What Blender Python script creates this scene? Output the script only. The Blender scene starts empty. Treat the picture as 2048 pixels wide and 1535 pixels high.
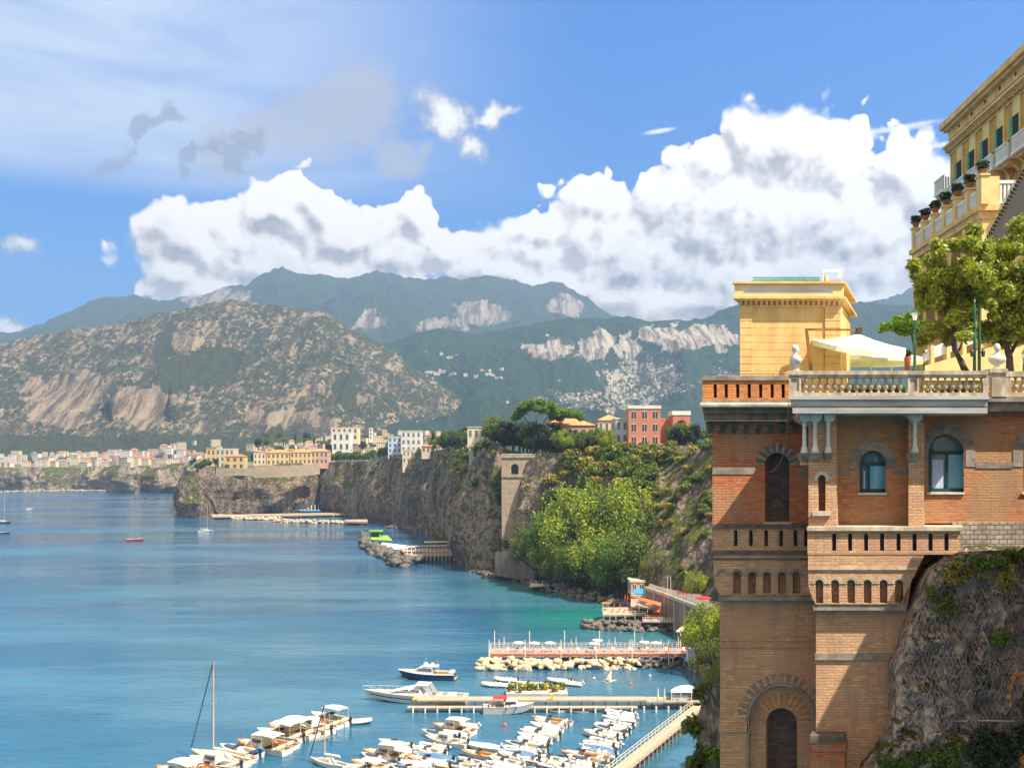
import bpy, bmesh, math, random
import numpy as np
from mathutils import Vector, Matrix, noise as mnoise
from mathutils.geometry import tessellate_polygon

# ---------------------------------------------------------------- camera, light, exposure
SC = bpy.context.scene
C = SC.collection
F, CX, HY, CH = 1900.0, 1024.0, 930.0, 45.0      # focal length in photo pixels, centre column, horizon row, eye height
cam_d = bpy.data.cameras.new('camera')
cam_d.sensor_width = 36.0
cam_d.lens = 36.0 * F / 2048.0
cam_d.shift_y = (HY - 767.5) / 2048.0
cam_d.clip_start = 0.5
cam_d.clip_end = 30000.0
cam = bpy.data.objects.new('camera', cam_d)
C.objects.link(cam)
cam.location = (0, 0, CH)
cam.rotation_euler = (math.radians(90), 0, 0)
SC.camera = cam

SUN = Vector((1.35, -1.0, 2.54)).normalized()      # towards the sun
SUN_EL = math.asin(SUN.z)
SUN_AZ = math.atan2(SUN.x, SUN.y)
sd = bpy.data.lights.new('sun', 'SUN')
sd.energy = 5.0
sd.angle = math.radians(0.5)
sd.color = (1.0, 0.92, 0.78)
sun = bpy.data.objects.new('sun', sd)
C.objects.link(sun)
sun.rotation_euler = SUN.to_track_quat('Z', 'Y').to_euler()
sun.location = (0, 0, 300)

vs = SC.view_settings
vs.view_transform = 'Standard'
vs.look = 'None'
vs.exposure = 0.95
vs.gamma = 1.0
SC.display_settings.display_device = 'sRGB'
cy = SC.cycles
cy.use_denoising = True
cy.use_adaptive_sampling = True
cy.adaptive_threshold = 0.02
cy.adaptive_min_samples = 12
try: cy.denoiser = 'OPENIMAGEDENOISE'
except Exception: pass
cy.max_bounces = 5
cy.diffuse_bounces = 2
cy.glossy_bounces = 3
cy.transmission_bounces = 3
cy.transparent_max_bounces = 6
cy.volume_bounces = 0
cy.sample_clamp_indirect = 4.0
cy.caustics_reflective = False
cy.caustics_refractive = False

# ---------------------------------------------------------------- node helpers
class NT:
    def __init__(s, tree): s.t = tree
    def n(s, typ, **kw):
        nd = s.t.nodes.new(typ)
        for k, v in kw.items(): setattr(nd, k, v)
        return nd
    def put(s, sock, v):
        if isinstance(v, bpy.types.NodeSocket): s.t.links.new(v, sock)
        elif v is not None: sock.default_value = v
    def m(s, op, a, b=None, c=None, clamp=False):
        nd = s.n('ShaderNodeMath', operation=op, use_clamp=clamp)
        s.put(nd.inputs[0], a)
        if b is not None: s.put(nd.inputs[1], b)
        if c is not None: s.put(nd.inputs[2], c)
        return nd.outputs[0]
    def v(s, op, a, b=None, c=None):
        nd = s.n('ShaderNodeVectorMath', operation=op)
        s.put(nd.inputs[0], a)
        if b is not None: s.put(nd.inputs[3 if op == 'SCALE' else 1], b)
        if c is not None: s.put(nd.inputs[2], c)
        return nd.outputs[1 if op in ('LENGTH', 'DOT_PRODUCT', 'DISTANCE') else 0]
    def ramp(s, x, lo, hi, a=0.0, b=1.0, smooth=True):
        nd = s.n('ShaderNodeMapRange', interpolation_type='SMOOTHSTEP' if smooth else 'LINEAR')
        for i, q in enumerate((x, lo, hi, a, b)): s.put(nd.inputs[i], q)
        return nd.outputs[0]
    def mix(s, f, a, b, mode='MIX'):
        nd = s.n('ShaderNodeMix', data_type='RGBA', blend_type=mode)
        s.put(nd.inputs[0], f); s.put(nd.inputs[6], a); s.put(nd.inputs[7], b)
        return nd.outputs[2]
    def noise(s, vec, scale, detail=3.0, rough=0.55, dist=0.0, col=False, dim='3D'):
        nd = s.n('ShaderNodeTexNoise', noise_dimensions=dim)
        s.put(nd.inputs['Vector'], vec)
        nd.inputs['Scale'].default_value = scale
        nd.inputs['Detail'].default_value = detail
        nd.inputs['Roughness'].default_value = rough
        nd.inputs['Distortion'].default_value = dist
        return nd.outputs[1 if col else 0]
    def vor(s, vec, scale, feature='F1', out=0, rnd=1.0, smooth=None, dim='3D'):
        nd = s.n('ShaderNodeTexVoronoi', feature=feature, voronoi_dimensions=dim)
        s.put(nd.inputs['Vector'], vec)
        nd.inputs['Scale'].default_value = scale
        nd.inputs['Randomness'].default_value = rnd
        if smooth is not None: nd.inputs['Smoothness'].default_value = smooth
        return nd.outputs[out]
    def sep(s, vec):
        nd = s.n('ShaderNodeSeparateXYZ'); s.put(nd.inputs[0], vec); return nd.outputs
    def comb(s, x, y, z):
        nd = s.n('ShaderNodeCombineXYZ')
        for i, q in enumerate((x, y, z)): s.put(nd.inputs[i], q)
        return nd.outputs[0]
def c4(c): return (c[0], c[1], c[2], 1.0)

# ---------------------------------------------------------------- the sky: Nishita plus clouds laid out by azimuth and elevation
world = bpy.data.worlds.new('World')
SC.world = world
world.use_nodes = True
wt = world.node_tree
wt.nodes.clear()
def azel(px, py):
    x, z = (px - CX) / F, (HY - py) / F
    return math.atan2(x, 1.0), math.atan2(z, math.hypot(x, 1.0))
CUMULUS = [(385,480,90,70),(425,445,70,42),(345,548,62,60),(548,420,72,52),(592,398,62,36),(640,428,90,56),(720,470,110,55),(826,440,42,42),
  (885,500,95,50),(960,528,110,48),(780,500,150,60),(480,470,110,60),(520,530,200,70),(700,545,220,60),(1060,505,95,58),(1075,466,60,24),(1010,540,130,50),
  (1500,282,70,62),(1425,335,66,60),(1575,292,80,62),(1660,330,110,75),(1785,335,80,55),(1870,392,90,62),(1200,412,90,58),
  (1155,462,70,70),(1330,420,100,75),(1280,520,180,90),(1450,430,160,120),(1610,430,200,130),(1760,455,150,110),
  (1500,555,240,75),(1700,545,180,70),(1240,590,150,50),(1900,500,140,100),(2150,420,150,120),
  (640,580,330,60),(1100,580,260,60),(1400,600,260,60),(1700,610,300,60),(420,590,120,55)]
SMALL = [(900,238,58,52),(932,292,34,32),(990,228,42,16),(50,488,52,24),(20,655,80,22)]
g = bpy.data.node_groups.new('cloud_field', 'ShaderNodeTree')
g.interface.new_socket('P', in_out='INPUT', socket_type='NodeSocketVector')
g.interface.new_socket('D', in_out='OUTPUT', socket_type='NodeSocketFloat')
g.interface.new_socket('H', in_out='OUTPUT', socket_type='NodeSocketFloat')
G = NT(g)
gi = G.n('NodeGroupInput'); go = G.n('NodeGroupOutput')
P = gi.outputs[0]
w1 = G.v('SCALE', G.v('SUBTRACT', G.noise(P, 9.0, 3, 0.5, col=True, dim='2D'), (0.5, 0.5, 0.5)), 0.034)
Pw = G.v('ADD', P, w1)
Pw = G.v('MULTIPLY', Pw, (1, 1, 0))
fld = None
def blob(fld, px, py, rx, ry, src, k=0.22):
    a, e = azel(px, py)
    ca = 1.0 / (1 + ((px - CX) / F) ** 2)
    rx2, ry2 = rx * 1.12 / F * ca, ry * 1.12 / F * math.sqrt(ca)
    q = G.v('MULTIPLY', G.v('SUBTRACT', src, (a, e, 0)), (1 / rx2, 1 / ry2, 0))
    b = G.m('SUBTRACT', 1.0, G.v('LENGTH', q))
    if fld is None: return b
    return G.m('SMOOTH_MAX', fld, b, k)
for b_ in CUMULUS: fld = blob(fld, *b_, Pw)
fldu = fld
fld = G.m('MINIMUM', fld, 0.62)
Pb = G.v('ADD', P, G.v('SCALE', G.v('SUBTRACT', G.noise(P, 40.0, 1, 0.5, col=True, dim='2D'), (0.5, 0.5, 0.5)), 0.012))
v1 = G.m('POWER', G.m('SUBTRACT', 1.0, G.vor(Pb, 14.0, 'SMOOTH_F1', smooth=0.35, dim='2D')), 1.6)
v2 = G.m('POWER', G.m('SUBTRACT', 1.0, G.vor(Pb, 33.0, 'SMOOTH_F1', smooth=0.3, dim='2D')), 1.6)
v3 = G.m('POWER', G.m('SUBTRACT', 1.0, G.vor(Pb, 80.0, 'F1', dim='2D')), 1.5)
nn = G.noise(P, 34.0, 7, 0.66, dim='2D')
bil = G.m('ADD', G.m('MULTIPLY', v1, 0.40), G.m('ADD', G.m('MULTIPLY', v2, 0.27), G.m('ADD', G.m('MULTIPLY', v3, 0.13), G.m('MULTIPLY', nn, 0.24))))
bilD = G.m('ADD', G.m('MULTIPLY', v1, 0.50), G.m('ADD', G.m('MULTIPLY', v2, 0.40), G.m('ADD', G.m('MULTIPLY', v3, 0.20), G.m('MULTIPLY', nn, 0.12))))
den = G.m('ADD', fld, G.m('MULTIPLY', G.m('SUBTRACT', bilD, 0.50), 1.15))
hgt = G.m('ADD', G.m('MULTIPLY', fldu, 1.0), G.m('ADD', G.m('MULTIPLY', bilD, 1.0), G.m('MULTIPLY', nn, 0.5)))
G.t.links.new(den, go.inputs[0]); G.t.links.new(hgt, go.inputs[1])

W_ = NT(wt)
tc = W_.n('ShaderNodeTexCoord').outputs['Generated']
sx, sy, sz = W_.sep(tc)
az = W_.m('ARCTAN2', sx, sy)
el = W_.m('ARCSINE', sz)
PP = W_.comb(az, el, 0.0)
def field(p):
    nd = W_.n('ShaderNodeGroup'); nd.node_tree = g
    W_.put(nd.inputs[0], p); return nd.outputs
d0 = field(PP)
d1 = field(W_.v('ADD', PP, (0.0075, 0.013, 0.0)))
soft = W_.noise(PP, 9.0, 2, 0.5, dim='2D')
alpha = W_.ramp(W_.m('ADD', d0[0], W_.m('MULTIPLY', W_.m('SUBTRACT', soft, 0.5), 0.2)), 0.0, W_.ramp(soft, 0.4, 0.65, 0.09, 0.38))
rel = W_.m('SUBTRACT', d0[1], d1[1])
# light on the towers: relief towards the sun, brighter near the tops, grey in the thick low parts
lit = W_.ramp(rel, -0.38, 0.17, smooth=False)
core = W_.ramp(d0[0], 0.10, 1.05)
lowg = W_.ramp(el, 0.17, 0.32, 1.0, 0.0)
greyf = W_.m('MULTIPLY', core, W_.ramp(soft, 0.30, 0.70, 0.45, 1.0))
greyf = W_.m('MULTIPLY', greyf, W_.m('ADD', 0.42, W_.m('MULTIPLY', lowg, 0.58)))
shade = W_.m('SUBTRACT', W_.m('ADD', 0.30, W_.m('MULTIPLY', lit, 0.90)), W_.m('MULTIPLY', greyf, 0.50), clamp=True)
ccol = W_.mix(shade, c4((0.31, 0.28, 0.28)), c4((1.06, 0.99, 0.91)))
sky = W_.n('ShaderNodeTexSky', sky_type='NISHITA')
sky.sun_disc = False
sky.sun_elevation = SUN_EL
sky.sun_rotation = SUN_AZ
sky.altitude = 50
sky.air_density = 1.0
sky.dust_density = 0.6
sky.ozone_density = 2.5
tint = W_.mix(W_.ramp(el, 0.06, 0.42, smooth=False), c4((0.22, 0.50, 0.76)), c4((0.13, 0.63, 1.16)))
skyc = W_.mix(1.0, sky.outputs[0], tint, 'MULTIPLY')
SKY_S = 0.10
# thin high veil in the left half, soft grey scud below it
stre = W_.noise(W_.v('MULTIPLY', PP, (1.3, 7.0, 1.0)), 3.0, 4, 0.55, 0.4, dim='2D')
a0, e0 = azel(1050, 60); a1, e1 = azel(150, 260)
veil = W_.m('MULTIPLY', W_.ramp(az, a0 + 0.1, a1), W_.ramp(el, azel(500, 430)[1], azel(500, 330)[1]))
veil = W_.m('MULTIPLY', veil, W_.ramp(stre, 0.25, 0.62, 0.62, 1.0))
veil = W_.m('MULTIPLY', veil, 0.88)
base = W_.mix(veil, skyc, c4((0.42 / SKY_S, 0.47 / SKY_S, 0.55 / SKY_S)))
wn = W_.v('SCALE', W_.v('SUBTRACT', W_.noise(PP, 14.0, 3, 0.6, col=True, dim='2D'), (0.5, 0.5, 0.5)), 0.11)
PW = W_.v('ADD', PP, wn)
PS = W_.v('ADD', PP, W_.v('SCALE', W_.v('SUBTRACT', W_.noise(PP, 24.0, 3, 0.6, col=True, dim='2D'), (0.5, 0.5, 0.5)), 0.035))
def scud(lst, src=None):
    src = src or PW
    f = None
    for (px, py, rx, ry, rot) in lst:
        a, e = azel(px, py); ca = 1.0 / (1 + ((px - CX) / F) ** 2)
        d = W_.v('MULTIPLY', W_.v('SUBTRACT', src, (a, e, 0)), (1, 1, 0))
        r = W_.n('ShaderNodeVectorRotate', rotation_type='Z_AXIS'); W_.put(r.inputs['Vector'], d); r.inputs['Angle'].default_value = -rot
        q = W_.v('MULTIPLY', r.outputs[0], (F / rx / ca, F / ry, 0))
        b = W_.m('SUBTRACT', 1.0, W_.v('LENGTH', q))
        f = b if f is None else W_.m('MAXIMUM', f, b)
    return f
s1 = scud([(690,225,170,85,0.35),(480,290,130,55,0.4),(800,325,60,42,0)], PS)
s1 = W_.m('MULTIPLY', W_.ramp(W_.m('ADD', s1, W_.m('MULTIPLY', W_.m('SUBTRACT', W_.noise(PP, 30, 4, 0.6, dim='2D'), 0.5), 1.6)), -0.15, 0.55), 0.78)
base = W_.mix(s1, base, c4((0.30 / SKY_S, 0.31 / SKY_S, 0.35 / SKY_S)))
s4 = scud([(895,240,70,55,-0.2),(935,292,42,34,-0.6),(985,232,62,20,0.35),(48,488,58,26,0),(10,655,100,20,0),(610,330,30,10,0)], PS)
s4n = W_.m('ADD', s4, W_.m('MULTIPLY', W_.m('SUBTRACT', W_.noise(PP, 26, 5, 0.62, dim='2D'), 0.5), 1.5))
s4m = W_.m('MULTIPLY', W_.ramp(s4n, -0.02, 0.62), 0.93)
s4c = W_.mix(W_.ramp(s4n, 0.2, 0.9), c4((0.33 / SKY_S, 0.33 / SKY_S, 0.36 / SKY_S)), c4((0.70 / SKY_S, 0.67 / SKY_S, 0.63 / SKY_S)))
s2 = scud([(285,268,110,26,0.55),(420,335,70,14,0.5),(480,285,60,26,0.3)])
s2 = W_.m('MULTIPLY', W_.ramp(W_.m('ADD', s2, W_.m('MULTIPLY', W_.m('SUBTRACT', W_.noise(PP, 45, 4, 0.65, dim='2D'), 0.5), 2.0)), -0.1, 0.5), 0.75)
base = W_.mix(s2, base, c4((0.19 / SKY_S, 0.22 / SKY_S, 0.29 / SKY_S)))
base = W_.mix(s4m, base, s4c)
s3 = scud([(1790,258,130,9,0),(1900,288,90,7,0),(1320,262,35,5,0.1),(1830,250,110,8,0.05)], PP)
s3 = W_.ramp(W_.m('ADD', s3, W_.m('MULTIPLY', W_.m('SUBTRACT', stre, 0.5), 1.2)), -0.15, 0.7)
base = W_.mix(W_.m('MULTIPLY', s3, 0.75), base, c4((0.70 / SKY_S, 0.72 / SKY_S, 0.75 / SKY_S)))
# unseen sky overhead and behind the viewpoint, whitened and warmed as added fill light
fill_sky = W_.m('MAXIMUM', W_.ramp(W_.m('ABSOLUTE', az), 0.62, 0.95), W_.ramp(el, 0.52, 0.75))
fill_sky = W_.m('MULTIPLY', fill_sky, W_.ramp(W_.noise(W_.v('MULTIPLY', tc, (1, 1, 2)), 2.2, 3, 0.5), 0.36, 0.52, 0.45, 0.95))
fill_sky = W_.m('MULTIPLY', fill_sky, W_.ramp(el, -0.02, 0.06))
base = W_.mix(fill_sky, base, c4((0.62 / SKY_S, 0.53 / SKY_S, 0.41 / SKY_S)))
cc = W_.v('SCALE', ccol, 0.72 / SKY_S)
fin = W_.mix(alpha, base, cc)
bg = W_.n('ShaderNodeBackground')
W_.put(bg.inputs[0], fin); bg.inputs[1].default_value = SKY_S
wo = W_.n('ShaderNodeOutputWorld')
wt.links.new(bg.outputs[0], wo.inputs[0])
world.cycles.sampling_method = 'MANUAL'
world.cycles.sample_map_resolution = 512
# ---------------------------------------------------------------- geometry helpers
RNG = random.Random(7)
def W(px, py, Y):                                   # a point seen at photo pixel (px, py), Y metres away
    return Vector(((px - CX) / F * Y, Y, CH - (py - HY) / F * Y))
def wat(px, py, z=0.0):                             # the point at height z seen at that pixel
    Y = (CH - z) * F / (py - HY)
    return Vector(((px - CX) / F * Y, Y, z))
def wloc(o):
    v = Vector((0, 0, 0))
    while o is not None: v = v + o.location; o = o.parent
    return v
def tag(o, label=None, cat=None, group=None, kind=None):
    if label: o['label'] = label
    if cat: o['category'] = cat
    if group: o['group'] = group
    if kind: o['kind'] = kind
    return o
def empty(name, loc, label=None, cat=None, group=None, rz=0.0):
    o = bpy.data.objects.new(name, None); C.objects.link(o)
    o.empty_display_size = 0.3
    o.location = loc; o.rotation_euler = (0, 0, rz)
    return tag(o, label, cat, group)
def np_mesh(name, V, Fc, mats=(), mi=None, smooth=False, parent=None, attr=None):
    """V (n,3) array, Fc list of faces or (m,k) array -> one mesh object"""
    V = np.asarray(V, dtype=np.float64)
    if parent is not None: V = V - np.array(wloc(parent))
    me = bpy.data.meshes.new(name)
    if isinstance(Fc, np.ndarray):
        m_, k = Fc.shape
        me.vertices.add(len(V)); me.vertices.foreach_set('co', V.astype(np.float32).ravel())
        me.loops.add(m_ * k); me.loops.foreach_set('vertex_index', Fc.astype(np.int32).ravel())
        me.polygons.add(m_); me.polygons.foreach_set('loop_start', np.arange(0, m_ * k, k, dtype=np.int32))
        me.update(calc_edges=True)
    else:
        me.from_pydata([tuple(v) for v in V], [], Fc)
    for m_ in mats: me.materials.append(m_)
    if mi is not None: me.polygons.foreach_set('material_index', np.asarray(mi, dtype=np.int32))
    if smooth: me.polygons.foreach_set('use_smooth', np.ones(len(me.polygons), dtype=bool))
    if attr is not None:
        for an, av in attr.items():
            a = me.attributes.new(an, 'FLOAT', 'POINT'); a.data.foreach_set('value', np.asarray(av, dtype=np.float32))
    me.update()
    o = bpy.data.objects.new(name, me); C.objects.link(o)
    if parent is not None: o.parent = parent
    return o
class MB:
    """collects shapes, build() links them as ONE mesh object"""
    def __init__(s): s.V = []; s.F = []; s.M = []; s.S = []; s.mat = 0; s.sm = False
    def add(s, vs, fs):
        k = len(s.V); s.V += [tuple(v) for v in vs]
        for f in fs: s.F.append(tuple(i + k for i in f)); s.M.append(s.mat); s.S.append(s.sm)
        return s
    def hexa(s, p):          # 8 points: bottom loop 0-3, top loop 4-7
        return s.add(p, [(3, 2, 1, 0), (4, 5, 6, 7), (0, 1, 5, 4), (1, 2, 6, 5), (2, 3, 7, 6), (3, 0, 4, 7)])
    def box(s, x0, y0, z0, x1, y1, z1, sh=0.0):   # sh: sideways drift per metre of depth
        a, b = x0, x1; e = sh * (y1 - y0)
        return s.hexa([(a, y0, z0), (b, y0, z0), (b + e, y1, z0), (a + e, y1, z0), (a, y0, z1), (b, y0, z1), (b + e, y1, z1), (a + e, y1, z1)])
    def obox(s, c, ux, uy, hx, hy, z0, z1):        # box about c, axes ux, uy in plan
        c = Vector(c); ux = Vector(ux); uy = Vector(uy)
        q = [c - ux * hx - uy * hy, c + ux * hx - uy * hy, c + ux * hx + uy * hy, c - ux * hx + uy * hy]
        return s.hexa([(v.x, v.y, z0) for v in q] + [(v.x, v.y, z1) for v in q])
    def beam(s, a, b, w, h=None):
        a = Vector(a); b = Vector(b); h = h or w
        d = (b - a).normalized(); up = Vector((0, 0, 1)) if abs(d.z) < 0.95 else Vector((0, 1, 0))
        r = d.cross(up).normalized() * w / 2; u = r.cross(d).normalized() * h / 2
        return s.hexa([a - r - u, a + r - u, b + r - u, b - r - u, a - r + u, a + r + u, b + r + u, b - r + u])
    def tube(s, pts, rs, n=8, cap=True):
        pts = [Vector(p) for p in pts]; k0 = len(s.V)
        if not hasattr(rs, '__len__'): rs = [rs] * len(pts)
        V = []
        for i, p in enumerate(pts):
            d = (pts[min(i + 1, len(pts) - 1)] - pts[max(i - 1, 0)]).normalized()
            up = Vector((0, 0, 1)) if abs(d.z) < 0.9 else Vector((0, 1, 0))
            a = d.cross(up).normalized(); b = a.cross(d)
            for j in range(n):
                t = 2 * math.pi * j / n
                V.append(p + (a * math.cos(t) + b * math.sin(t)) * rs[i])
        fs = [(i * n + j, i * n + (j + 1) % n, (i + 1) * n + (j + 1) % n, (i + 1) * n + j) for i in range(len(pts) - 1) for j in range(n)]
        if cap: fs += [tuple(range(n - 1, -1, -1)), tuple((len(pts) - 1) * n + j for j in range(n))]
        return s.add(V, fs)
    def lathe(s, c, prof, n=16, rot=0.0):           # prof: (r, z) from bottom to top
        V = []; c = Vector(c)
        for (r, z) in prof:
            for j in range(n):
                t = 2 * math.pi * j / n + rot
                V.append(c + Vector((r * math.cos(t), r * math.sin(t), z)))
        fs = [(i * n + j, i * n + (j + 1) % n, (i + 1) * n + (j + 1) % n, (i + 1) * n + j) for i in range(len(prof) - 1) for j in range(n)]
        fs += [tuple(range(n - 1, -1, -1)), tuple((len(prof) - 1) * n + j for j in range(n))]
        return s.add(V, fs)
    def prism(s, outer, holes, y0, y1, sh=0.0, back=True):
        """outer, holes: loops of (x, z); solid from depth y0 to y1 with open holes"""
        loops = [list(outer)] + [list(h) for h in holes]
        tri = tessellate_polygon([[Vector((x, z, 0)) for x, z in l] for l in loops])
        flat = [p for l in loops for p in l]; n = len(flat); e = sh * (y1 - y0)
        V = [(x, y0, z) for x, z in flat] + [(x + e, y1, z) for x, z in flat]
        fs = [tuple(t) for t in tri]
        if back: fs += [tuple(i + n for i in reversed(t)) for t in tri]
        k = 0
        for l in loops:
            m_ = len(l)
            for i in range(m_):
                a, b = k + i, k + (i + 1) % m_
                fs.append((a, b, b + n, a + n))
            k += m_
        return s.add(V, fs)
    def build(s, name, mats, parent=None, smooth=None, fix=True, local=False):
        if not isinstance(mats, (list, tuple)): mats = [mats]
        me = bpy.data.meshes.new(name)
        off = Vector((0, 0, 0)) if (parent is None or local) else wloc(parent)
        me.from_pydata([(v[0] - off.x, v[1] - off.y, v[2] - off.z) for v in s.V], [], s.F)
        for m_ in mats: me.materials.append(m_)
        me.polygons.foreach_set('material_index', s.M)
        me.polygons.foreach_set('use_smooth', s.S if smooth is None else [smooth] * len(s.F))
        if fix:
            b = bmesh.new(); b.from_mesh(me); bmesh.ops.recalc_face_normals(b, faces=b.faces); b.to_mesh(me); b.free()
        me.update()
        o = bpy.data.objects.new(name, me); C.objects.link(o)
        if parent is not None: o.parent = parent
        return o
def copy_tree(o, loc=None, rz=None, sc=None, parent=None, label=None, group=None):
    c = o.copy(); C.objects.link(c); c.parent = parent
    if loc is not None: c.location = loc
    if rz is not None: c.rotation_euler = (0, 0, rz)
    if sc is not None: c.scale = (sc, sc, sc) if not hasattr(sc, '__len__') else sc
    if label: c['label'] = label
    if group: c['group'] = group
    for ch in list(o.children): copy_tree(ch, parent=c)
    return c
def arch(cx, zb, w, zt, n=14):      # an arched opening (x, z): from the sill zb to the crown zt
    r = w / 2; zs = zt - r
    return [(cx - r, zb), (cx + r, zb)] + [(cx + r * math.cos(math.pi * i / n), zs + r * math.sin(math.pi * i / n)) for i in range(n + 1)]
def rect(x0, z0, x1, z1): return [(x0, z0), (x1, z0), (x1, z1), (x0, z1)]
ORD = ['first', 'second', 'third', 'fourth', 'fifth', 'sixth', 'seventh', 'eighth', 'ninth', 'tenth', 'eleventh', 'twelfth', 'thirteenth',
       'fourteenth', 'fifteenth', 'sixteenth', 'seventeenth', 'eighteenth', 'nineteenth', 'twentieth', 'twenty-first', 'twenty-second', 'twenty-third', 'twenty-fourth', 'twenty-fifth', 'twenty-sixth', 'twenty-seventh', 'twenty-eighth', 'twenty-ninth', 'thirtieth']
# value noise for terrain
def vnoise(x, y, seed=0, z=None):
    def h(ix, iy):
        n = (ix * 374761393 + iy * 668265263 + seed * 982451653) & 0xffffffff
        n = ((n ^ (n >> 13)) * 1274126177) & 0xffffffff
        return ((n ^ (n >> 16)) & 0xffff) / 65535.0
    xi = np.floor(x).astype(np.int64); yi = np.floor(y).astype(np.int64)
    fx = x - xi; fy = y - yi
    fx = fx * fx * fx * (fx * (fx * 6 - 15) + 10); fy = fy * fy * fy * (fy * (fy * 6 - 15) + 10)
    return ((h(xi, yi) * (1 - fx) + h(xi + 1, yi) * fx) * (1 - fy) + (h(xi, yi + 1) * (1 - fx) + h(xi + 1, yi + 1) * fx) * fy) * 2 - 1
def fbm(x, y, oct=5, seed=0, ridged=False, gain=0.5):
    a, s, f, tot = 1.0, np.zeros(np.broadcast(x, y).shape), 1.0, 0.0
    for i in range(oct):
        n = vnoise(x * f + i * 17.3, y * f - i * 9.1, seed + i * 31)
        if ridged: n = 1 - 2 * np.abs(n)
        s += n * a; tot += a; a *= gain; f *= 2.03
    return s / tot
def grid_faces(nr, nc):
    i = np.arange(nr - 1)[:, None] * nc + np.arange(nc - 1)[None, :]
    i = i.ravel()
    return np.stack([i, i + 1, i + nc + 1, i + nc], axis=1)

# ---------------------------------------------------------------- materials
def new_mat(name):
    m = bpy.data.materials.new(name); m.use_nodes = True
    t = m.node_tree; t.nodes.clear(); N = NT(t)
    p = N.n('ShaderNodeBsdfPrincipled'); o = N.n('ShaderNodeOutputMaterial')
    t.links.new(p.outputs[0], o.inputs[0])
    return m, N, p, o
def bump(N, p, h, strength=0.4, dist=0.05):
    b = N.n('ShaderNodeBump'); N.put(b.inputs['Height'], h)
    b.inputs['Strength'].default_value = strength; b.inputs['Distance'].default_value = dist
    N.t.links.new(b.outputs[0], p.inputs['Normal'])
def posn(N): return N.n('ShaderNodeNewGeometry').outputs['Position']
def pm(name, c1, c2=None, scale=2.0, rough=0.7, bmp=0.0, metallic=0.0, vary=0.0, detail=4, bd=0.03, spec=None, stretch=None, island=False, transl=0.0):
    """principled with a noise mix of two colours (world position), optional per-object variation"""
    m, N, p, o = new_mat(name)
    c2 = c2 or c1
    pos = posn(N)
    if stretch: pos = N.v('MULTIPLY', pos, stretch)
    nz = N.noise(pos, scale, detail, 0.6)
    f = N.ramp(nz, 0.35, 0.65)
    if island:
        f = N.m('ADD', N.m('MULTIPLY', f, 0.4), N.m('MULTIPLY', N.n('ShaderNodeNewGeometry').outputs['Random Per Island'], 0.6))
    col = N.mix(f, c4(c1), c4(c2))
    if vary:
        r = N.n('ShaderNodeObjectInfo').outputs['Random']
        hs = N.n('ShaderNodeHueSaturation'); N.put(hs.inputs['Color'], col)
        N.put(hs.inputs['Value'], N.ramp(r, 0, 1, 1 - vary, 1 + vary, False))
        N.put(hs.inputs['Hue'], N.ramp(N.m('FRACT', N.m('MULTIPLY', r, 7.31)), 0, 1, 0.5 - vary * 0.06, 0.5 + vary * 0.06, False))
        col = hs.outputs[0]
    N.put(p.inputs['Base Color'], col)
    p.inputs['Roughness'].default_value = rough
    p.inputs['Metallic'].default_value = metallic
    if spec is not None: p.inputs['Specular IOR Level'].default_value = spec
    if bmp: bump(N, p, N.noise(pos, scale * 3, 4, 0.65), bmp, bd)
    if transl:
        tr = N.n('ShaderNodeBsdfTranslucent'); N.put(tr.inputs[0], N.mix(1.0, col, c4((1.5, 1.6, 0.7)), 'MULTIPLY'))
        mx = N.n('ShaderNodeMixShader'); mx.inputs[0].default_value = transl
        N.t.links.new(p.outputs[0], mx.inputs[1]); N.t.links.new(tr.outputs[0], mx.inputs[2]); N.t.links.new(mx.outputs[0], o.inputs[0])
    return m
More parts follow.
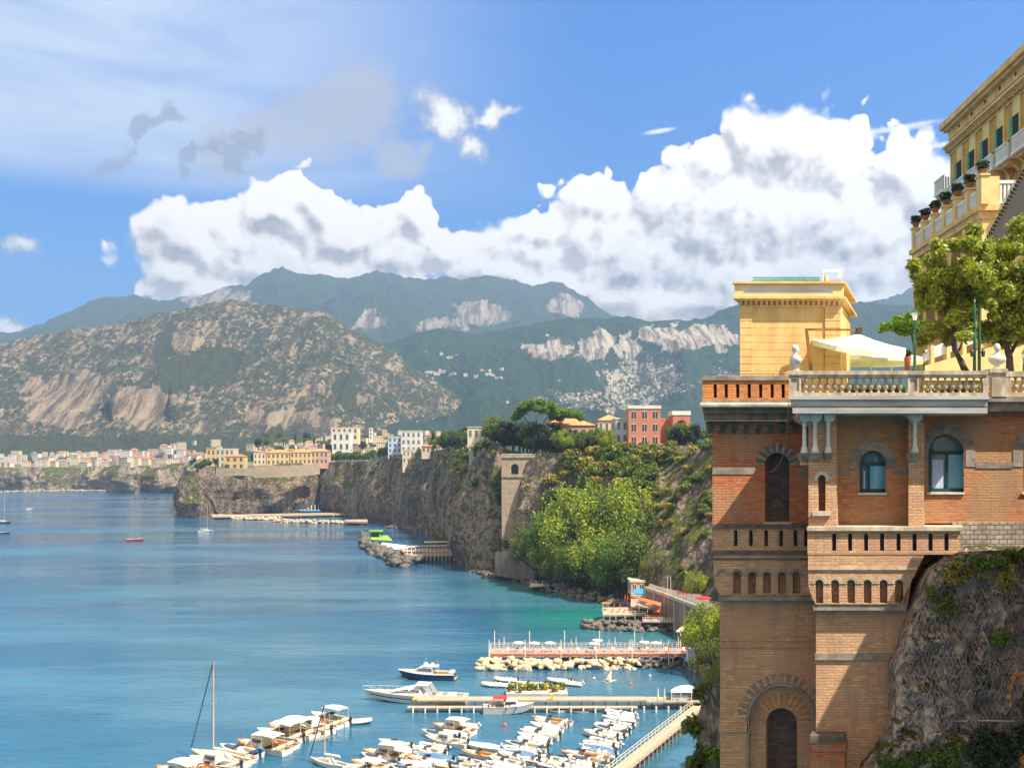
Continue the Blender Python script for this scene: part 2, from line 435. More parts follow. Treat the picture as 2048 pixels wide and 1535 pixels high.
def brick(name, c1, c2, mortar, dirt=(0.12, 0.10, 0.09), row=0.10, width=0.30, msz=0.015, patch=None, dirt_amt=0.5):
    m, N, p, o = new_mat(name)
    pos = posn(N); x, y, z = N.sep(pos)
    u = N.m('ADD', x, N.m('MULTIPLY', y, 0.9))
    wob = N.m('MULTIPLY', N.m('SUBTRACT', N.noise(pos, 1.3, 3), 0.5), 0.05)
    vec = N.comb(u, N.m('ADD', z, wob), 0.0)
    b = N.n('ShaderNodeTexBrick'); N.put(b.inputs['Vector'], vec)
    b.inputs['Scale'].default_value = 1.0
    b.inputs['Brick Width'].default_value = width; b.inputs['Row Height'].default_value = row
    b.inputs['Mortar Size'].default_value = msz; b.inputs['Mortar Smooth'].default_value = 0.3; b.inputs['Bias'].default_value = 0.0
    rowid = N.m('FLOOR', N.m('DIVIDE', z, row)); bid = N.m('FLOOR', N.m('DIVIDE', u, width))
    wn = N.n('ShaderNodeTexWhiteNoise', noise_dimensions='2D'); N.put(wn.inputs['Vector'], N.comb(bid, rowid, 0.0))
    nz = N.noise(N.v('MULTIPLY', pos, (1.0, 1.0, 5.0)), 2.2, 6, 0.72)
    f = N.m('ADD', N.m('MULTIPLY', wn.outputs[0], 0.75), N.m('MULTIPLY', N.ramp(nz, 0.36, 0.64, -0.15, 0.75), 0.7), clamp=True)
    col = N.mix(f, c4(c1), c4(c2))
    if patch: col = N.mix(N.ramp(N.noise(pos, 0.55, 5, 0.65), 0.46, 0.60), col, c4(patch))
    d = N.ramp(N.noise(N.v('MULTIPLY', pos, (1.6, 1, 0.28)), 1.1, 6, 0.72), 0.46, 0.70, 0, dirt_amt)
    col = N.mix(d, col, c4(dirt))
    b.inputs['Mortar'].default_value = c4(mortar)
    N.put(b.inputs['Color1'], col); N.put(b.inputs['Color2'], col)
    N.put(p.inputs['Base Color'], b.outputs[0])
    p.inputs['Roughness'].default_value = 0.9
    h = N.m('SUBTRACT', N.m('ADD', N.m('MULTIPLY', N.noise(pos, 14, 4, 0.6), 0.6), N.m('MULTIPLY', wn.outputs[0], 0.3)), b.outputs[1])
    bump(N, p, h, 1.0, 0.022)
    return m
def hill_mat(name, green, green2, rock, rock2, sc=1.0, thr=0.5):
    m, N, p, o = new_mat(name)
    pos = posn(N)
    at = N.n('ShaderNodeAttribute', attribute_name='rock').outputs['Fac']
    ps = N.v('SCALE', pos, 0.01 / sc)
    big = N.noise(ps, 1.0, 5, 0.6)
    fine = N.noise(N.v('MULTIPLY', ps, (1, .45, .9)), 8.0, 5, 0.74)
    f = N.m('ADD', N.m('ADD', N.m('MULTIPLY', fine, 1.0), N.m('MULTIPLY', big, 0.45)), N.m('MULTIPLY', at, 0.5))
    f = N.ramp(f, thr + 0.275, thr + 0.335)
    gcol = N.mix(N.ramp(N.noise(ps, 22.0, 3), 0.4, 0.62), c4(green), c4(green2))
    rs = N.noise(N.v('MULTIPLY', pos, (0.020 / sc, 0.0012 / sc, 0.0030 / sc)), 2.6, 6, 0.7)
    rcol = N.mix(N.ramp(rs, 0.40, 0.52), c4((rock2[0] * .42, rock2[1] * .42, rock2[2] * .45)), c4(rock2))
    rcol = N.mix(N.ramp(rs, 0.47, 0.60), rcol, c4(rock))
    col = N.mix(f, gcol, rcol)
    clean = N.ramp(at, 0.85, 1.1)
    col = N.mix(clean, col, rcol)
    N.put(p.inputs['Base Color'], col)
    p.inputs['Roughness'].default_value = 0.95; p.inputs['Specular IOR Level'].default_value = 0.1
    bump(N, p, N.m('ADD', fine, N.m('MULTIPLY', N.noise(ps, 30.0, 3), 0.6)), 0.9, 14.0 * sc)
    return m
def cliff_mat(name, a, b, c, veg=(0.05, 0.075, 0.02), vthr=0.60, s=1.0, crack=0.0):
    m, N, p, o = new_mat(name)
    g_ = N.n('ShaderNodeNewGeometry'); pos = g_.outputs['Position']; nz = N.sep(g_.outputs['Normal'])[2]
    st = N.noise(N.v('MULTIPLY', pos, (0.16 * s, 0.16 * s, 0.03 * s)), 1.0, 6, 0.65, 0.6)
    sm = N.noise(pos, 0.5 * s, 5, 0.7)
    big = N.noise(pos, 0.03 * s, 3, 0.5)
    col = N.mix(N.ramp(st, 0.33, 0.55), c4(a), c4(b))
    col = N.mix(N.ramp(N.m('ADD', sm, N.m('MULTIPLY', big, 0.5)), 0.68, 0.92), col, c4(c))
    v = N.m('ADD', N.noise(pos, 0.11 * s, 6, 0.7), N.m('MULTIPLY', N.m('MAXIMUM', nz, 0.0), 0.22))
    vf = N.ramp(v, vthr, vthr + 0.05)
    vc = N.mix(N.ramp(sm, 0.4, 0.6), c4(veg), c4((veg[0] * 2.6, veg[1] * 1.7, veg[2] * 1.5)))
    col = N.mix(vf, col, vc)
    ck = 0.0
    if crack:
        wv = N.v('ADD', N.v('MULTIPLY', pos, (1, 1, .6)), N.v('SCALE', N.noise(pos, 1.2, 4, 0.6, col=True), 0.9))
        e = N.m('MINIMUM', N.ramp(N.vor(wv, 1.1, 'DISTANCE_TO_EDGE'), 0, 0.06), N.ramp(N.vor(wv, 4.2, 'DISTANCE_TO_EDGE'), 0, 0.05, 0.75, 1))
        col = N.mix(N.m('MULTIPLY', N.m('SUBTRACT', 1.0, e), crack), col, c4((0.035, 0.028, 0.026))); ck = N.m('MULTIPLY', e, 0.8)
    N.put(p.inputs['Base Color'], col); p.inputs['Roughness'].default_value = 0.95; p.inputs['Specular IOR Level'].default_value = 0.15
    bump(N, p, N.m('ADD', N.m('ADD', N.m('MULTIPLY', st, 1.2), ck), N.m('ADD', sm, N.m('MULTIPLY', vf, 0.3))), 1.0, 1.6 / s)
    return m
M = {}
M['hill'] = hill_mat('hill_scrub', (0.036, 0.048, 0.020), (0.07, 0.078, 0.034), (0.37, 0.285, 0.185), (0.23, 0.175, 0.115), 1.0, 0.452)
M['ridge'] = hill_mat('ridge_forest', (0.018, 0.045, 0.028), (0.04, 0.075, 0.04), (0.52, 0.45, 0.36), (0.33, 0.28, 0.22), 1.0, 0.60)
M['mount'] = hill_mat('mountain_forest', (0.03, 0.055, 0.028), (0.05, 0.08, 0.035), (0.40, 0.33, 0.26), (0.28, 0.24, 0.19), 2.0, 0.60)
M['cliff'] = cliff_mat('cliff_tuff', (0.27, 0.205, 0.145), (0.078, 0.072, 0.074), (0.36, 0.27, 0.18))
M['cliff_far'] = cliff_mat('cliff_tuff_far', (0.42, 0.32, 0.22), (0.22, 0.17, 0.13), (0.45, 0.35, 0.25), s=0.4)
M['plateau'] = pm('plateau_ground', (0.10, 0.11, 0.05), (0.22, 0.19, 0.13), 0.05, 0.95)
M['rock'] = cliff_mat('rock_face', (0.54, 0.40, 0.35), (0.23, 0.165, 0.15), (0.58, 0.44, 0.34), vthr=0.67, s=6.0, crack=0.30)
M['boulder'] = pm('boulder', (0.07, 0.062, 0.055), (0.16, 0.14, 0.12), 0.6, 0.9, 0.6, vary=0.25)
M['boulder_pale'] = pm('boulder_pale', (0.55, 0.45, 0.30), (0.34, 0.27, 0.19), 0.5, 0.9, 0.5, vary=0.2)
# sea
m, N, p, o = new_mat('sea_water')
pos = posn(N); x, y, z = N.sep(pos)
far = N.ramp(y, 120, 1100, 0, 1, False)
deep = N.mix(far, c4((0.016, 0.098, 0.172)), c4((0.012, 0.070, 0.200)))
# shallow emerald water over pale ground in the bay
def disc(cx, cy, rx, ry):
    q = N.v('MULTIPLY', N.v('SUBTRACT', N.v('MULTIPLY', pos, (1, 1, 0)), (cx, cy, 0)), (1 / rx, 1 / ry, 0))
    return N.m('SUBTRACT', 1.0, N.v('LENGTH', q))
sh_ = disc(30, 292, 36, 62)
sh_ = N.m('MAXIMUM', sh_, disc(8, 345, 26, 45))
sh_ = N.m('ADD', sh_, N.m('MULTIPLY', N.m('SUBTRACT', N.noise(pos, 0.035, 4, 0.6), 0.5), 0.9))
col = N.mix(N.ramp(sh_, -0.15, 0.75), deep, c4((0.014, 0.165, 0.145)))
pt = N.ramp(N.noise(N.v('MULTIPLY', pos, (0.006, 0.02, 1)), 1.0, 5, 0.65), 0.42, 0.60, 0, 0.85)
col = N.mix(pt, col, c4((0.05, 0.15, 0.225)))
N.put(p.inputs['Base Color'], col)
N.put(p.inputs['Roughness'], N.ramp(N.noise(N.v('MULTIPLY', pos, (0.002, 0.014, 1)), 1.0, 4, 0.6), 0.35, 0.65, 0.06, 0.24))
p.inputs['IOR'].default_value = 1.333
w1_ = N.noise(N.v('MULTIPLY', pos, (0.5, 1.0, 1.0)), 0.55, 4, 0.6)
w2_ = N.noise(N.v('MULTIPLY', pos, (0.35, 1.0, 1.0)), 0.06, 4, 0.6)
w3_ = N.noise(N.v('MULTIPLY', pos, (0.25, 1.0, 1.0)), 0.012, 3, 0.6)
hh = N.m('ADD', N.m('MULTIPLY', w1_, 0.30), N.m('ADD', N.m('MULTIPLY', w2_, 1.3), N.m('MULTIPLY', w3_, 3.0)))
bump(N, p, hh, 0.55, 1.0)
M['sea'] = m
M['leaf_bright'] = pm('leaf_bright', (0.23, 0.31, 0.022), (0.035, 0.08, 0.012), 0.25, 0.6, island=True, transl=0.25, vary=0.2)
M['leaf_mid'] = pm('leaf_mid', (0.17, 0.21, 0.025), (0.05, 0.09, 0.015), 0.25, 0.6, island=True, transl=0.2, vary=0.25)
M['leaf_dark'] = pm('leaf_dark', (0.035, 0.065, 0.022), (0.015, 0.032, 0.012), 0.25, 0.6, island=True, transl=0.12, vary=0.2)
M['leaf_dry'] = pm('leaf_dry', (0.42, 0.34, 0.045), (0.18, 0.16, 0.03), 0.3, 0.7, island=True, transl=0.2, vary=0.25)
M['leaf_olive'] = pm('leaf_olive', (0.38, 0.41, 0.03), (0.11, 0.14, 0.02), 1.5, 0.5, island=True, transl=0.3)
M['pine'] = pm('pine_needles', (0.20, 0.32, 0.02), (0.06, 0.13, 0.012), 0.3, 0.6, island=True, transl=0.2)
M['bark'] = pm('bark', (0.10, 0.07, 0.045), (0.05, 0.035, 0.025), 3.0, 0.9, 0.5)
# ---------------------------------------------------------------- sea, hills, cliffs
def ground_sheet():
    xs = np.linspace(-9000, 9000, 2); V = [(-9000, -400, 0), (9000, -400, 0), (9000, 9000, 0), (-9000, 9000, 0)]
    o = np_mesh('sea', V, [(0, 1, 2, 3)], [M['sea']]); tag(o, kind='structure')
    o = np_mesh('seabed_ground', [(x, y, -12) for x, y, z in V], [(0, 1, 2, 3)], [M['plateau']]); tag(o, kind='structure')
ground_sheet()
GRID = {}
def ipx(pts, x): return np.interp(x, [p[0] for p in pts], [p[1] for p in pts])
def ridge(name, mat, crest, Yc, Yf, zf, px0, px1, step, rows, amp, scale, seed, prof=1.0, gully=1.0, rockf=None, carve=None, jag=1.0):
    """a hillside: foot at distance Yf, crest line as seen in the photo at distance Yc, back slope behind"""
    pxs = np.arange(px0, px1 + step, step); nc = len(pxs)
    t = np.concatenate([np.linspace(0, 1, rows), 1 + np.linspace(0.04, 0.5, 8)]); nr = len(t)
    Yc_ = np.full(nc, float(Yc)) if not callable(Yc) else Yc(pxs)
    T, PX = np.meshgrid(t, pxs, indexing='ij'); YC = np.broadcast_to(Yc_[None, :], T.shape)
    Y = Yf + (YC - Yf) * T
    X = (PX - CX) / F * Y
    cr = ipx(crest, pxs); zc = CH + (HY - cr) / F * Yc_
    ZC = np.broadcast_to(zc[None, :], T.shape)
    tt = np.clip(T, 0, 1)
    pr = tt ** prof if not callable(prof) else prof(tt, PX)
    Z = zf + (ZC - zf) * pr
    env = np.sin(np.clip(tt, 0, 1) * math.pi * 0.93) ** 0.8
    warp = fbm(X / scale * 0.6, Y / scale * 0.6, 3, seed + 5) * 0.5
    gl = fbm(X / scale + warp, Y / scale * 0.32 + warp, 5, seed, ridged=True)
    fn = fbm(X / scale * 4, Y / scale * 4, 5, seed + 9, gain=0.6)
    Z = Z + amp * env * (gl * gully) + amp * 0.22 * fn * np.clip(tt * 4, 0, 1) * (env * 0.92 + 0.07) 
    Z = Z + jag * amp * 0.05 * fbm(X / scale * 18, Y / scale * 18, 3, seed + 3)
    Z = np.where(T > 1, Z - (T - 1) * (ZC - zf) * 0.9, Z)
    rk = np.zeros_like(Z) if rockf is None else rockf(PX, HY - (Z - CH) / Y * F, T)
    if carve is not None: Z, Y = carve(PX, Z, Y, T); X = (PX - CX) / F * Y
    V = np.stack([X, Y, Z], axis=-1).reshape(-1, 3)
    GRID[name] = (X, Y, Z)
    o = np_mesh(name, V, grid_faces(nr, nc), [mat], smooth=True, attr={'rock': rk.ravel()})
    return tag(o, kind='structure')
def bump2(px, py, cx, cy, rx, ry, e=0.35, seed=3):
    px = px + 26 * fbm(px / 34, py / 20, 4, seed + 40, gain=0.6); py = py + 18 * fbm(px / 30, py / 22, 4, seed + 50, gain=0.6) + 10 * fbm(px / 7, py / 30, 3, seed + 60)
    d = 1 - np.sqrt(((px - cx) / rx) ** 2 + ((py - cy) / ry) ** 2) + e * fbm(px / 30, py / 30, 3, seed)
    return np.clip(d / 0.3, 0, 1)
# far blue mountain, cut off in the photo by cloud on the right
A_ = [(-500,700),(-100,700),(0,676),(110,635),(180,612),(260,597),(330,603),(390,600),(440,585),(490,577),(530,556),(560,549),(600,550),(640,556),(700,560),(770,558),(850,563),(960,558),(1040,562),(1110,567),(1160,590),(1210,625),(1290,655),(1400,662),(1480,645),(1560,625),(1690,608),(1760,592),(1830,576),(1950,560),(2300,570)]
ridge('far_mountain', M['mount'], A_, 6300, 4300, 40, -500, 2300, 5, 110, 240, 620, 11, prof=0.9,
      rockf=lambda px, py, t: 0.75 * np.maximum.reduce([bump2(px, py, 740, 640, 45, 30), bump2(px, py, 880, 650, 50, 18), bump2(px, py, 960, 625, 60, 28), bump2(px, py, 1130, 610, 40, 22), bump2(px, py, 430, 600, 90, 22), bump2(px, py, 1780, 640, 50, 40)]))
# right ridge with the pale cliff band
C_ = [(560,800),(640,760),(700,720),(770,690),(870,666),(960,672),(1060,652),(1130,641),(1190,642),(1270,650),(1380,641),(1480,620),(1560,606),(1690,605),(1830,620),(2300,600)]
def cut_faces(PX, Z, Y, T, bands, depth, fr, seed):
    """turn parts of a slope into steep rock faces: rows between top and top + h keep nearly one distance"""
    py = HY - (Z - CH) / Y * F; Y2 = Y.copy()
    for (xs, tops, hs) in bands:
        top = np.interp(PX[0], xs, tops) + 7 * fbm(PX[0] / 14, PX[0] * 0, 4, seed); h = np.interp(PX[0], xs, hs) * (1 + .25 * fbm(PX[0] / 22, PX[0] * 0, 3, seed + 1))
        for c in range(PX.shape[1]):
            if not (xs[0] < PX[0, c] < xs[-1]) or h[c] < 3: continue
            col = py[:, c]; rows_ = np.where((col < top[c] + h[c]) & (T[:, c] < 1))[0]
            if len(rows_) < 3: continue
            r0 = rows_[0]; inb = np.where(col[r0:] > top[c])[0]; r1 = r0 + (inb[-1] if len(inb) else 0)
            if r1 <= r0 + 1 or r1 > PX.shape[0] - 12: continue
            yb = Y[r0, c]; Y2[r0:r1, c] = yb + (Y[r0:r1, c] - yb) * .18
            g = Y[r1, c] - Y2[r1 - 1, c]; m_ = min(14, PX.shape[0] - 10 - r1); w = np.linspace(1, 0, m_) if m_ > 1 else np.array([1.0])
            Y2[r1:r1 + m_, c] = Y[r1:r1 + m_, c] - g * .85 * w
            b = depth * (fbm(PX[r0:r1, c] / fr, col[r0:r1] / 60, 5, seed + 2, ridged=True, gain=.6) + .4 * fbm(PX[r0:r1, c] / 5, col[r0:r1] / 12, 3, seed + 3))
            Y2[r0:r1, c] += b * np.sin(np.linspace(0.15, 3.0, r1 - r0)) ** .5
    Z2 = CH + (HY - py) / F * Y2
    return Z2, Y2
def b_carve(PX, Z, Y, T): return cut_faces(PX, Z, Y, T, [((30, 60, 120, 195, 225), (800, 770, 758, 768, 800), (10, 50, 92, 80, 8)), ((200, 235, 290, 340, 358), (815, 785, 768, 780, 820), (8, 62, 90, 80, 8)), ((330, 350, 420, 440), (690, 680, 672, 680), (4, 24, 22, 4))], 26, 22, 91)
def c_carve(PX, Z, Y, T):
    return cut_faces(PX, Z, Y, T, [((1030, 1060, 1150, 1170, 1205, 1250, 1290, 1340, 1400, 1490, 1560), (692, 676, 680, 662, 664, 668, 664, 655, 654, 652, 655), (4, 42, 38, 56, 62, 58, 44, 36, 44, 42, 4)), ((1180, 1240, 1330, 1480), (748, 742, 744, 752), (4, 26, 24, 4))], 34, 20, 81)
def c_carve_old(PX, Z, Y, T):
    py = HY - (Z - CH) / Y * F
    top = np.interp(PX, [1040,1100,1180,1280,1380,1480,1560], [720,672,655,668,655,652,650]); h = np.interp(PX, [1020,1060,1150,1250,1330,1400,1520], [0,40,62,60,45,42,40])
    butt = 0.75 + 0.5 * fbm(PX / 26, PX * 0, 3, 77)
    k = np.clip(1 - np.abs(py - (top + h * 0.5)) / np.maximum(h * 0.5, 1), 0, 1)
    return Z, Y - 0 * k
ridge('valley_ridge', M['ridge'], C_, 3900, 2050, 38, 520, 2300, 3, 240, 95, 330, 23, prof=lambda t, px: 0.55 * t + 0.45 * t ** 2.2 + 0.035 * np.sin(t * 9),
      rockf=lambda px, py, t: np.maximum.reduce([1.25 * bump2(px, py, 1090, 700, 55, 24, 0.5), 1.25 * bump2(px, py, 1185, 690, 45, 34, 0.5), 1.25 * bump2(px, py, 1255, 690, 26, 30, 0.5), 1.2 * bump2(px, py, 1330, 675, 50, 24, 0.5), 1.2 * bump2(px, py, 1420, 672, 75, 26, 0.5),
            0.35 * bump2(px, py, 1290, 760, 110, 45), 0.35 * bump2(px, py, 1200, 800, 120, 30), 0.3 * bump2(px, py, 1450, 780, 60, 60)]), carve=c_carve)
# the near rocky hill on the left with quarry faces
B_ = [(-500,730),(-150,700),(0,684),(110,668),(200,656),(280,636),(330,626),(400,615),(470,606),(510,607),(560,612),(600,620),(640,633),(700,664),(740,682),(780,702),(810,722),(850,752),(900,790),(950,835),(1000,870),(1100,890)]
def b_rock(px, py, t):
    q = np.maximum.reduce([1.5 * bump2(px, py, 120, 805, 78, 48, 0.25), 1.5 * bump2(px, py, 285, 812, 66, 48, 0.25), 1.2 * bump2(px, py, 380, 685, 45, 14, 0.4), 1.2 * bump2(px, py, 170, 790, 30, 40), 1.0 * bump2(px, py, 560, 835, 110, 18, 0.6)])
    g = np.maximum.reduce([bump2(px, py, 330, 690, 18, 60, 0.3), bump2(px, py, 400, 740, 70, 30, 0.5), bump2(px, py, 450, 720, 60, 22, 0.5), bump2(px, py, 350, 765, 35, 28), bump2(px, py, 260, 775, 55, 16), bump2(px, py, 700, 790, 22, 45), 1.2 * (py > 868 + 12 * fbm(px / 60, px * 0, 3, 8))])
    return q - 0.9 * g * (q < 0.9)
ridge('rocky_hill', M['hill'], B_, lambda p: 3050 + 300 * np.clip((300 - p) / 800, 0, 1), 2150, 38, -500, 1100, 3, 240, 78, 260, 41, prof=lambda t, px: 0.25 * t + 0.75 * t ** 1.25, rockf=b_rock, carve=b_carve)

# coast line seen at the waterline: photo column, row of the waterline, row of the cliff top, set-back of the top (m)
COAST = [(384,998,925,6),(374,1008,930,6),(364,1020,936,6),(361,1028,940,7),(372,1034,942,8),(400,1035,938,8),(430,1033,934,8),(470,1030,932,7),(520,1029,930,6),(560,1029,928,6),(600,1028,926,6),(640,1026,924,8),
  (680,1030,922,9),(720,1037,922,9),(750,1042,916,8),(775,1046,910,10),(800,1050,905,10),(850,1062,900,11),(885,1080,898,11),(905,1100,896,11),(918,1118,892,10),(928,1132,888,9),(945,1140,888,10),(975,1146,892,11),(1005,1146,902,12),(1040,1152,908,12),
  (1080,1162,905,24),(1120,1172,900,34),(1170,1182,895,42),(1220,1194,890,40),(1270,1208,885,34),(1320,1224,880,32),(1370,1244,872,32),(1400,1262,866,32),(1424,1290,868,32),(1438,1330,1000,30),(1447,1380,1080,30),(1451,1440,1130,26),(1453,1520,1160,18),(1455,1620,1200,14),(1464,1800,930,9),(1490,2200,930,6)]
def coast(name, pts, mat, step, rows, back, amp, seed, zslope=0.03):
    P = [wat(a, b) for a, b, c, d in pts]
    top = []
    for i, (a, b, c, d) in enumerate(pts):
        Dd = P[i].y + d
        top.append(CH + (HY - c) / F * Dd)
    # resample along the shore
    S = [0.0]
    for i in range(1, len(P)): S.append(S[-1] + (P[i] - P[i - 1]).length)
    s_list = []; s = 0.0
    while s < S[-1]:
        Yh = np.interp(s, S, [p.y for p in P]); s_list.append(s); s += max(0.7, step * Yh / 300.0)
    s_arr = np.array(s_list)
    X = np.interp(s_arr, S, [p.x for p in P]); Y = np.interp(s_arr, S, [p.y for p in P]); ZT = np.interp(s_arr, S, top); SB = np.interp(s_arr, S, [q[3] for q in pts])
    tx = np.gradient(X); ty = np.gradient(Y)
    k = 9; ker = np.ones(k) / k
    tx = np.convolve(np.pad(tx, k // 2, 'edge'), ker, 'valid'); ty = np.convolve(np.pad(ty, k // 2, 'edge'), ker, 'valid')
    L = np.hypot(tx, ty); nx, ny = -ty / L, tx / L       # inland normal (shore runs left to right, land is beyond)
    nc = len(s_arr); t = np.linspace(0, 1, rows)
    T = t[:, None]; SS = s_arr[None, :]
    Z = -2 + (ZT[None, :] + 2) * T + 0 * SS
    but = fbm(SS / 26 + 0 * T, T * 0.8 + 0 * SS, 4, seed, ridged=True)
    blk = fbm(SS / 7 + 0.3 * T, Z / 18, 5, seed + 4, ridged=True)
    led = fbm(SS / 40 + 0 * T, Z / 7, 3, seed + 8)
    off = SB[None, :] * (0.12 * T + 0.88 * T ** 1.3) - amp * (but * 3.6 + blk * 1.9 + led * 0.9) * (0.35 + 0.65 * np.sin(np.clip(T, 0, 1) * math.pi * 0.95 + 0.1)) 
    off = off * np.clip(1.15 - 0.25 * T, 0, 1) - amp * 5.0 * fbm(SS / 62 + 0.2 * T, T * 0.6 + 0 * SS, 3, seed + 21, ridged=True) * np.sin(np.clip(T * 1.02, 0, 1) * math.pi) ** .7
    XX = X[None, :] + nx[None, :] * off; YY = Y[None, :] + ny[None, :] * off
    ZZ = Z + 0.6 * amp * fbm(SS / 9 + 0 * T, T * 6, 3, seed + 2) * (T > 0.95)
    V = np.stack([XX, YY, ZZ], axis=-1)
    o = np_mesh(name + '_cliff', V.reshape(-1, 3), grid_faces(rows, nc), [mat], smooth=True); tag(o, kind='structure')
    # plateau behind the edge
    tb = np.array([0, 0.004, 0.012, 0.03, 0.07, 0.15, 0.3, 0.55, 1.0])[:, None]
    ex, ey, ez = XX[-1][None, :], YY[-1][None, :], ZZ[-1][None, :]
    YB = ey + (back - ey) * tb; XB = ex / ey * YB + 0 * tb; XB = ex + (XB - ex) * np.clip(tb * 60, 0, 1) + nx[None, :] * 3 * (tb > 0) * (tb < 0.01)
    ZB = ez + (YB - ey) * zslope
    V2 = np.stack([XB, YB, ZB], axis=-1)
    keep = int(np.argmax(XX[-1] / YY[-1] * F + CX > 1475)) or nc
    V2 = V2[:, :keep]; nc = keep
    o = np_mesh(name + '_plateau', V2.reshape(-1, 3), grid_faces(9, nc), [M['plateau']], smooth=True); tag(o, kind='structure')
    GRID[name] = (XX, YY, ZZ)
    return XX[-1], YY[-1], ZZ[-1]
EDGE = coast('near', COAST, M['cliff'], 1.3, 60, 2250, 1.5, 5, 0.006)
FAR = [(-700,975,934,8),(-300,976,934,8),(-120,977,934,8),(-30,978,934,8),(20,978,935,8),(60,979,934,10),(100,979,934,40),(150,979,934,40),(168,980,934,12),(200,980,933,12),(226,981,932,10),(236,986,930,8),(262,986,932,8),(275,983,930,20),(300,983,930,20),(318,986,928,8),(345,985,928,8),(372,984,925,8),(420,984,920,8)]
mb = MB(); mb.box(60, 70, -2, 320, 190, 44); o = mb.build('upper_ground', M['cliff']); tag(o, kind='structure')
EDGE2 = coast('far', FAR, M['cliff_far'], 0.9, 30, 2600, 3.0, 15, 0.02)

def haze():
    m, N, p, o = new_mat('air')
    N.t.nodes.remove(p)
    v = N.n('ShaderNodeVolumePrincipled')
    v.inputs['Color'].default_value = (0.40, 0.62, 1.0, 1)
    v.inputs['Density'].default_value = 0.00012
    v.inputs['Anisotropy'].default_value = 0.2
    N.t.links.new(v.outputs[0], o.inputs['Volume'])
    mb = MB(); mb.box(-6500, -60, -14, 6500, 7400, 1480)
    h = mb.build('haze', m); tag(h, kind='stuff')
haze()
# ---------------------------------------------------------------- brick building on the right
M['br_red'] = brick('brick_orange_red', (0.68, 0.19, 0.055), (0.44, 0.10, 0.035), (0.26, 0.16, 0.10), patch=(0.50, 0.22, 0.10), dirt_amt=0.5)
M['br_org'] = brick('brick_orange_parapet', (0.70, 0.25, 0.05), (0.45, 0.13, 0.03), (0.40, 0.20, 0.09), dirt_amt=0.3)
M['br_tan'] = brick('brick_tan', (0.74, 0.42, 0.21), (0.50, 0.24, 0.115), (0.36, 0.27, 0.18), patch=(0.56, 0.27, 0.15), dirt_amt=0.45)
M['br_wall'] = brick('brick_orange_brown', (0.66, 0.26, 0.09), (0.44, 0.14, 0.055), (0.34, 0.21, 0.12), patch=(0.44, 0.24, 0.11), dirt_amt=0.35)
M['br_dark'] = brick('brick_infill_dark', (0.15, 0.095, 0.08), (0.07, 0.05, 0.048), (0.10, 0.08, 0.07), dirt=(0.02, 0.02, 0.02), dirt_amt=0.7, row=0.16, width=0.4)  # darkest brick, for blocked openings and slot backings
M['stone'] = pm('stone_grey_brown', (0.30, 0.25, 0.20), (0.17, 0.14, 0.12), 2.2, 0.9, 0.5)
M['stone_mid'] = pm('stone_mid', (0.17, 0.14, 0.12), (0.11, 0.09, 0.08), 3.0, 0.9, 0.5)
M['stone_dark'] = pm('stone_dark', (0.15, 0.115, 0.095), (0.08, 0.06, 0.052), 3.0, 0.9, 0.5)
M['stone_pale'] = pm('stone_pale', (0.55, 0.46, 0.34), (0.36, 0.30, 0.23), 2.5, 0.9, 0.45, stretch=(1, 1, 0.5))
M['balu'] = pm('balustrade_stone', (0.50, 0.42, 0.31), (0.28, 0.225, 0.165), 3.0, 0.9, 0.5, stretch=(1, 1, 0.4))
M['slab'] = pm('slab_grey', (0.42, 0.40, 0.385), (0.30, 0.28, 0.265), 1.1, 0.85, 0.3, stretch=(0.4, 1, 3))
M['marble'] = pm('marble', (0.66, 0.60, 0.52), (0.50, 0.46, 0.40), 4, 0.6, 0.1)
M['frame'] = pm('window_frame_green', (0.008, 0.06, 0.055), None, 2, 0.4)
M['curt'] = pm('curtain', (0.52, 0.58, 0.72), (0.36, 0.42, 0.56), 3, 0.8, stretch=(6, 1, 0.3))
M['inside'] = pm('room_dark', (0.02, 0.022, 0.025), None, 2, 0.9)
M['masonry'] = brick('pale_block_masonry', (0.46, 0.40, 0.33), (0.30, 0.25, 0.20), (0.14, 0.12, 0.10), row=0.17, width=0.30, msz=0.02, dirt_amt=0.6)
def glass_mat(name, tint=(0.08, 0.17, 0.22), rough=0.03):
    m, N, p, o = new_mat(name)
    p.inputs['Base Color'].default_value = c4(tint); p.inputs['Roughness'].default_value = rough
    p.inputs['Metallic'].default_value = 0.0; p.inputs['Specular IOR Level'].default_value = 1.0
    p.inputs['IOR'].default_value = 1.8
    return m
M['glass'] = glass_mat('window_glass')
M['glass_sky_painted'] = glass_mat('window_glass_sky_painted', (0.16, 0.42, 0.60), 0.02)  # blue base colour stands in for reflected sky
M['iron'] = pm('iron', (0.04, 0.035, 0.03), None, 2, 0.6)
M['cable'] = pm('old_cable', (0.30, 0.25, 0.16), None, 2, 0.8)
SHR = 0.46
def Q(px, py, Y): return ((px - CX) / F * Y, CH - (py - HY) / F * Y)
def RQ(x0, y0, x1, y1, Y): a = Q(x0, y1, Y); b = Q(x1, y0, Y); return rect(a[0], a[1], b[0], b[1])
def AQ(cx, ybot, w, ytop, Y, n=14): a = Q(cx, ybot, Y); return arch(a[0], a[1], w / F * Y, Q(cx, ytop, Y)[1], n)
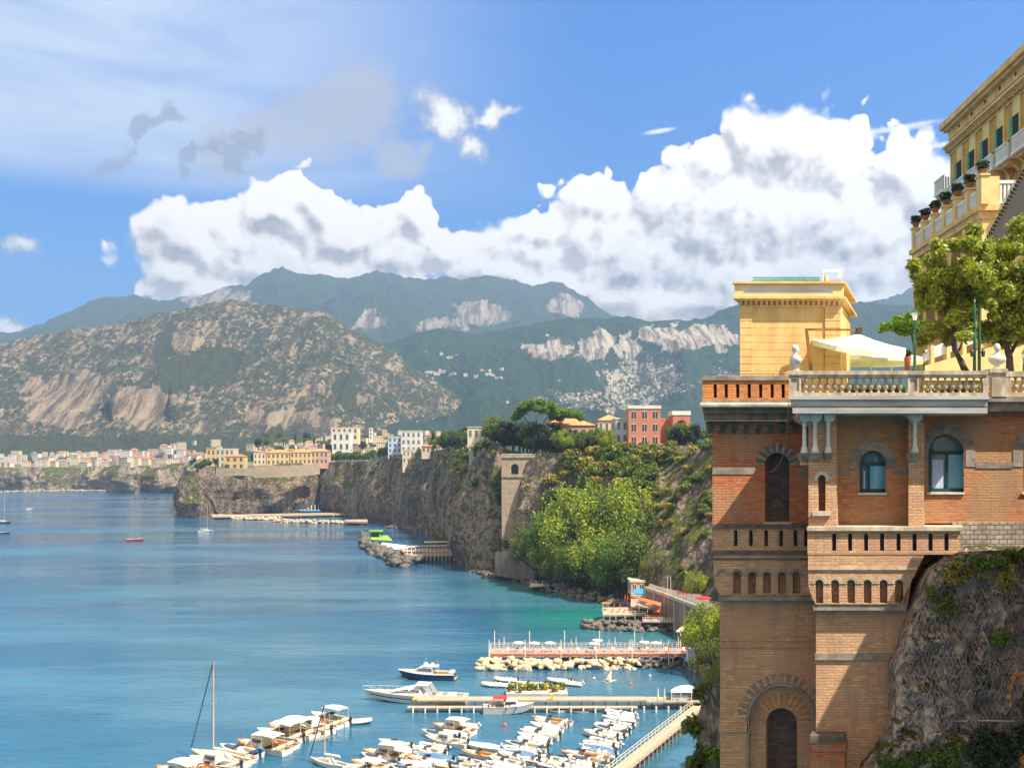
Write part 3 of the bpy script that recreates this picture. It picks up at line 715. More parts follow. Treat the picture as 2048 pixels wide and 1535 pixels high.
def ringQ(cx, cyy, ro, ri, Y, ext=0, n=20, a0=0.0, a1=math.pi):       # a voussoir ring about (cx, cyy), legs down by ext
    x, z = Q(cx, cyy, Y); s = Y / F; L = []
    if ext: L.append((x + ro * s * math.cos(a0), z - ext * s))
    L += [(x + ro * s * math.cos(a0 + (a1 - a0) * i / n), z + ro * s * math.sin(a0 + (a1 - a0) * i / n)) for i in range(n + 1)]
    if ext: L.append((x + ro * s * math.cos(a1), z - ext * s)); L.append((x + ri * s * math.cos(a1), z - ext * s))
    L += [(x + ri * s * math.cos(a1 - (a1 - a0) * i / n), z + ri * s * math.sin(a1 - (a1 - a0) * i / n)) for i in range(n + 1)]
    if ext: L.append((x + ri * s * math.cos(a0), z - ext * s))
    return L
def vouss(mb, cx, cyy, ro, ri, Y, dep, n=15, gap=0.12, a0=0.0, a1=math.pi, mats=(0, 1)):
    for i in range(n):
        b0 = a0 + (a1 - a0) * (i + gap / 2) / n; b1 = a0 + (a1 - a0) * (i + 1 - gap / 2) / n
        mb.mat = mats[i % 2] if len(mats) > 1 else mats[0]
        mb.prism(ringQ(cx, cyy, ro, ri, Y, n=2, a0=b0, a1=b1), [], Y, Y + dep, SHR, back=False)
    mb.mat = 0
villa = empty('brick_villa', W(1640, 1535, 36), 'orange and tan brick villa with arched niches built against the cliff at the right', 'villa')
def part(mb, name, mat, label=None, parent=None):
    o = mb.build(name, mat, parent or villa)
    if label: o['label'] = label
    return o
YL, YB, YS, YG = 36.0, 33.6, 32.55, 34.4
# --- left tower, upper wall
mb = MB(); mb.prism(RQ(1425, 855, 1640, 1052, YL), [AQ(1554, 1045, 49, 905, YL)], YL, YL + 0.5, SHR); part(mb, 'tower_wall', M['br_red'], 'orange red upper wall of the corner tower')
mb = MB(); mb.prism(RQ(1520, 900, 1592, 1049, YL + 0.5), [], YL + 0.5, YL + 0.7, SHR); part(mb, 'bricked_up_door', M['br_dark'])
mb = MB(); vouss(mb, 1554, 930, 44, 25, YL - 0.05, 0.3, 17); mb.prism(RQ(1425, 934, 1510, 948, YL - 0.03), [], YL - 0.03, YL + 0.2, SHR); mb.prism(RQ(1598, 934, 1616, 948, YL - 0.03), [], YL - 0.03, YL + 0.2, SHR)
part(mb, 'arch_surround', [M['stone'], M['stone_mid']], 'grey brown voussoirs over the tall bricked-up door')
mb = MB(); mb.prism(RQ(1527, 1044, 1583, 1049, YL - 0.1), [], YL - 0.1, YL + 0.5, SHR); part(mb, 'door_sill', M['stone_pale'])
# cornice, corbels, ledge
mb = MB(); mb.sm = False
z1 = Q(0, 815, 35.25)[1]; z0 = Q(0, 868, YL)[1]
mb.prism(RQ(1408, 824, 1640, 842, 35.3), [], 35.3, YL + 1, SHR)
mb.prism(RQ(1412, 838, 1640, 848, 35.45), [], 35.45, YL + 1, SHR)
mb.prism(RQ(1405, 815, 1640, 826, 35.22), [], 35.22, YL + 1, SHR)
for k in range(9):
    x0 = 1414 + k * 24
    a = Q(x0, 866, YL); b = Q(x0 + 9, 842, 35.5)
    w = 9 / F * 36
    xa = a[0]
    mb.hexa([(xa, YL - 0.12, a[1]), (xa + w, YL - 0.12, a[1]), (xa + w, YL + 0.2, a[1]), (xa, YL + 0.2, a[1]), (xa, 35.5, b[1]), (xa + w, 35.5, b[1]), (xa + w, YL + 0.2, b[1]), (xa, YL + 0.2, b[1])])
part(mb, 'bracketed_cornice', M['stone_dark'], 'dark corbelled cornice')  # whole cornice in the dark stone colour
mb = MB(); mb.hexa([Vector((Q(1425, 866, YL)[0], YL - .02, Q(0, 866, YL)[1])), Vector((Q(1640, 866, YL)[0], YL - .02, Q(0, 866, YL)[1])), (12.0, 37, Q(0, 866, YL)[1]), (8.0, 37, Q(0, 866, YL)[1]),
    Vector((Q(1414, 842, 35.62)[0], 35.62, Q(0, 842, 35.62)[1])), Vector((Q(1640, 842, 35.62)[0], 35.62, Q(0, 842, 35.62)[1])), (12.0, 37, Q(0, 842, 35.62)[1]), (7.9, 37, Q(0, 842, 35.62)[1])])
part(mb, 'frieze', M['br_red'])
mb = MB()
x0, _ = Q(1400, 0, 35.1); x1, _ = Q(1640, 0, 35.1)
prof = [(0.10, -0.09), (0.02, -0.09), (0.0, -0.05), (-0.01, 0.0), (0.0, 0.05), (0.03, 0.09), (0.12, 0.09)]
zc = Q(0, 809.5, 35.1)[1]
V = []
for (d, h) in prof: V += [(x0 + d * 0.4, 35.1 + d, zc + h), (x1, 35.1 + d, zc + h), ]
n_ = len(prof); fs = [(2 * i, 2 * i + 1, 2 * i + 3, 2 * i + 2) for i in range(n_ - 1)]
mb.add(V, fs); mb.box(x0 + 0.05, 35.2, zc - 0.09, x1, 37.0, zc + 0.09, SHR)
part(mb, 'roll_moulding', M['stone_pale'])
# top parapet with slots
mb = MB(); Y = 35.4
slots = [RQ(x - 3.6, 768, x + 3.6, 795, Y) for x in (1430, 1452, 1475, 1498, 1521, 1544, 1566)]
mb.prism(RQ(1405, 757, 1600, 801, Y), slots, Y, Y + 0.32, SHR); part(mb, 'slotted_parapet', M['br_org'], 'bright orange brick parapet with dark vertical slots')
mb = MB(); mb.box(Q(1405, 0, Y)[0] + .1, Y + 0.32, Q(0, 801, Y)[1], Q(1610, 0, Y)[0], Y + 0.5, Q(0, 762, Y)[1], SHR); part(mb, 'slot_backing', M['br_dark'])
mb = MB(); mb.prism(RQ(1403, 751, 1610, 760, Y - 0.06), [], Y - 0.06, Y + 0.42, SHR); mb.prism(RQ(1404, 799, 1610, 806, Y - 0.05), [], Y - 0.05, Y + 0.5, SHR); part(mb, 'parapet_coping', M['stone'])
mb = MB(); yr = Y + 0.2
mb.tube([W(1418, 747.5, yr), W(1590, 747.5, yr)], 0.012, 5)
for px in range(1420, 1590, 42): mb.tube([W(px, 754, yr), W(px, 747, yr)], 0.012, 5)
part(mb, 'cable_rail', M['iron'])
# --- mid band of the left tower: slit parapet, arcade
def slit_band(x0, x1, yt, yb, Y, xs, w, ys0, ys1, mat, name, lab, backx=None):
    mb = MB(); mb.prism(RQ(x0, yt, x1, yb, Y), [AQ(x, ys1, w, ys0, Y, 8) for x in xs], Y, Y + 0.3, SHR); part(mb, name, mat, lab)
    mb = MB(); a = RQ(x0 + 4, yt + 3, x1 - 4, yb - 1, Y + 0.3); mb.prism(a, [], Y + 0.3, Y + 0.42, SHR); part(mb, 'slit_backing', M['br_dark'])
slit_band(1425, 1640, 1054, 1101, YL - 0.15, (1471, 1501.5, 1532, 1562, 1591, 1612), 8, 1059, 1092, M['br_tan'], 'slit_parapet', 'shaded tan brick band with narrow slits on the left tower')
mb = MB(); mb.prism(RQ(1423, 1048, 1640, 1055, YL - 0.25), [], YL - 0.25, YL + 0.5, SHR); mb.prism(RQ(1424, 1101, 1640, 1108, YL - 0.22), [], YL - 0.22, YL + 0.5, SHR); mb.prism(RQ(1426, 1116, 1640, 1119, YL - 0.18), [], YL - 0.18, YL + 0.5, SHR)
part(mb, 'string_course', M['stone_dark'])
Y = YL - 0.15
mb = MB(); mb.prism([Q(1440, 1189, Y), Q(1640, 1189, Y), Q(1640, 1106, Y), Q(1426, 1106, Y), Q(1427, 1150, Y), Q(1432, 1175, Y)], [AQ(x, 1187, 15.5, 1143, Y, 10) for x in (1474, 1504, 1534, 1564, 1593)], Y, Y + 0.42, SHR); part(mb, 'niche_arcade', M['br_tan'])
mb = MB()
for x in (1446, 1474, 1504, 1534, 1564, 1593): vouss(mb, x, 1151, 13.5, 8.2, Y - 0.03, 0.1, 9, mats=(0,))
part(mb, 'niche_arch', M['stone'])
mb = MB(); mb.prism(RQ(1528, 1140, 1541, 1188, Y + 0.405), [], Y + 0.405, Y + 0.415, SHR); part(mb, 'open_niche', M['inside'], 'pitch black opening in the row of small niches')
mb = MB(); mb.prism(RQ(1437, 1188, 1640, 1200, YL - 0.12), [], YL - 0.12, YL + 0.6, SHR); part(mb, 'niche_ledge', M['stone'])
# --- left tower, lower wall
Y = YL + 0.25
wl = [Q(1440, 1560, Y), Q(1660, 1560, Y), Q(1660, 1110, Y), Q(1440, 1110, Y)]
mb = MB(); mb.prism(wl, [AQ(1563, 1559, 132, 1369, Y, 24)], Y, Y + 0.3, SHR); part(mb, 'lower_wall', M['br_tan'])
mb = MB(); Y2 = Y + 0.3; mb.prism(RQ(1490, 1355, 1650, 1560, Y2), [AQ(1563, 1559, 62, 1415, Y2, 16)], Y2, Y2 + 0.42, SHR); part(mb, 'arch_infill', M['br_tan'])
mb = MB(); Y3 = Y2 + 0.42; mb.prism(RQ(1520, 1400, 1606, 1560, Y3), [], Y3, Y3 + 0.1, SHR); part(mb, 'walled_up_arch', M['br_dark'])
mb = MB(); vouss(mb, 1563, 1435, 88, 70, Y - 0.05, 0.3, 35, mats=(0, 1)); mb.mat = 0
mb.prism(RQ(1440, 1275, 1660, 1280, Y - 0.06), [], Y - 0.06, Y + 0.2, SHR); mb.prism(RQ(1440, 1290, 1660, 1294, Y - 0.06), [], Y - 0.06, Y + 0.2, SHR); mb.prism(RQ(1438, 1447, 1496, 1463, Y - 0.08), [], Y - 0.08, Y + 0.2, SHR)
part(mb, 'big_arch_ring', [M['br_tan'], M['stone']])
mb = MB(); mb.prism(ringQ(1563, 1435, 69, 64.5, Y - 0.08, ext=115), [], Y - 0.08, Y + 0.1, SHR); part(mb, 'arch_moulding', M['stone'])
mb = MB(); vouss(mb, 1563, 1446, 60, 31.5, Y2 - 0.02, 0.1, 27, gap=0.06, mats=(0, 1)); part(mb, 'door_arch_ring', [M['br_tan'], M['br_wall']])
# core behind the left tower and the whole terrace
mb = MB(); zt = Q(0, 800, YL)[1]
mb.box(Q(1441, 0, Y2)[0] + 0.4, YL + 1.15, -2, 14, 46, Q(0, 1106, YL)[1], SHR)
mb.box(Q(1426, 0, YL)[0] + 0.35, YL + 0.72, Q(0, 1106, YL)[1], 14, 46, zt, SHR)
part(mb, 'core', M['br_wall'])
mb = MB(); mb.box(Q(1440, 0, 36.2)[0], 36.25, -2, 14, 36.9, Q(0, 1558, 36.2)[1], SHR); part(mb, 'base', M['br_tan'])
# --- bay on the right of it
Y = YB
mb = MB(); mb.prism(RQ(1617, 824, 1673, 1056, Y), [AQ(1643.5, 1022, 15, 949, Y, 10)], Y, Y + 0.5, SHR); mb.box(Q(1617, 0, Y)[0] + .23, Y + 0.5, Q(0, 1056, Y)[1], Q(1673, 0, Y)[0] + .2, YL + 0.3, Q(0, 824, Y)[1], SHR)
part(mb, 'bay_pier', M['br_tan'], 'tan brick pier with a slit window and hanging marble columns')
mb = MB(); mb.prism(ringQ(1643.5, 957, 15, 7.8, Y - 0.03, ext=4), [], Y - 0.03, Y + 0.1, SHR); part(mb, 'slit_hood', M['stone_pale']); mb = MB(); mb.prism(RQ(1625, 1022, 1661, 1031, Y - 0.14), [], Y - 0.14, Y + 0.1, SHR)
part(mb, 'slit_sill', M['stone_pale'])
mb = MB(); mb.prism(RQ(1634, 946, 1653, 1024, Y + 0.46), [], Y + 0.46, Y + 0.49, SHR); part(mb, 'slit_infill', M['br_red'])
def colonnette(px, Y, y0=828, y1=906):
    s = Y / F
    mb = MB(); x, zt_ = Q(px, y0, Y); zb = Q(px, y1, Y)[1]
    mb.box(x - 11 * s, Y - 11 * s, zt_ - 5 * s, x + 11 * s, Y + 0.4, zt_)
    mb.hexa([(x - 7 * s, Y - 7 * s, zt_ - 15 * s), (x + 7 * s, Y - 7 * s, zt_ - 15 * s), (x + 7 * s, Y + 7 * s, zt_ - 15 * s), (x - 7 * s, Y + 7 * s, zt_ - 15 * s),
             (x - 11 * s, Y - 11 * s, zt_ - 5 * s), (x + 11 * s, Y - 11 * s, zt_ - 5 * s), (x + 11 * s, Y + 11 * s, zt_ - 5 * s), (x - 11 * s, Y + 11 * s, zt_ - 5 * s)])
    o1 = mb
    mb.sm = True
    mb.lathe((x, Y, zb), [(8 * s, 0), (8 * s, 4 * s), (6.5 * s, 6 * s), (7 * s, 9 * s), (5 * s, 13 * s), (4.2 * s, 17 * s), (3.8 * s, (y1 - y0 - 22) * s), (5 * s, (y1 - y0 - 20) * s), (4.4 * s, (y1 - y0 - 18) * s), (6 * s, (y1 - y0 - 14) * s)], 12)
    mb.sm = False
    mb.mat = 1
    mb.hexa([(x - 5 * s, Y + .0, zb - 14 * s), (x + 5 * s, Y + .0, zb - 14 * s), (x + 5 * s, Y + .4, zb - 14 * s), (x - 5 * s, Y + .4, zb - 14 * s), (x - 9 * s, Y - 9 * s, zb), (x + 9 * s, Y - 9 * s, zb), (x + 9 * s, Y + .4, zb), (x - 9 * s, Y + .4, zb)])
    return part(mb, 'column', [M['marble'], M['stone']])
for px in (1630.5, 1656.5): colonnette(px, YB - 0.17)
colonnette(1830, YB - 0.17)
colonnette(1609, YB + 0.1)
mb = MB(); mb.prism([Q(1590, 831, YB + .05), Q(1617, 831, YB + .05), Q(1617, 852, YB + .05), Q(1603, 846, YB + .05), Q(1596, 840, YB + .05)], [], YB + 0.05, YB + 0.6, 0.1)
part(mb, 'corner_bracket', M['br_tan']); mb = MB(); mb.prism(RQ(1600, 905, 1619, 930, YB + .2), [], YB + 0.2, YB + 0.6, SHR); part(mb, 'corner_bracket', M['br_tan'])
# loggia wall, its window, pillar, right wall
mb = MB(); Y = YG; mb.prism(RQ(1660, 820, 1847.5, 1062, Y), [AQ(1745, 986, 52, 901, Y, 16)], Y, Y + 0.4, SHR); part(mb, 'loggia_wall', M['br_wall'], 'shaded brick wall under the terrace slab')
mb = MB(); mb.prism(RQ(1817, 824, 1848, 1056, YB), [], YB, YG + 0.3, SHR); part(mb, 'pillar', M['br_tan'])
mb = MB(); mb.prism(ringQ(1745, 927, 46, 26.5, YG - 0.03, ext=10), [], YG - 0.03, YG + 0.2, SHR); mb.prism(RQ(1660, 936, 1699, 948, YG - 0.03), [], YG - 0.03, YG + 0.2, SHR); mb.prism(RQ(1791, 936, 1818, 948, YG - 0.03), [], YG - 0.03, YG + 0.2, SHR)
part(mb, 'arch_surround', M['stone'])
mb = MB(); Y = YG; mb.prism(RQ(1848, 820, 2150, 1046, Y), [AQ(1892, 985, 71, 869, Y, 18), AQ(2086, 985, 78, 869, Y, 18)], Y, Y + 0.4, SHR); part(mb, 'right_wall', M['br_wall'], 'sunlit orange brown brick wall at the right edge')
mb = MB(); mb.prism(ringQ(1894, 905, 57, 37.5, YG - 0.03, ext=28), [], YG - 0.03, YG + 0.2, SHR); mb.prism(RQ(1952, 924, 2025, 936, YG - 0.03), [], YG - 0.03, YG + 0.2, SHR); mb.prism(ringQ(2086, 905, 60, 39.5, YG - 0.03, ext=28), [], YG - 0.03, YG + 0.2, SHR)
part(mb, 'arch_surround', M['stone'])
def arched_window(cx, w, yb, yt, Y, split, parent, door=False):
    s = Y / F; Yf = Y + 0.28
    k = 1 + 0.28 / Y; dx = SHR * 0.28 / s * 1.0
    sx = lambda px: px  # opening drift is covered by overscan
    r = w / 2 + 2; cxx = cx + dx * 0.35
    mb = MB()
    holes = []
    x0, x1 = cxx - r + 4.5, cxx + r - 4.5
    zs = yt + r - 2
    mid = x0 + (x1 - x0) * split
    holes.append(RQ(x0, zs + 4, mid - 2, yb - 8, Yf)); holes.append(RQ(mid + 2, zs + 4, x1, yb - 8, Yf))
    # half-round light above
    c = Q(cxx, zs - 3, Yf); rr = (r - 5) * s
    holes.append([(c[0] + rr * math.cos(math.pi * i / 14), c[1] + rr * math.sin(math.pi * i / 14)) for i in range(15)])
    mb.prism(AQ(cxx, yb + 1, 2 * r, yt - 1, Yf, 18), holes, Yf, Yf + 0.07, SHR)
    w_ = part(mb, 'window', M['frame'], None, parent)
    mb = MB(); mb.prism(RQ(mid, zs, cxx + r - 3, yb - 3, Yf + 0.04), [], Yf + 0.04, Yf + 0.05); mb.build('pane', M['glass_sky_painted'], w_)
    mb = MB(); mb.prism(AQ(cxx, yb, 2 * r - 2, yt + 2, Yf + 0.055, 18), [], Yf + 0.055, Yf + 0.065); mb.build('pane', M['glass'], w_)
    mb = MB(); mb.prism(RQ(x0 + 3, zs + 14, mid - 8, yb - 6, Yf + 0.045), [], Yf + 0.045, Yf + 0.05); mb.build('curtain', M['curt'], w_)
    mb = MB(); mb.prism(RQ(cx - w / 2 - 3, yb, cx + w / 2 + 2, yb + 4, Y - 0.08), [], Y - 0.08, Y + 0.32, SHR); mb.build('sill', M['marble'], w_)
    return w_
arched_window(1745, 52, 985, 901, YG, 0.30, villa)['label'] = 'smaller arched green window with a drawn curtain'
arched_window(1892, 71, 984, 869, YG, 0.50, villa)['label'] = 'larger arched green window with sky blue painted into its glass'
arched_window(2086, 78, 984, 869, YG, 0.5, villa)
# bay parapet, arcade, lower wall
slit_band(1615, 1920, 1060, 1108, YB - 0.12, (1668, 1700, 1732, 1764, 1797, 1829, 1861, 1893), 8.5, 1066, 1101, M['br_tan'], 'slit_parapet', 'sunlit tan brick band with narrow slits on the bay')
mb = MB(); mb.prism(RQ(1614, 1053, 1925, 1061, YB - 0.24), [], YB - 0.24, YG + 0.1, SHR); part(mb, 'parapet_ledge', M['stone_pale'])
Y = YB - 0.1
mb = MB(); mb.prism([Q(1632, 1208, Y), Q(1800, 1208, Y), Q(1850, 1107, Y), Q(1616, 1107, Y), Q(1617, 1172, Y), Q(1624, 1194, Y)], [AQ(x, 1206, 16, 1159, Y, 10) for x in (1638.5, 1670, 1702, 1735, 1767, 1798)], Y, Y + 0.4, SHR); part(mb, 'niche_arcade', M['br_tan'])
mb = MB()
for x in (1638.5, 1670, 1702, 1735, 1767, 1798): vouss(mb, x, 1167, 16, 8.6, Y - 0.03, 0.1, 11, gap=0.25, mats=(0,))
mb.prism(RQ(1616, 1134, 1835, 1139, Y - 0.06), [], Y - 0.06, Y + 0.1, SHR)
part(mb, 'niche_arch', M['stone_pale'])
Y = YB + 0.28
mb = MB(); mb.prism([Q(1632, 1560, Y), Q(1765, 1560, Y), Q(1830, 1107, Y), Q(1632, 1107, Y)], [], Y, YL + 0.6, SHR); part(mb, 'bay_lower_wall', M['br_tan'], 'sunlit tan brick wall of the bay below the niches')
mb = MB(); mb.prism(RQ(1626, 1206, 1812, 1220, Y - 0.34), [], Y - 0.34, Y + 0.1, SHR); mb.prism(RQ(1629, 1218, 1800, 1224, Y - 0.16), [], Y - 0.16, Y + 0.1, SHR)
mb.prism(RQ(1630, 1306, 1780, 1319, Y - 0.08), [], Y - 0.08, Y + 0.1, SHR)
part(mb, 'niche_ledge', M['stone'])
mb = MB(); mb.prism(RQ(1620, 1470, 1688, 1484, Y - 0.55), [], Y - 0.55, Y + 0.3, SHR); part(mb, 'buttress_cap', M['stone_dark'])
mb = MB(); mb.prism(RQ(1624, 1484, 1692, 1502, Y - 0.48), [], Y - 0.48, Y + 0.3, SHR); mb.prism(RQ(1620, 1502, 1690, 1580, Y - 0.42), [], Y - 0.42, Y + 0.3, SHR); part(mb, 'buttress', M['br_red'])
mb = MB(); mb.box(Q(1632, 0, Y)[0] + .1, Y + .05, -2, 30, 44, Q(0, 1558, Y)[1], SHR); part(mb, 'base', M['br_tan'])
mb = MB(); mb.prism(RQ(1905, 1044, 2160, 1110, YG - 0.1), [], YG - 0.1, YG + 0.6, SHR); part(mb, 'block_masonry', M['masonry'], 'pale rough block masonry under the right wall')
# core behind the bay up to the terrace
mb = MB(); mb.box(Q(1673, 0, YG + .4)[0] + 0.3, YG + 0.72, Q(0, 1107, Y)[1] - 1, 42, 60, Q(0, 797, YG)[1] - 0.25, 0.2); part(mb, 'core', M['br_wall'])
# slab
mb = MB(); Y = YS
mb.prism(RQ(1581, 798, 1975, 812, Y + 0.05), [], Y + 0.05, 37, SHR); mb.prism(RQ(1583, 811, 1975, 815, Y + 0.1), [], Y + 0.1, 37, SHR); mb.prism(RQ(1585, 814.5, 1975, 826, Y + 0.07), [], Y + 0.07, 37, SHR); mb.prism(RQ(1577, 791, 1978, 798.5, Y - 0.04), [], Y - 0.04, 37, SHR)
part(mb, 'terrace_slab', M['slab'], 'grey projecting concrete slab under the balustrade')
mb = MB(); mb.prism(RQ(1975, 793, 2170, 803, 33.7), [], 33.7, 37, 0.2); mb.prism(RQ(1975, 803, 2170, 822, 33.9), [], 33.9, 37, 0.2); part(mb, 'terrace_edge', M['stone'])
mb = MB(); mb.box(Q(1600, 0, 35)[0], 35.9, Q(0, 797, YS)[1] - 0.22, 30, 66, Q(0, 797, YS)[1], 0.46); part(mb, 'terrace_floor', M['slab'])
mb = MB(); mb.tube([W(1578, 800, YB), W(1575, 850, 35.3), W(1572, 880, 35.8), W(1568, 905, 35.85), W(1560, 925, 35.85), W(1548, 941, 35.85), W(1538, 944, 35.9)], 0.012, 6); part(mb, 'hanging_cable', M['cable'])
TZ = Q(0, 797, YS)[1]              # terrace floor height
# ---------------------------------------------------------------- balustrade
bal = empty('balustrade', (12, YS, TZ), 'weathered stone balustrade with bulbous balusters along the terrace edge', 'balustrade')
def bpart(mb, name, mat, label=None):
    o = mb.build(name, mat, bal)
    if label: o['label'] = label
    return o
Yb = YS + 0.12
mb = MB(); mb.prism(RQ(1576, 741, 1976, 749, Yb - 0.05), [], Yb - 0.05, Yb + 0.38, SHR); mb.prism(RQ(1578, 748.5, 1976, 754, Yb + 0.0), [], Yb, Yb + 0.34, SHR); bpart(mb, 'handrail', M['balu'])
mb = MB(); mb.prism(RQ(1578, 785, 1976, 791.5, Yb - 0.02), [], Yb - 0.02, Yb + 0.34, SHR); bpart(mb, 'plinth', M['balu'])
for (a, b) in ((1578, 1602), (1816, 1838), (1966, 1977)):
    mb = MB(); mb.prism(RQ(a, 753, b, 786, Yb), [RQ(a + 4, 757, b - 4, 782, Yb)] if b - a > 15 else [], Yb, Yb + 0.05, SHR); mb.prism(RQ(a + 1, 753, b - .5, 786, Yb + 0.05), [], Yb + 0.05, Yb + 0.3, SHR); bpart(mb, 'post', M['balu'])
s = Yb / F
bp = [(3.9, 0), (3.9, 2.2), (2.3, 3.2), (2.0, 4.6), (2.6, 6.5), (4.6, 9), (5.6, 12), (5.5, 14.5), (4.3, 17.5), (2.6, 21), (1.9, 24.5), (1.7, 27), (2.5, 28), (2.1, 29), (3.2, 30), (3.7, 30.8), (3.7, 32.5)]
mb = MB(); mb.sm = True; x, z = Q(1610.5, 786, Yb + .17); mb.lathe((x, Yb + 0.17, z), [(r * s, h * s) for r, h in bp], 12)
b0 = bpart(mb, 'baluster', M['balu'])
xs = [1610.5 + 14.6 * k for k in range(14)] + [1847 + 14.4 * k for k in range(9)]
for px in xs[1:]:
    c = b0.copy(); C.objects.link(c); c.location = b0.location + Vector(((px - 1610.5) * (Yb + .17) / F, 0, 0))
bal2 = empty('balustrade', (17.5, 33.8, TZ), 'short stone balustrade run beyond the corner pillar at the right edge', 'balustrade')
Y2b = 33.8
mb = MB(); mb.prism(RQ(1984, 740, 2012, 796, Y2b - 0.1), [], Y2b - 0.1, Y2b + 0.45); mb.prism(RQ(1980, 737, 2016, 745, Y2b - 0.16), [], Y2b - 0.16, Y2b + 0.5); mb.build('corner_pillar', M['balu'], bal2)
mb = MB(); mb.prism(RQ(2012, 742, 2170, 753, Y2b), [], Y2b, Y2b + 0.36); mb.prism(RQ(2012, 785, 2170, 796, Y2b), [], Y2b, Y2b + 0.36); mb.prism(RQ(2012, 753, 2022, 785, Y2b + .02), [], Y2b + .02, Y2b + 0.3); mb.build('handrail', M['balu'], bal2)
for k in range(9):
    c = b0.copy(); C.objects.link(c); c.parent = bal2; px = 2031 + 14.4 * k; x, z = Q(px, 786, Y2b + .17)
    x0_, z0_ = Q(1610.5, 786, Yb + .17)
    c.location = Vector((x - x0_, Y2b - Yb, z - z0_)) + (wloc(bal) - wloc(bal2))
# ---------------------------------------------------------------- unseen house-shaped occluder, added to shade the rock and the lower wall
house = empty('unseen_shade_block', (24, 22, 0), 'unseen house-shaped block added beside the viewpoint to shade the rock and wall', 'house')
mb = MB(); mb.box(17.5, 13, -2, 34, 31, 47.3); mb.build('wall', M['stone_pale'], house)
mb = MB(); mb.box(17.2, 12.7, 47.3, 34.3, 31.2, 47.6); mb.build('roof', M['stone'], house)
for zz in (44.2, 40.6, 37.0, 33.4):
    for yy in (15.5, 19.0, 22.5, 26.0, 29.0):
        mb = MB(); mb.box(17.44, yy - .45, zz, 17.6, yy + .45, zz + 1.6); w_ = mb.build('window', M['inside'], house)
        mb = MB(); mb.box(17.38, yy - .6, zz - .14, 17.6, yy + .6, zz - .01); mb.build('sill', M['stone_pale'], w_)
        for s_ in (-1, 1): mb = MB(); mb.box(17.40, yy + s_ * .72 - .24, zz, 17.5, yy + s_ * .72 + .24, zz + 1.6); mb.build('shutter', M['frame'], w_)
# ---------------------------------------------------------------- yellow turret
M['yel'] = pm('yellow_plaster', (0.76, 0.49, 0.19), (0.58, 0.34, 0.12), 1.3, 0.8, 0.15, detail=7, stretch=(1, 1, .35))
M['yel_l'] = pm('cream_plaster', (0.74, 0.55, 0.24), (0.64, 0.46, 0.19), 1.0, 0.8, 0.15)
M['yel_d'] = pm('ochre_plaster', (0.60, 0.34, 0.065), (0.46, 0.25, 0.05), 0.8, 0.85, 0.15)
M['white'] = pm('white_paint', (0.78, 0.76, 0.72), (0.66, 0.64, 0.60), 1.0, 0.6, 0.1)
M['green'] = pm('green_paint', (0.01, 0.13, 0.06), (0.008, 0.09, 0.045), 2, 0.35)
M['teal'] = pm('teal_lattice', (0.05, 0.30, 0.22), (0.03, 0.2, 0.16), 2, 0.6)
Y = 37.0
tur = empty('yellow_turret', (10, Y, TZ), 'square yellow plastered turret with white lattice parapet rising behind the brick parapet', 'turret')
def tp(mb, name, mat, label=None):
    o = mb.build(name, mat, tur)
    if label: o['label'] = label
D = 3.8
holes = []
mb = MB(); mb.prism(RQ(1480, 606, 1680, 800, Y), [], Y, Y + D, SHR); tp(mb, 'wall', M['yel'])
mb = MB(); ys = list(np.arange(628, 780, 14.3))
for yy in ys: mb.prism(RQ(1504, yy, 1650, yy + 13.6, Y - 0.012), [], Y - 0.012, Y + 0.01, SHR)
tp(mb, 'plank_panel', M['yel'])
for (a, b) in ((1480, 1504), (1650, 1680)):
    mb = MB()
    for yy in [613] + ys: mb.prism(RQ(a, yy, b, yy + 12.9, Y - 0.07), [], Y - 0.07, Y + 0.02, SHR)
    mb.prism(RQ(a + .5, 613, b - .5, 780, Y - 0.055), [], Y - 0.055, Y + 0.02, SHR)
    tp(mb, 'rusticated_pilaster', M['yel'])
mb = MB(); mb.prism(RQ(1680.5, 600, 1683, 800, Y - 0.02), [], Y - 0.02, Y + 0.3, SHR); tp(mb, 'lit_side_strip', M['yel_l'])  # cream strip stands in for the sunlit right side of the turret
mb = MB()
def frus(mb, a0, a1, yb_, b0, b1, yt_, Ya, Yb_):     # widening moulding from (a0..a1, row yb_) up to (b0..b1, row yt_)
    p, q = Q(a0, yb_, Ya), Q(a1, yb_, Ya); r, t = Q(b0, yt_, Yb_), Q(b1, yt_, Yb_)
    e = SHR * D
    mb.hexa([(p[0], Ya, p[1]), (q[0], Ya, q[1]), (q[0] + e, Ya + D, q[1]), (p[0] + e, Ya + D, p[1]), (r[0], Yb_, r[1]), (t[0], Yb_, t[1]), (t[0] + e, Yb_ + D + 0.6, t[1]), (r[0] + e, Yb_ + D + .6, r[1])])
frus(mb, 1479, 1681, 614, 1477, 1683, 610, Y - 0.04, Y - 0.07)
frus(mb, 1473, 1686, 601, 1467, 1689, 596, Y - 0.27, Y - 0.33)
mb.prism(RQ(1465, 592, 1691, 597, Y - 0.36), [], Y - 0.36, Y + D + .4, SHR)
mb.prism(RQ(1464, 562, 1691, 566.5, Y - 0.36), [], Y - 0.36, Y + D + .4, SHR)
tp(mb, 'cornice', M['yel'])
mb = MB(); frus(mb, 1481, 1679, 611, 1479, 1683, 600, Y - 0.03, Y - 0.12); tp(mb, 'frieze', M['yel_d'])
mb = MB()
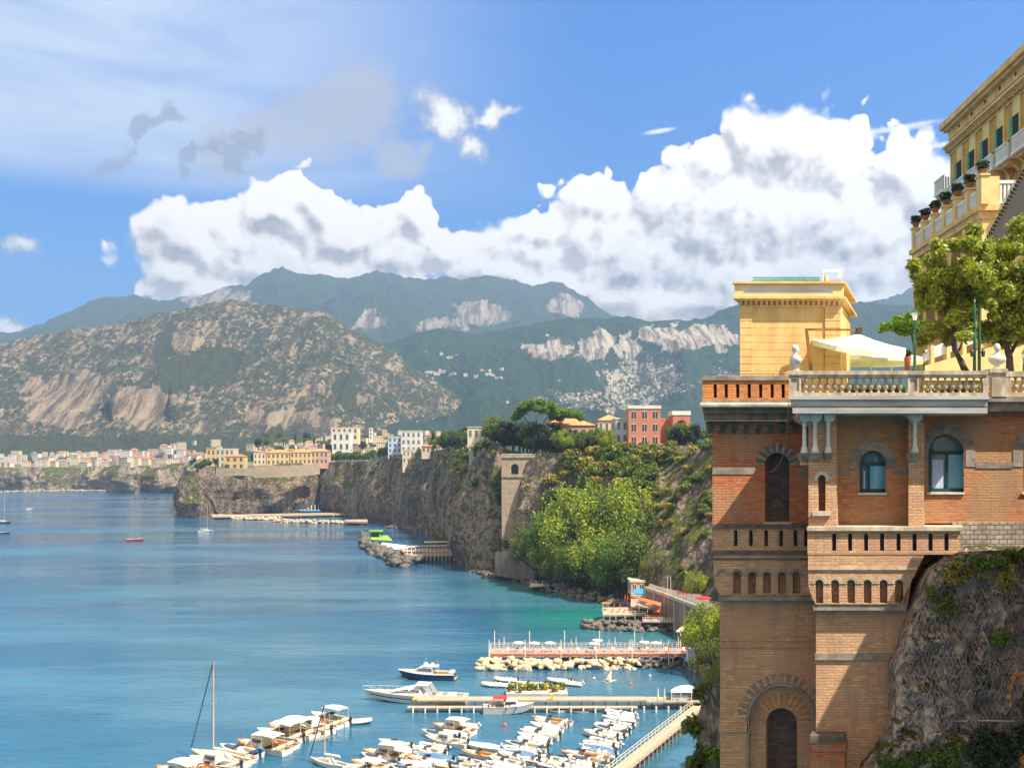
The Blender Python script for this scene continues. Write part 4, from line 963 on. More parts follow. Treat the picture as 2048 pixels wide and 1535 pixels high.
for k in range(20):
    xa = 1479 + k * 10.35
    p, r = Q(xa, 610, Y - 0.06), Q(xa - 1 + k * 0.12, 600, Y - 0.27); w = 5.2 * Y / F
    mb.hexa([(p[0], Y - 0.08, p[1]), (p[0] + w, Y - 0.08, p[1]), (p[0] + w, Y, p[1]), (p[0], Y, p[1]), (r[0], Y - 0.28, r[1]), (r[0] + w, Y - 0.28, r[1]), (r[0] + w, Y, r[1]), (r[0], Y, r[1])])
tp(mb, 'bracket_row', M['yel'])
mb = MB(); mb.prism(RQ(1469, 566.5, 1687, 592, Y - 0.25), [RQ(1486, 572, 1665, 587, Y - 0.25)], Y - 0.25, Y - 0.1, SHR); mb.prism(RQ(1472, 566.5, 1684, 592, Y + D), [], Y + D, Y + D + 0.2, 0)
mb.prism(RQ(1472, 588, 1684, 592, Y - 0.1), [], Y - 0.1, Y + D, SHR)
tp(mb, 'parapet', M['yel_l'])
mb = MB(); yl = Y - 0.2
mb.prism(RQ(1484, 570.5, 1667, 588.5, yl), [RQ(1490, 574.5, 1661, 584.5, yl)], yl, yl + 0.05)
for k in range(34):
    x0_ = 1488 + k * 5.1
    mb.beam(W(x0_, 574, yl + .03), W(x0_ + 6, 585, yl + .03), 0.045); mb.beam(W(x0_ + 6, 574, yl + .05), W(x0_, 585, yl + .05), 0.045)
tp(mb, 'lattice', M['white'])
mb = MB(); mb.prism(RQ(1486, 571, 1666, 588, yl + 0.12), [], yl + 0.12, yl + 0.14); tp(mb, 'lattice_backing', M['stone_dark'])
pln = empty('planter', W(1570, 562, Y), 'low teal lattice planter of creepers on the roof of the yellow turret', 'planter')
mb = MB(); yp = Y + 0.5
for k in range(28): mb.beam(W(1508 + k * 4.7, 562, yp), W(1512 + k * 4.7, 555, yp), 0.03)
mb.prism(RQ(1506, 554, 1640, 556, yp), [], yp, yp + 0.05); mb.prism(RQ(1506, 559, 1640, 564, yp), [], yp, yp + 0.4); mb.build('lattice', M['teal'], pln)
fr = empty('pipe_frame', W(1665, 562, Y), 'white tube frame standing on the corner of the turret roof', 'frame')
mb = MB(); yp = Y + 0.3
for a, b in (((1646, 564), (1646, 540)), ((1646, 540), (1683, 540)), ((1683, 540), (1683, 564)), ((1646, 543), (1683, 543))): mb.tube([W(a[0], a[1], yp), W(b[0], b[1], yp)], 0.02, 6)
mb.build('tube', M['white'], fr)
mb = MB(); mb.beam(W(1675, 555, yp - .1), W(1681, 547, yp - .1), 0.12, 0.09); mb.build('floodlight', M['white'], fr)
mb = MB(); mb.prism(RQ(1651, 551, 1658, 563, yp), [], yp, yp + .2); mb.build('vent_pipe', M['yel_l'], fr)
# ---------------------------------------------------------------- foliage
def leaf_cloud(cs, n, size, rng, flat=0.0, asp=1.6, shell=0.35):
    """cs: clump list (x, y, z, rx, ry, rz); n leaf faces spread through them; returns V, F"""
    cs = np.array(cs, dtype=float)
    w = (cs[:, 3] * cs[:, 4] + cs[:, 4] * cs[:, 5]) ; w = w / w.sum()
    k = rng.choice(len(cs), n, p=w)
    d = rng.normal(size=(n, 3)); d /= np.linalg.norm(d, axis=1)[:, None]
    r = rng.uniform(shell, 1.0, n) ** 0.6
    c = cs[k, :3] + d * r[:, None] * cs[k, 3:6] * (1 + 0.16 * rng.normal(size=(n, 1)))
    a = rng.normal(size=(n, 3)); a[:, 2] *= (1 - flat); a /= np.linalg.norm(a, axis=1)[:, None]
    b = np.cross(a, d * 0.7 + rng.normal(size=(n, 3)) * 0.6); b /= np.linalg.norm(b, axis=1)[:, None] + 1e-9
    s = size * rng.uniform(0.55, 1.25, n)[:, None]
    a = a * s * asp * 0.5; b = b * s * 0.5
    V = np.stack([c - a, c - b * 0.9 + a * 0.1, c + a, c + b * 0.9 + a * 0.1], axis=1).reshape(-1, 3)
    return V, np.arange(4 * n, dtype=np.int64).reshape(n, 4)
def crown_clumps(rng, n, R, H, base=0.0, lump=0.34, top=1.0, spread=1.0):
    cs = []
    for i in range(n):
        th = rng.uniform(0, 2 * math.pi); u = rng.uniform(-0.75, 1.0)
        rr = math.sqrt(max(0, 1 - u * u * 0.85)) * rng.uniform(0.35, 0.80) * spread
        s = lump * rng.uniform(0.7, 1.3)
        cs.append((rr * R * math.cos(th), rr * R * math.sin(th), base + H * 0.5 + u * H * 0.36, R * s, R * s, H * s * 0.75))
    return cs
PROTO = {}
M['leaf_lime'] = pm('leaf_lime', (0.42, 0.46, 0.02), (0.06, 0.12, 0.012), 0.25, 0.6, island=True, transl=0.25)
def tree_mesh(key, mat, R, H, trunk, n, size, clumps=16, lump=0.34, seed=1, spread=1.0, flat=0.0):
    """a tree made once: an Empty with trunk and crown; copies share the meshes"""
    rng = np.random.default_rng(seed)
    root = empty(key, (0, 0, 0))
    cs = crown_clumps(rng, clumps, R, H, trunk, lump, spread=spread)
    V, Fc = leaf_cloud(cs, n, size, rng, flat)
    cr = np_mesh('crown', V, Fc, [M[mat]]); cr.parent = root
    mb = MB(); mb.sm = True
    if trunk > 0.3:
        lean = rng.uniform(-0.4, 0.4, 2)
        top = Vector((lean[0], lean[1], trunk + H * 0.35))
        mb.tube([(0, 0, -0.6), (lean[0] * 0.3, lean[1] * 0.2, trunk * 0.5), top], [R * 0.085 + 0.06, R * 0.06 + 0.05, R * 0.03 + .02], 7)
        for c in cs[:6]: mb.tube([(lean[0] * .5, lean[1] * .5, trunk * 0.8), (c[0] * 0.5, c[1] * 0.5, (trunk + c[2]) * 0.5), (c[0], c[1], c[2])], [R * 0.035 + .03, R * .025 + .02, 0.02], 5)
        t = mb.build('trunk', M['bark']); t.parent = root
    PROTO[key] = root
    for ob in [root] + list(root.children): pass
    return root
USED = set()
def plant(key, loc, sc=1.0, rz=None, label=None, cat='tree', group=None, name=None):
    src = PROTO[key]; rz = RNG.uniform(0, 6.28) if rz is None else rz
    if key not in USED:
        USED.add(key); o = src; o.location = loc; o.rotation_euler = (0, 0, rz); o.scale = (sc, sc, sc) if not hasattr(sc, '__len__') else sc
        if label: o['label'] = label
        if group: o['group'] = group
    else: o = copy_tree(src, loc, rz, sc, label=label, group=group)
    o['category'] = cat
    if name: o.name = name
    return o
tree_mesh('leafy_tree', 'leaf_bright', 4.6, 9.0, 2.5, 9000, 0.25, 22, 0.27, 3, 1.25)
tree_mesh('spreading_tree', 'leaf_mid', 4.8, 9.0, 2.2, 9000, 0.25, 20, 0.28, 13, 1.3)
tree_mesh('lime_tree', 'leaf_lime', 4.6, 9.0, 2.5, 8000, 0.26, 19, 0.29, 14, 1.25)
tree_mesh('broadleaf_tree', 'leaf_mid', 4.2, 6.5, 2.5, 2600, 0.55, 16, 0.33, 4, 1.1)
tree_mesh('dark_tree', 'leaf_dark', 4.2, 7.5, 2.5, 2600, 0.55, 16, 0.33, 5, 1.1)
tree_mesh('tall_conifer', 'leaf_dark', 2.2, 11.0, 1.5, 2200, 0.5, 20, 0.34, 6, 0.8)
tree_mesh('stone_pine', 'pine', 6.0, 2.6, 6.0, 2600, 0.5, 22, 0.27, 7, 1.3, 0.5)
tree_mesh('shrub', 'leaf_mid', 1.9, 2.0, 0.0, 520, 0.42, 7, 0.42, 8)
tree_mesh('dry_shrub', 'leaf_dry', 1.9, 1.8, 0.0, 520, 0.42, 7, 0.42, 9)
tree_mesh('green_shrub', 'leaf_bright', 1.9, 2.0, 0.0, 520, 0.42, 7, 0.42, 10)
# ---- rock face at lower right
def rock_face():
    nr, nc = 150, 190
    v = np.linspace(0, 1, nr)[:, None]; u = np.linspace(0, 1, nc)[None, :]
    py = 1085 + v * 520 + 0 * u
    Lx = np.interp(py, [1085, 1110, 1135, 1190, 1270, 1330, 1430, 1480, 1535, 1605], [1900, 1858, 1826, 1806, 1772, 1754, 1762, 1742, 1700, 1670])
    px = Lx + (2350 - Lx) * u
    Y = 33.3 - 1.6 * v + 0 * u
    cur = np.clip(1 - (px - Lx) / 42, 0, 1); Y = Y + 4.2 * cur ** 2
    topc = np.clip(1 - v / 0.06, 0, 1); Y = Y + 1.8 * topc ** 2
    X = (px - CX) / F * Y; Z = CH - (py - HY) / F * Y
    d = 0.62 * fbm(X * 0.75, Z * 0.6, 6, 61, ridged=True, gain=0.66) + 0.75 * fbm(X * 0.3, Z * 0.35, 3, 62) + 0.24 * fbm(X * 3.2, Z * 2.6, 4, 63, ridged=True)
    Y = Y - d * (0.25 + 0.75 * np.clip((px - Lx) / 60, 0, 1)) 
    X = X + 0.12 * fbm(X * 1.3, Z * 1.3, 3, 66)
    V = np.stack([X, Y, Z], -1).reshape(-1, 3)
    o = np_mesh('rock_face', V, grid_faces(nr, nc), [M['rock']], smooth=True); tag(o, kind='structure')
    return X, Y, Z, px, py
RX, RY, RZ, RPX, RPY = rock_face()
def on_rock(px, py):
    k = np.argmin((RPX - px) ** 2 + (RPY - py) ** 2); return Vector((RX.ravel()[k], RY.ravel()[k], RZ.ravel()[k]))
mb = MB(); mb.box(16.2, 36.6, -2, 44, 60, 41.5, 0.1); o = mb.build('rock_mass', M['rock']); tag(o, kind='structure')
mb = MB(); mb.box(18.5, 31.2, -2, 44, 36.8, 36.5, 0.1); o = mb.build('rock_mass', M['rock']); tag(o, kind='structure')
def tuft(name, px, py, R, H, n, size, mat, label, seed, cat='bush', grow=0.0, toward=0.25, nd=9):
    rng = np.random.default_rng(seed); p = on_rock(px, py)
    cs = [(p.x + rng.normal() * R * 0.5, p.y - toward + rng.normal() * 0.12, p.z + rng.normal() * H * 0.35 + grow, R * 0.42, 0.22, H * 0.40) for _ in range(nd)]
    V, Fc = leaf_cloud(cs, n, size, rng, 0.0, 2.4)
    root = empty(name, p, label, cat)
    np_mesh('foliage', V, Fc, [M[mat]], parent=root)
    mb = MB(); mb.tube([(p.x, p.y, p.z - H * 0.4), (p.x, p.y - toward * .7, p.z)], [0.03, 0.012], 5); mb.build('stem', M['bark'], root)
tuft('rock_shrub', 1876, 1205, 0.50, 0.75, 900, 0.085, 'leaf_mid', 'green bush growing in the upper left of the netted rock face', 21)
tuft('rock_shrub', 1905, 1140, 0.55, 0.40, 800, 0.08, 'leaf_dry', 'dry yellowish weeds right under the end of the slit parapet', 22)
tuft('rock_shrub', 1960, 1120, 0.8, 0.32, 1000, 0.08, 'leaf_mid', 'green creeper hanging over the rock under the pale masonry', 23)
tuft('rock_shrub', 2020, 1105, 0.7, 0.30, 900, 0.08, 'leaf_mid', 'creeper at the foot of the masonry by the right edge', 24)
tuft('rock_shrub', 1985, 1155, 0.45, 0.5, 600, 0.08, 'leaf_dry', 'yellow brown weeds hanging below the creeper on the rock', 25)
tuft('rock_shrub', 1990, 1268, 0.3, 0.35, 500, 0.08, 'leaf_mid', 'small green tuft in a crack at the middle of the rock face', 26)
tuft('bush', 1800, 1520, 0.55, 0.55, 2400, 0.07, 'leaf_mid', 'leafy bush at the foot of the rock beside the tower base', 27, nd=14)
tuft('bush', 1880, 1500, 0.70, 0.70, 3000, 0.07, 'leaf_mid', 'rounded green bush at the middle of the bottom right foliage', 28, nd=14)
tuft('bush', 1965, 1490, 0.75, 0.9, 3200, 0.07, 'leaf_dark', 'dark green bush below the pale pipe on the rock', 29, nd=14)
tuft('bush', 2035, 1460, 0.5, 1.1, 3000, 0.07, 'leaf_dark', 'dark green bush climbing at the bottom right corner', 30, nd=14)
M['gold'] = pm('golden_dry_plant', (0.75, 0.34, 0.06), (0.5, 0.2, 0.03), 6, 0.7, island=True, transl=0.2)
tuft('dry_plant', 2030, 1500, 0.22, 0.95, 900, 0.06, 'gold', 'golden dry flowering stalk at the bottom right corner', 31, cat='plant', toward=1.2)
def gold_stalk():
    root = empty('dry_plant', W(2040, 1400, 31), 'arching golden dry flower stalk at the right edge above the bushes', 'plant')
    pts = [W(2019, 1395, 31), W(2021, 1372, 31), W(2026, 1356, 31), W(2034, 1347, 31), W(2044, 1346, 31), W(2056, 1354, 31)]
    mb = MB(); mb.tube(pts, [0.012] * 6, 5); mb.build('stem', M['gold'], root)
    rng = np.random.default_rng(5)
    V, Fc = leaf_cloud([(p.x, p.y, p.z, 0.07, 0.05, 0.08) for p in pts] + [(W(2046, 1362, 31).x, 31, W(2046, 1362, 31).z, 0.1, .06, .12)], 420, 0.05, rng)
    np_mesh('flowers', V, Fc, [M['gold']], parent=root)
gold_stalk()
M['pipe'] = pm('pale_pipe', (0.42, 0.52, 0.56), None, 2, 0.5)
mb = MB(); pts = [on_rock(1768, 1446) + Vector((0, -.25, 0)), W(1830, 1443, 32.1), W(1900, 1441, 31.9), W(1970, 1440, 31.8), W(2110, 1443, 31.8)]; mb.sm = True; mb.tube(pts, 0.022, 8)
o = mb.build('water_pipe', M['pipe']); tag(o, 'thin pale blue pipe running level across the foot of the rock face', 'pipe')
M['wire'] = pm('steel_wire', (0.30, 0.28, 0.27), None, 2, 0.5, metallic=0.3)
def net():
    """rockfall netting: crossing wires laid over the rock, one object"""
    mb = MB()
    def line(x0, y0, x1, y1, r=0.006, n=26):
        pts = []
        for i in range(n):
            t = i / (n - 1); p = on_rock(x0 + (x1 - x0) * t, y0 + (y1 - y0) * t); pts.append(p + Vector((0, -0.15, 0)))
        pts = [(pts[max(i - 1, 0)] + pts[i] + pts[min(i + 1, n - 1)]) / 3 for i in range(n)]
        mb.tube(pts, r, 4, cap=False)
    for k in range(0, 60):
        x = 1700 + k * 9.0
        line(x, 1130, x + 130, 1450, 0.007, 40); line(x + 130, 1130, x, 1450, 0.007, 40)
    for (a, b, c, d) in ((1840, 1130, 1790, 1265), (1790, 1265, 1768, 1440), (1845, 1128, 1800, 1255), (1950, 1240, 1985, 1440), (1905, 1150, 1975, 1260)): line(a, b, c, d, 0.012, 18)
    o = mb.build('rockfall_netting', M['wire'], fix=False); tag(o, 'steel rockfall netting stretched over the rock face', 'netting')
net()
# ---------------------------------------------------------------- hotel, upper right
HS = 0.082
def hx(c, Y): return HS * Y + c
hotel = empty('yellow_hotel', (hx(31.1, 74), 74, TZ), 'tall ochre and cream hotel with white balconies rising at the upper right', 'hotel')
def hp(mb, name, mat, parent=None):
    return mb.build(name, mat, parent or hotel)
def hbox(mb, c, o, y0, y1, z0, z1, depth=None):     # a box on the long facade: sticks out by o to the left of the plane c
    d = depth if depth is not None else 0.3
    mb.hexa([(hx(c, y0) - o, y0, z0), (hx(c, y0) + d, y0, z0), (hx(c, y1) + d, y1, z0), (hx(c, y1) - o, y1, z0), (hx(c, y0) - o, y0, z1), (hx(c, y0) + d, y0, z1), (hx(c, y1) + d, y1, z1), (hx(c, y1) - o, y1, z1)])
c1, c2 = 31.1, 25.0
mb = MB(); hbox(mb, c1, 0, 58, 82, -2, 73.4, 14); hp(mb, 'upper_wall', M['yel_d'])
mb = MB(); hbox(mb, c1, 0.75, 57, 82.6, 74.0, 74.5, 15); hbox(mb, c1, 0.5, 57, 82.4, 73.75, 74.0, 15); hbox(mb, c1, 0.12, 57, 82.1, 73.0, 73.75, 15); hp(mb, 'roof_cornice', M['yel'])
mb = MB(); hbox(mb, c1, 0.05, 57.5, 82.05, 72.55, 73.1, 0.2); hbox(mb, c1, 0.55, 57.5, 82.35, 72.3, 72.5, 1); hbox(mb, c1, 0.40, 57.5, 82.3, 72.18, 72.3, 1)
for k in range(62): hbox(mb, c1, 0.36, 57.6 + k * 0.4, 57.8 + k * 0.4, 71.92, 72.2, 0.1)
hbox(mb, c1, 0.1, 57.5, 82.1, 71.7, 71.92, 0.2)
hp(mb, 'dentil_cornice', M['yel'])
bays = [58.5 + 2.65 * k for k in range(9)]
for k, y in enumerate(bays):
    mb = MB(); hbox(mb, c1, 0.09, y - 0.62, y + 0.62, 66.9, 71.7, 0.1); hp(mb, 'pilaster_panel', M['yel_l'])
    mb = MB(); mb.mat = 0; hbox(mb, c1, 0.13, y - 0.38, y + 0.38, 68.2, 70.5, 0.1); w_ = hp(mb, 'window', M['inside'])
    mb = MB(); hbox(mb, c1, 0.20, y + 0.42, y + 0.85, 68.2, 70.5, 0.05); hp(mb, 'shutter', M['teal'], w_)
    mb = MB(); xx = hx(c1, y); mb.tube([(xx - 0.14, y, 73.4), (xx - 0.10, y, 73.41)], 0.17, 10); hp(mb, 'round_vent', M['inside'])
    mb = MB()
    z0 = 67.2
    x0 = hx(c1, y) - 1.15
    hbox(mb, c1, 1.2, y - 1.1, y + 1.1, z0 - 0.22, z0, 0.2)
    hbox(mb, c1, 1.2, y - 1.1, y + 1.1, z0 + 0.95, z0 + 1.07, -1.05)
    for q in range(12): hbox(mb, c1, 1.17, y - 1.05 + q * 0.186, y - 0.95 + q * 0.186, z0, z0 + 0.95, -1.08)
    for yy in (y - 1.1, y + 1.0):
        hbox(mb, c1, 1.2, yy, yy + 0.1, z0 + 0.95, z0 + 1.07, 0)
        for q in range(6): hbox(mb, c1, 1.17 - q * 0.19, yy, yy + 0.08, z0, z0 + 0.95, -(1.07 - q * 0.19))
    hp(mb, 'balcony', M['white'])
    mb = MB()
    for yy in (y - 0.85, y + 0.6): mb.hexa([(hx(c1, yy) - .2, yy, 66.2), (hx(c1, yy) + .1, yy, 66.2), (hx(c1, yy) + .1, yy + .25, 66.2), (hx(c1, yy) - .2, yy + .25, 66.2), (hx(c1, yy) - 1.05, yy, 66.98), (hx(c1, yy) + .1, yy, 66.98), (hx(c1, yy) + .1, yy + .25, 66.98), (hx(c1, yy) - 1.05, yy + .25, 66.98)])
    hbox(mb, c1, 0.9, y - 0.9, y + 0.9, 66.75, 66.98, 0.1)
    hp(mb, 'balcony_bracket', M['yel'])
    # floor below: pedimented door
    mb = MB(); hbox(mb, c1, 0.10, y - 0.75, y + 0.75, 61.6, 65.4, 0.1); hbox(mb, c1, 0.3, y - 0.9, y + 0.9, 65.2, 65.5, 0.1); hp(mb, 'door_surround', M['yel_l'])
    mb = MB(); hbox(mb, c1, 0.13, y - 0.45, y + 0.45, 61.6, 64.6, 0.1); hp(mb, 'terrace_door', M['curt'])
    mb = MB(); hbox(mb, c1, 0.14, y + 0.95, y + 1.7, 61.6, 66.8, 0.1); hp(mb, 'pilaster', M['yel_l'])
# corner balcony at the far end
mb = MB(); y = 82.2; z0 = 68.7
hbox(mb, c1, 0.9, 81.3, 83.4, z0 - .25, z0, 0.6)
for q in range(8): hbox(mb, c1, 0.88, 81.4 + q * 0.26, 81.52 + q * 0.26, z0, z0 + 1, -0.78)
hbox(mb, c1, 0.92, 81.3, 83.4, z0 + 1, z0 + 1.12, -0.75)
for q in range(6): hbox(mb, c1, 0.88 - q * .22, 81.35, 81.45, z0, z0 + 1, -(0.76 - q * .22))
hp(mb, 'corner_balcony', M['white'])
mb = MB(); mb.hexa([(hx(c1, 81.5), 81.5, z0 - 1.3), (hx(c1, 81.5) + .3, 81.5, z0 - 1.3), (hx(c1, 81.5) + .3, 83, z0 - 1.3), (hx(c1, 81.5), 83, z0 - 1.3), (hx(c1, 81.5) - .7, 81.4, z0 - .26), (hx(c1, 81.5) + .3, 81.4, z0 - .26), (hx(c1, 81.5) + .3, 83.2, z0 - .26), (hx(c1, 81.5) - .7, 83.2, z0 - .26)]); hp(mb, 'balcony_bracket', M['yel'])
# podium wing in front
Yp0, Yp1 = 60.7, 73.1
arc = []
mb = MB(); hbox(mb, c2, 0, Yp0, Yp1, -2, 61.2, 9); hp(mb, 'podium_wall', M['yel_d'])
mb = MB(); hbox(mb, c2, 0.35, Yp0 - .35, Yp1 + .3, 61.2, 61.55, 8); hbox(mb, c2, 0.18, Yp0 - .18, Yp1 + .15, 60.75, 61.2, 8); hp(mb, 'podium_cornice', M['yel'])
mb = MB(); mb.box(hx(c2, Yp0) + 0.0, Yp0 - 0.06, 50, hx(c2, Yp0) + 9, Yp0 + 0.1, 60.75); hp(mb, 'lit_podium_front', M['yel_l'])  # lighter plaster than the long side: sunlight put into the front's colour
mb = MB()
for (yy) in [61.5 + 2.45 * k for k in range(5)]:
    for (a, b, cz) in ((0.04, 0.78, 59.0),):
        # arch: flat round-headed panel on the long facade, coloured like a shaded recess
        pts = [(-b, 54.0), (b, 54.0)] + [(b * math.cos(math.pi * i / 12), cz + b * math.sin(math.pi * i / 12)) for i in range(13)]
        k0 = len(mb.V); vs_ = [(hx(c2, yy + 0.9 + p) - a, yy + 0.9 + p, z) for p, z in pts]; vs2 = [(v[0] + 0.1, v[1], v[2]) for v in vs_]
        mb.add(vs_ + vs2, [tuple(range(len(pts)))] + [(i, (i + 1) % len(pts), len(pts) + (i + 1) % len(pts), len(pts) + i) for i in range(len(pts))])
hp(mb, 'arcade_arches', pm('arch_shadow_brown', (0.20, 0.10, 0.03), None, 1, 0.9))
mb = MB()
for k in range(6):
    y = 60.9 + 2.43 * k
    hbox(mb, c2, 0.10, y - 0.16, y + 0.16, 55, 60.75, 0.1)
hp(mb, 'podium_pilasters', M['yel_l'])
for k in range(7):
    y = Yp0 - 0.1 + 2.07 * k
    if k in (0,): h = 63.35; w = 0.42
    else: h = 63.1; w = 0.24
    mb = MB(); hbox(mb, c2, 0.2, y - w, y + w, 61.55, h, 0.3); hbox(mb, c2, 0.28, y - w - .07, y + w + .07, h, h + 0.12, 0.35); hp(mb, 'balustrade_pier', M['yel_l'])
    if k < 6:
        mb = MB(); hbox(mb, c2, 0.1, y + w, y + 2.07 - w, 62.5, 62.68, 0.1); hbox(mb, c2, 0.1, y + w, y + 2.07 - w, 61.56, 61.7, 0.1)
        for q in range(9): hbox(mb, c2, 0.08, y + 0.34 + q * 0.17, y + 0.44 + q * 0.17, 61.7, 62.5, 0.04)
        hp(mb, 'white_balustrade', M['white'])
mb = MB(); mb.box(hx(c2, Yp0) - 0.2, Yp0 - 0.35, 61.55, hx(c2, Yp0) + 1.0, Yp0 - 0.1, 63.35); hp(mb, 'corner_pier', M['yel_l'])
mb = MB(); xa = hx(c2, Yp0) + 1.0
mb.box(xa, Yp0 - 0.35, 62.9, xa + 6, Yp0 - 0.1, 63.1); mb.box(xa, Yp0 - 0.35, 61.6, xa + 6, Yp0 - 0.1, 61.75)
for q in range(24): mb.box(xa + 0.05 + q * 0.25, Yp0 - 0.3, 61.7, xa + 0.18 + q * 0.25, Yp0 - 0.18, 62.9)
hp(mb, 'white_balustrade', M['white'])
# potted plants on the piers: things of their own
M['terracotta'] = pm('terracotta', (0.45, 0.16, 0.07), (0.32, 0.11, 0.05), 3, 0.8)
pot = empty('potted_plant', (0, 0, 0))
mb = MB(); mb.sm = True; mb.lathe((0, 0, 0), [(0.16, 0), (0.24, 0.3), (0.27, 0.32), (0.27, 0.38)], 12); mb.build('pot', M['terracotta'], pot)
V, Fc = leaf_cloud([(0, 0, 0.65, 0.36, 0.36, 0.34)], 260, 0.16, np.random.default_rng(3), 0, 1.8); np_mesh('foliage', V, Fc, [M['leaf_dark']], parent=pot)
plab = ['nearest', 'second nearest', 'third', 'fourth', 'fifth', 'sixth', 'farthest']
for k in range(7):
    y = Yp0 - 0.1 + 2.07 * k; z = 63.47 if k == 0 else 63.22
    L = 'small potted plant on the %s pier of the hotel terrace rail' % plab[k]
    if k == 0: o = pot; o.location = (hx(c2, y) + .05, y, z); tag(o, L, 'potted plant', 'potted plants on the hotel terrace rail')
    else: o = copy_tree(pot, (hx(c2, y) + .05, y, z), k * 1.3, 1.0, label=L)
# lower terraces of the hotel seen between the olive trees
mb = MB(); mb.hexa([W(1846, 760, 60), W(2100, 760, 60), W(2100, 760, 64), W(1846, 760, 64), W(1846, 732, 60), W(2100, 660, 60), W(2100, 660, 64), W(1846, 732, 64)]); o = mb.build('stair_wall', M['yel_l'], hotel)
mb = MB(); mb.hexa([W(1850, 722, 60.4), W(2100, 630, 60.4), W(2100, 630, 60.6), W(1850, 722, 60.6), W(1850, 700, 60.4), W(2100, 600, 60.4), W(2100, 600, 60.6), W(1850, 700, 60.6)]); mb.build('lower_balustrade', M['white'], hotel)
mb = MB()
for k in range(6): a = 1862 + k * 32; mb.prism([Q(a, 760, 60.2), Q(a + 7, 760, 60.2), Q(a + 7, 690 - k * 12, 60.2), Q(a, 690 - k * 12, 60.2)], [], 60.2, 60.7)
mb.build('lower_piers', M['yel_l'], hotel)
# dark canopy roof of the neighbouring house
can = empty('canopy_roof', W(2020, 480, 50), 'dark sloping timber canopy with scalloped edge cutting across the right edge', 'canopy')
mb = MB(); mb.prism([Q(1976, 478, 50), Q(2120, 478, 50), Q(2120, 300, 50), Q(2072, 300, 50)], [], 50, 54, 0.5); mb.build('soffit', M['iron'], can)
mb = MB()
for k in range(26):
    t = k / 25; x = 1974 + (2073 - 1974) * t; y = 480 + (298 - 480) * t; p = W(x, y, 49.9)
    mb.lathe(p + Vector((0, 0, -.12)), [(0.02, 0), (0.11, 0.05), (0.13, 0.14), (0.11, 0.2)], 8)
mb.beam(W(1973, 481, 49.95), W(2075, 295, 49.95), 0.16, 0.1)
mb.build('scalloped_edge', M['iron'], can)
# ---------------------------------------------------------------- terrace: olives, lamps, parasols, busts
def big_tree(name, clumps, trunkpts, Y, n, size, mat, label, seed, branches=()):
    s = Y / F; rng = np.random.default_rng(seed)
    cs = []
    for (px, py, r, ry) in clumps:
        c = W(px, py, Y)
        for _ in range(7):
            cs.append((c.x + rng.normal() * r * s * 0.45, Y + rng.normal() * 0.9, c.z + rng.normal() * ry * s * 0.40, r * s * rng.uniform(.42, .65), r * s * .7, ry * s * rng.uniform(.38, .58)))
    V, Fc = leaf_cloud(cs, n, size, rng, 0.0, 2.2, 0.1)
    root = empty(name, W(trunkpts[0][0], trunkpts[0][1], Y), label, 'tree')
    np_mesh('crown', V, Fc, [M[mat]], parent=root)
    mb = MB(); mb.sm = True
    mb.tube([W(a, b, Y + dy) for a, b, r, dy in trunkpts], [r for a, b, r, dy in trunkpts], 9)
    for br in branches: mb.tube([W(a, b, Y + dy) for a, b, r, dy in br], [r for a, b, r, dy in br], 7)
    mb.build('trunk', M['bark'], root)
    return root
big_tree('olive_tree', [(1870,520,22,30),(1915,500,27,30),(1950,520,27,36),(1880,560,31,36),(1925,570,36,40),(1965,590,31,40),(1860,600,18,30),(1900,620,29,34),(1955,635,21,23),(1878,655,24,21),(1903,672,21,18),(1935,540,32,36)],
    [(1932,745,0.16,0),(1922,722,0.13,0),(1909,698,0.12,0),(1907,670,0.11,0),(1914,640,0.09,0),(1934,610,0.07,0),(1938,575,0.05,0)], 39.5, 44000, 0.10, 'leaf_olive', 'twisted olive tree with yellow green crown on the terrace, left of the green lantern poles', 51,
    [[(1910,665,.07,0),(1895,640,.05,.2),(1880,600,.03,.4)],[(1918,700,.05,0),(1926,680,.03,.1),(1915,650,.02,.2)]])
big_tree('olive_tree', [(2010,505,34,36),(2050,480,40,40),(2085,520,40,50),(1995,560,36,44),(2035,560,45,50),(2080,600,40,50),(1985,610,30,36),(2025,630,40,36),(1990,655,26,24),(2060,650,40,30),(2020,670,26,18),(1972,555,20,30)],
    [(2020,748,0.17,0),(2019,715,0.14,0),(2012,690,0.11,0),(2002,655,0.08,0),(1998,610,0.06,0)], 40.5, 50000, 0.10, 'leaf_olive', 'larger olive tree at the right edge behind the white bust', 52,
    [[(2020,708,.09,0),(2036,680,.07,.1),(2050,630,.04,.3)]])
r_ = big_tree('clipped_pine', [(1812,640,20,16),(1800,652,14,10),(1825,655,18,14)], [(1830,760,0.08,0),(1828,690,0.06,0),(1820,655,0.04,0)], 48, 3200, 0.13, 'pine', 'small rounded dark green pine left of the tall lamp post', 53)
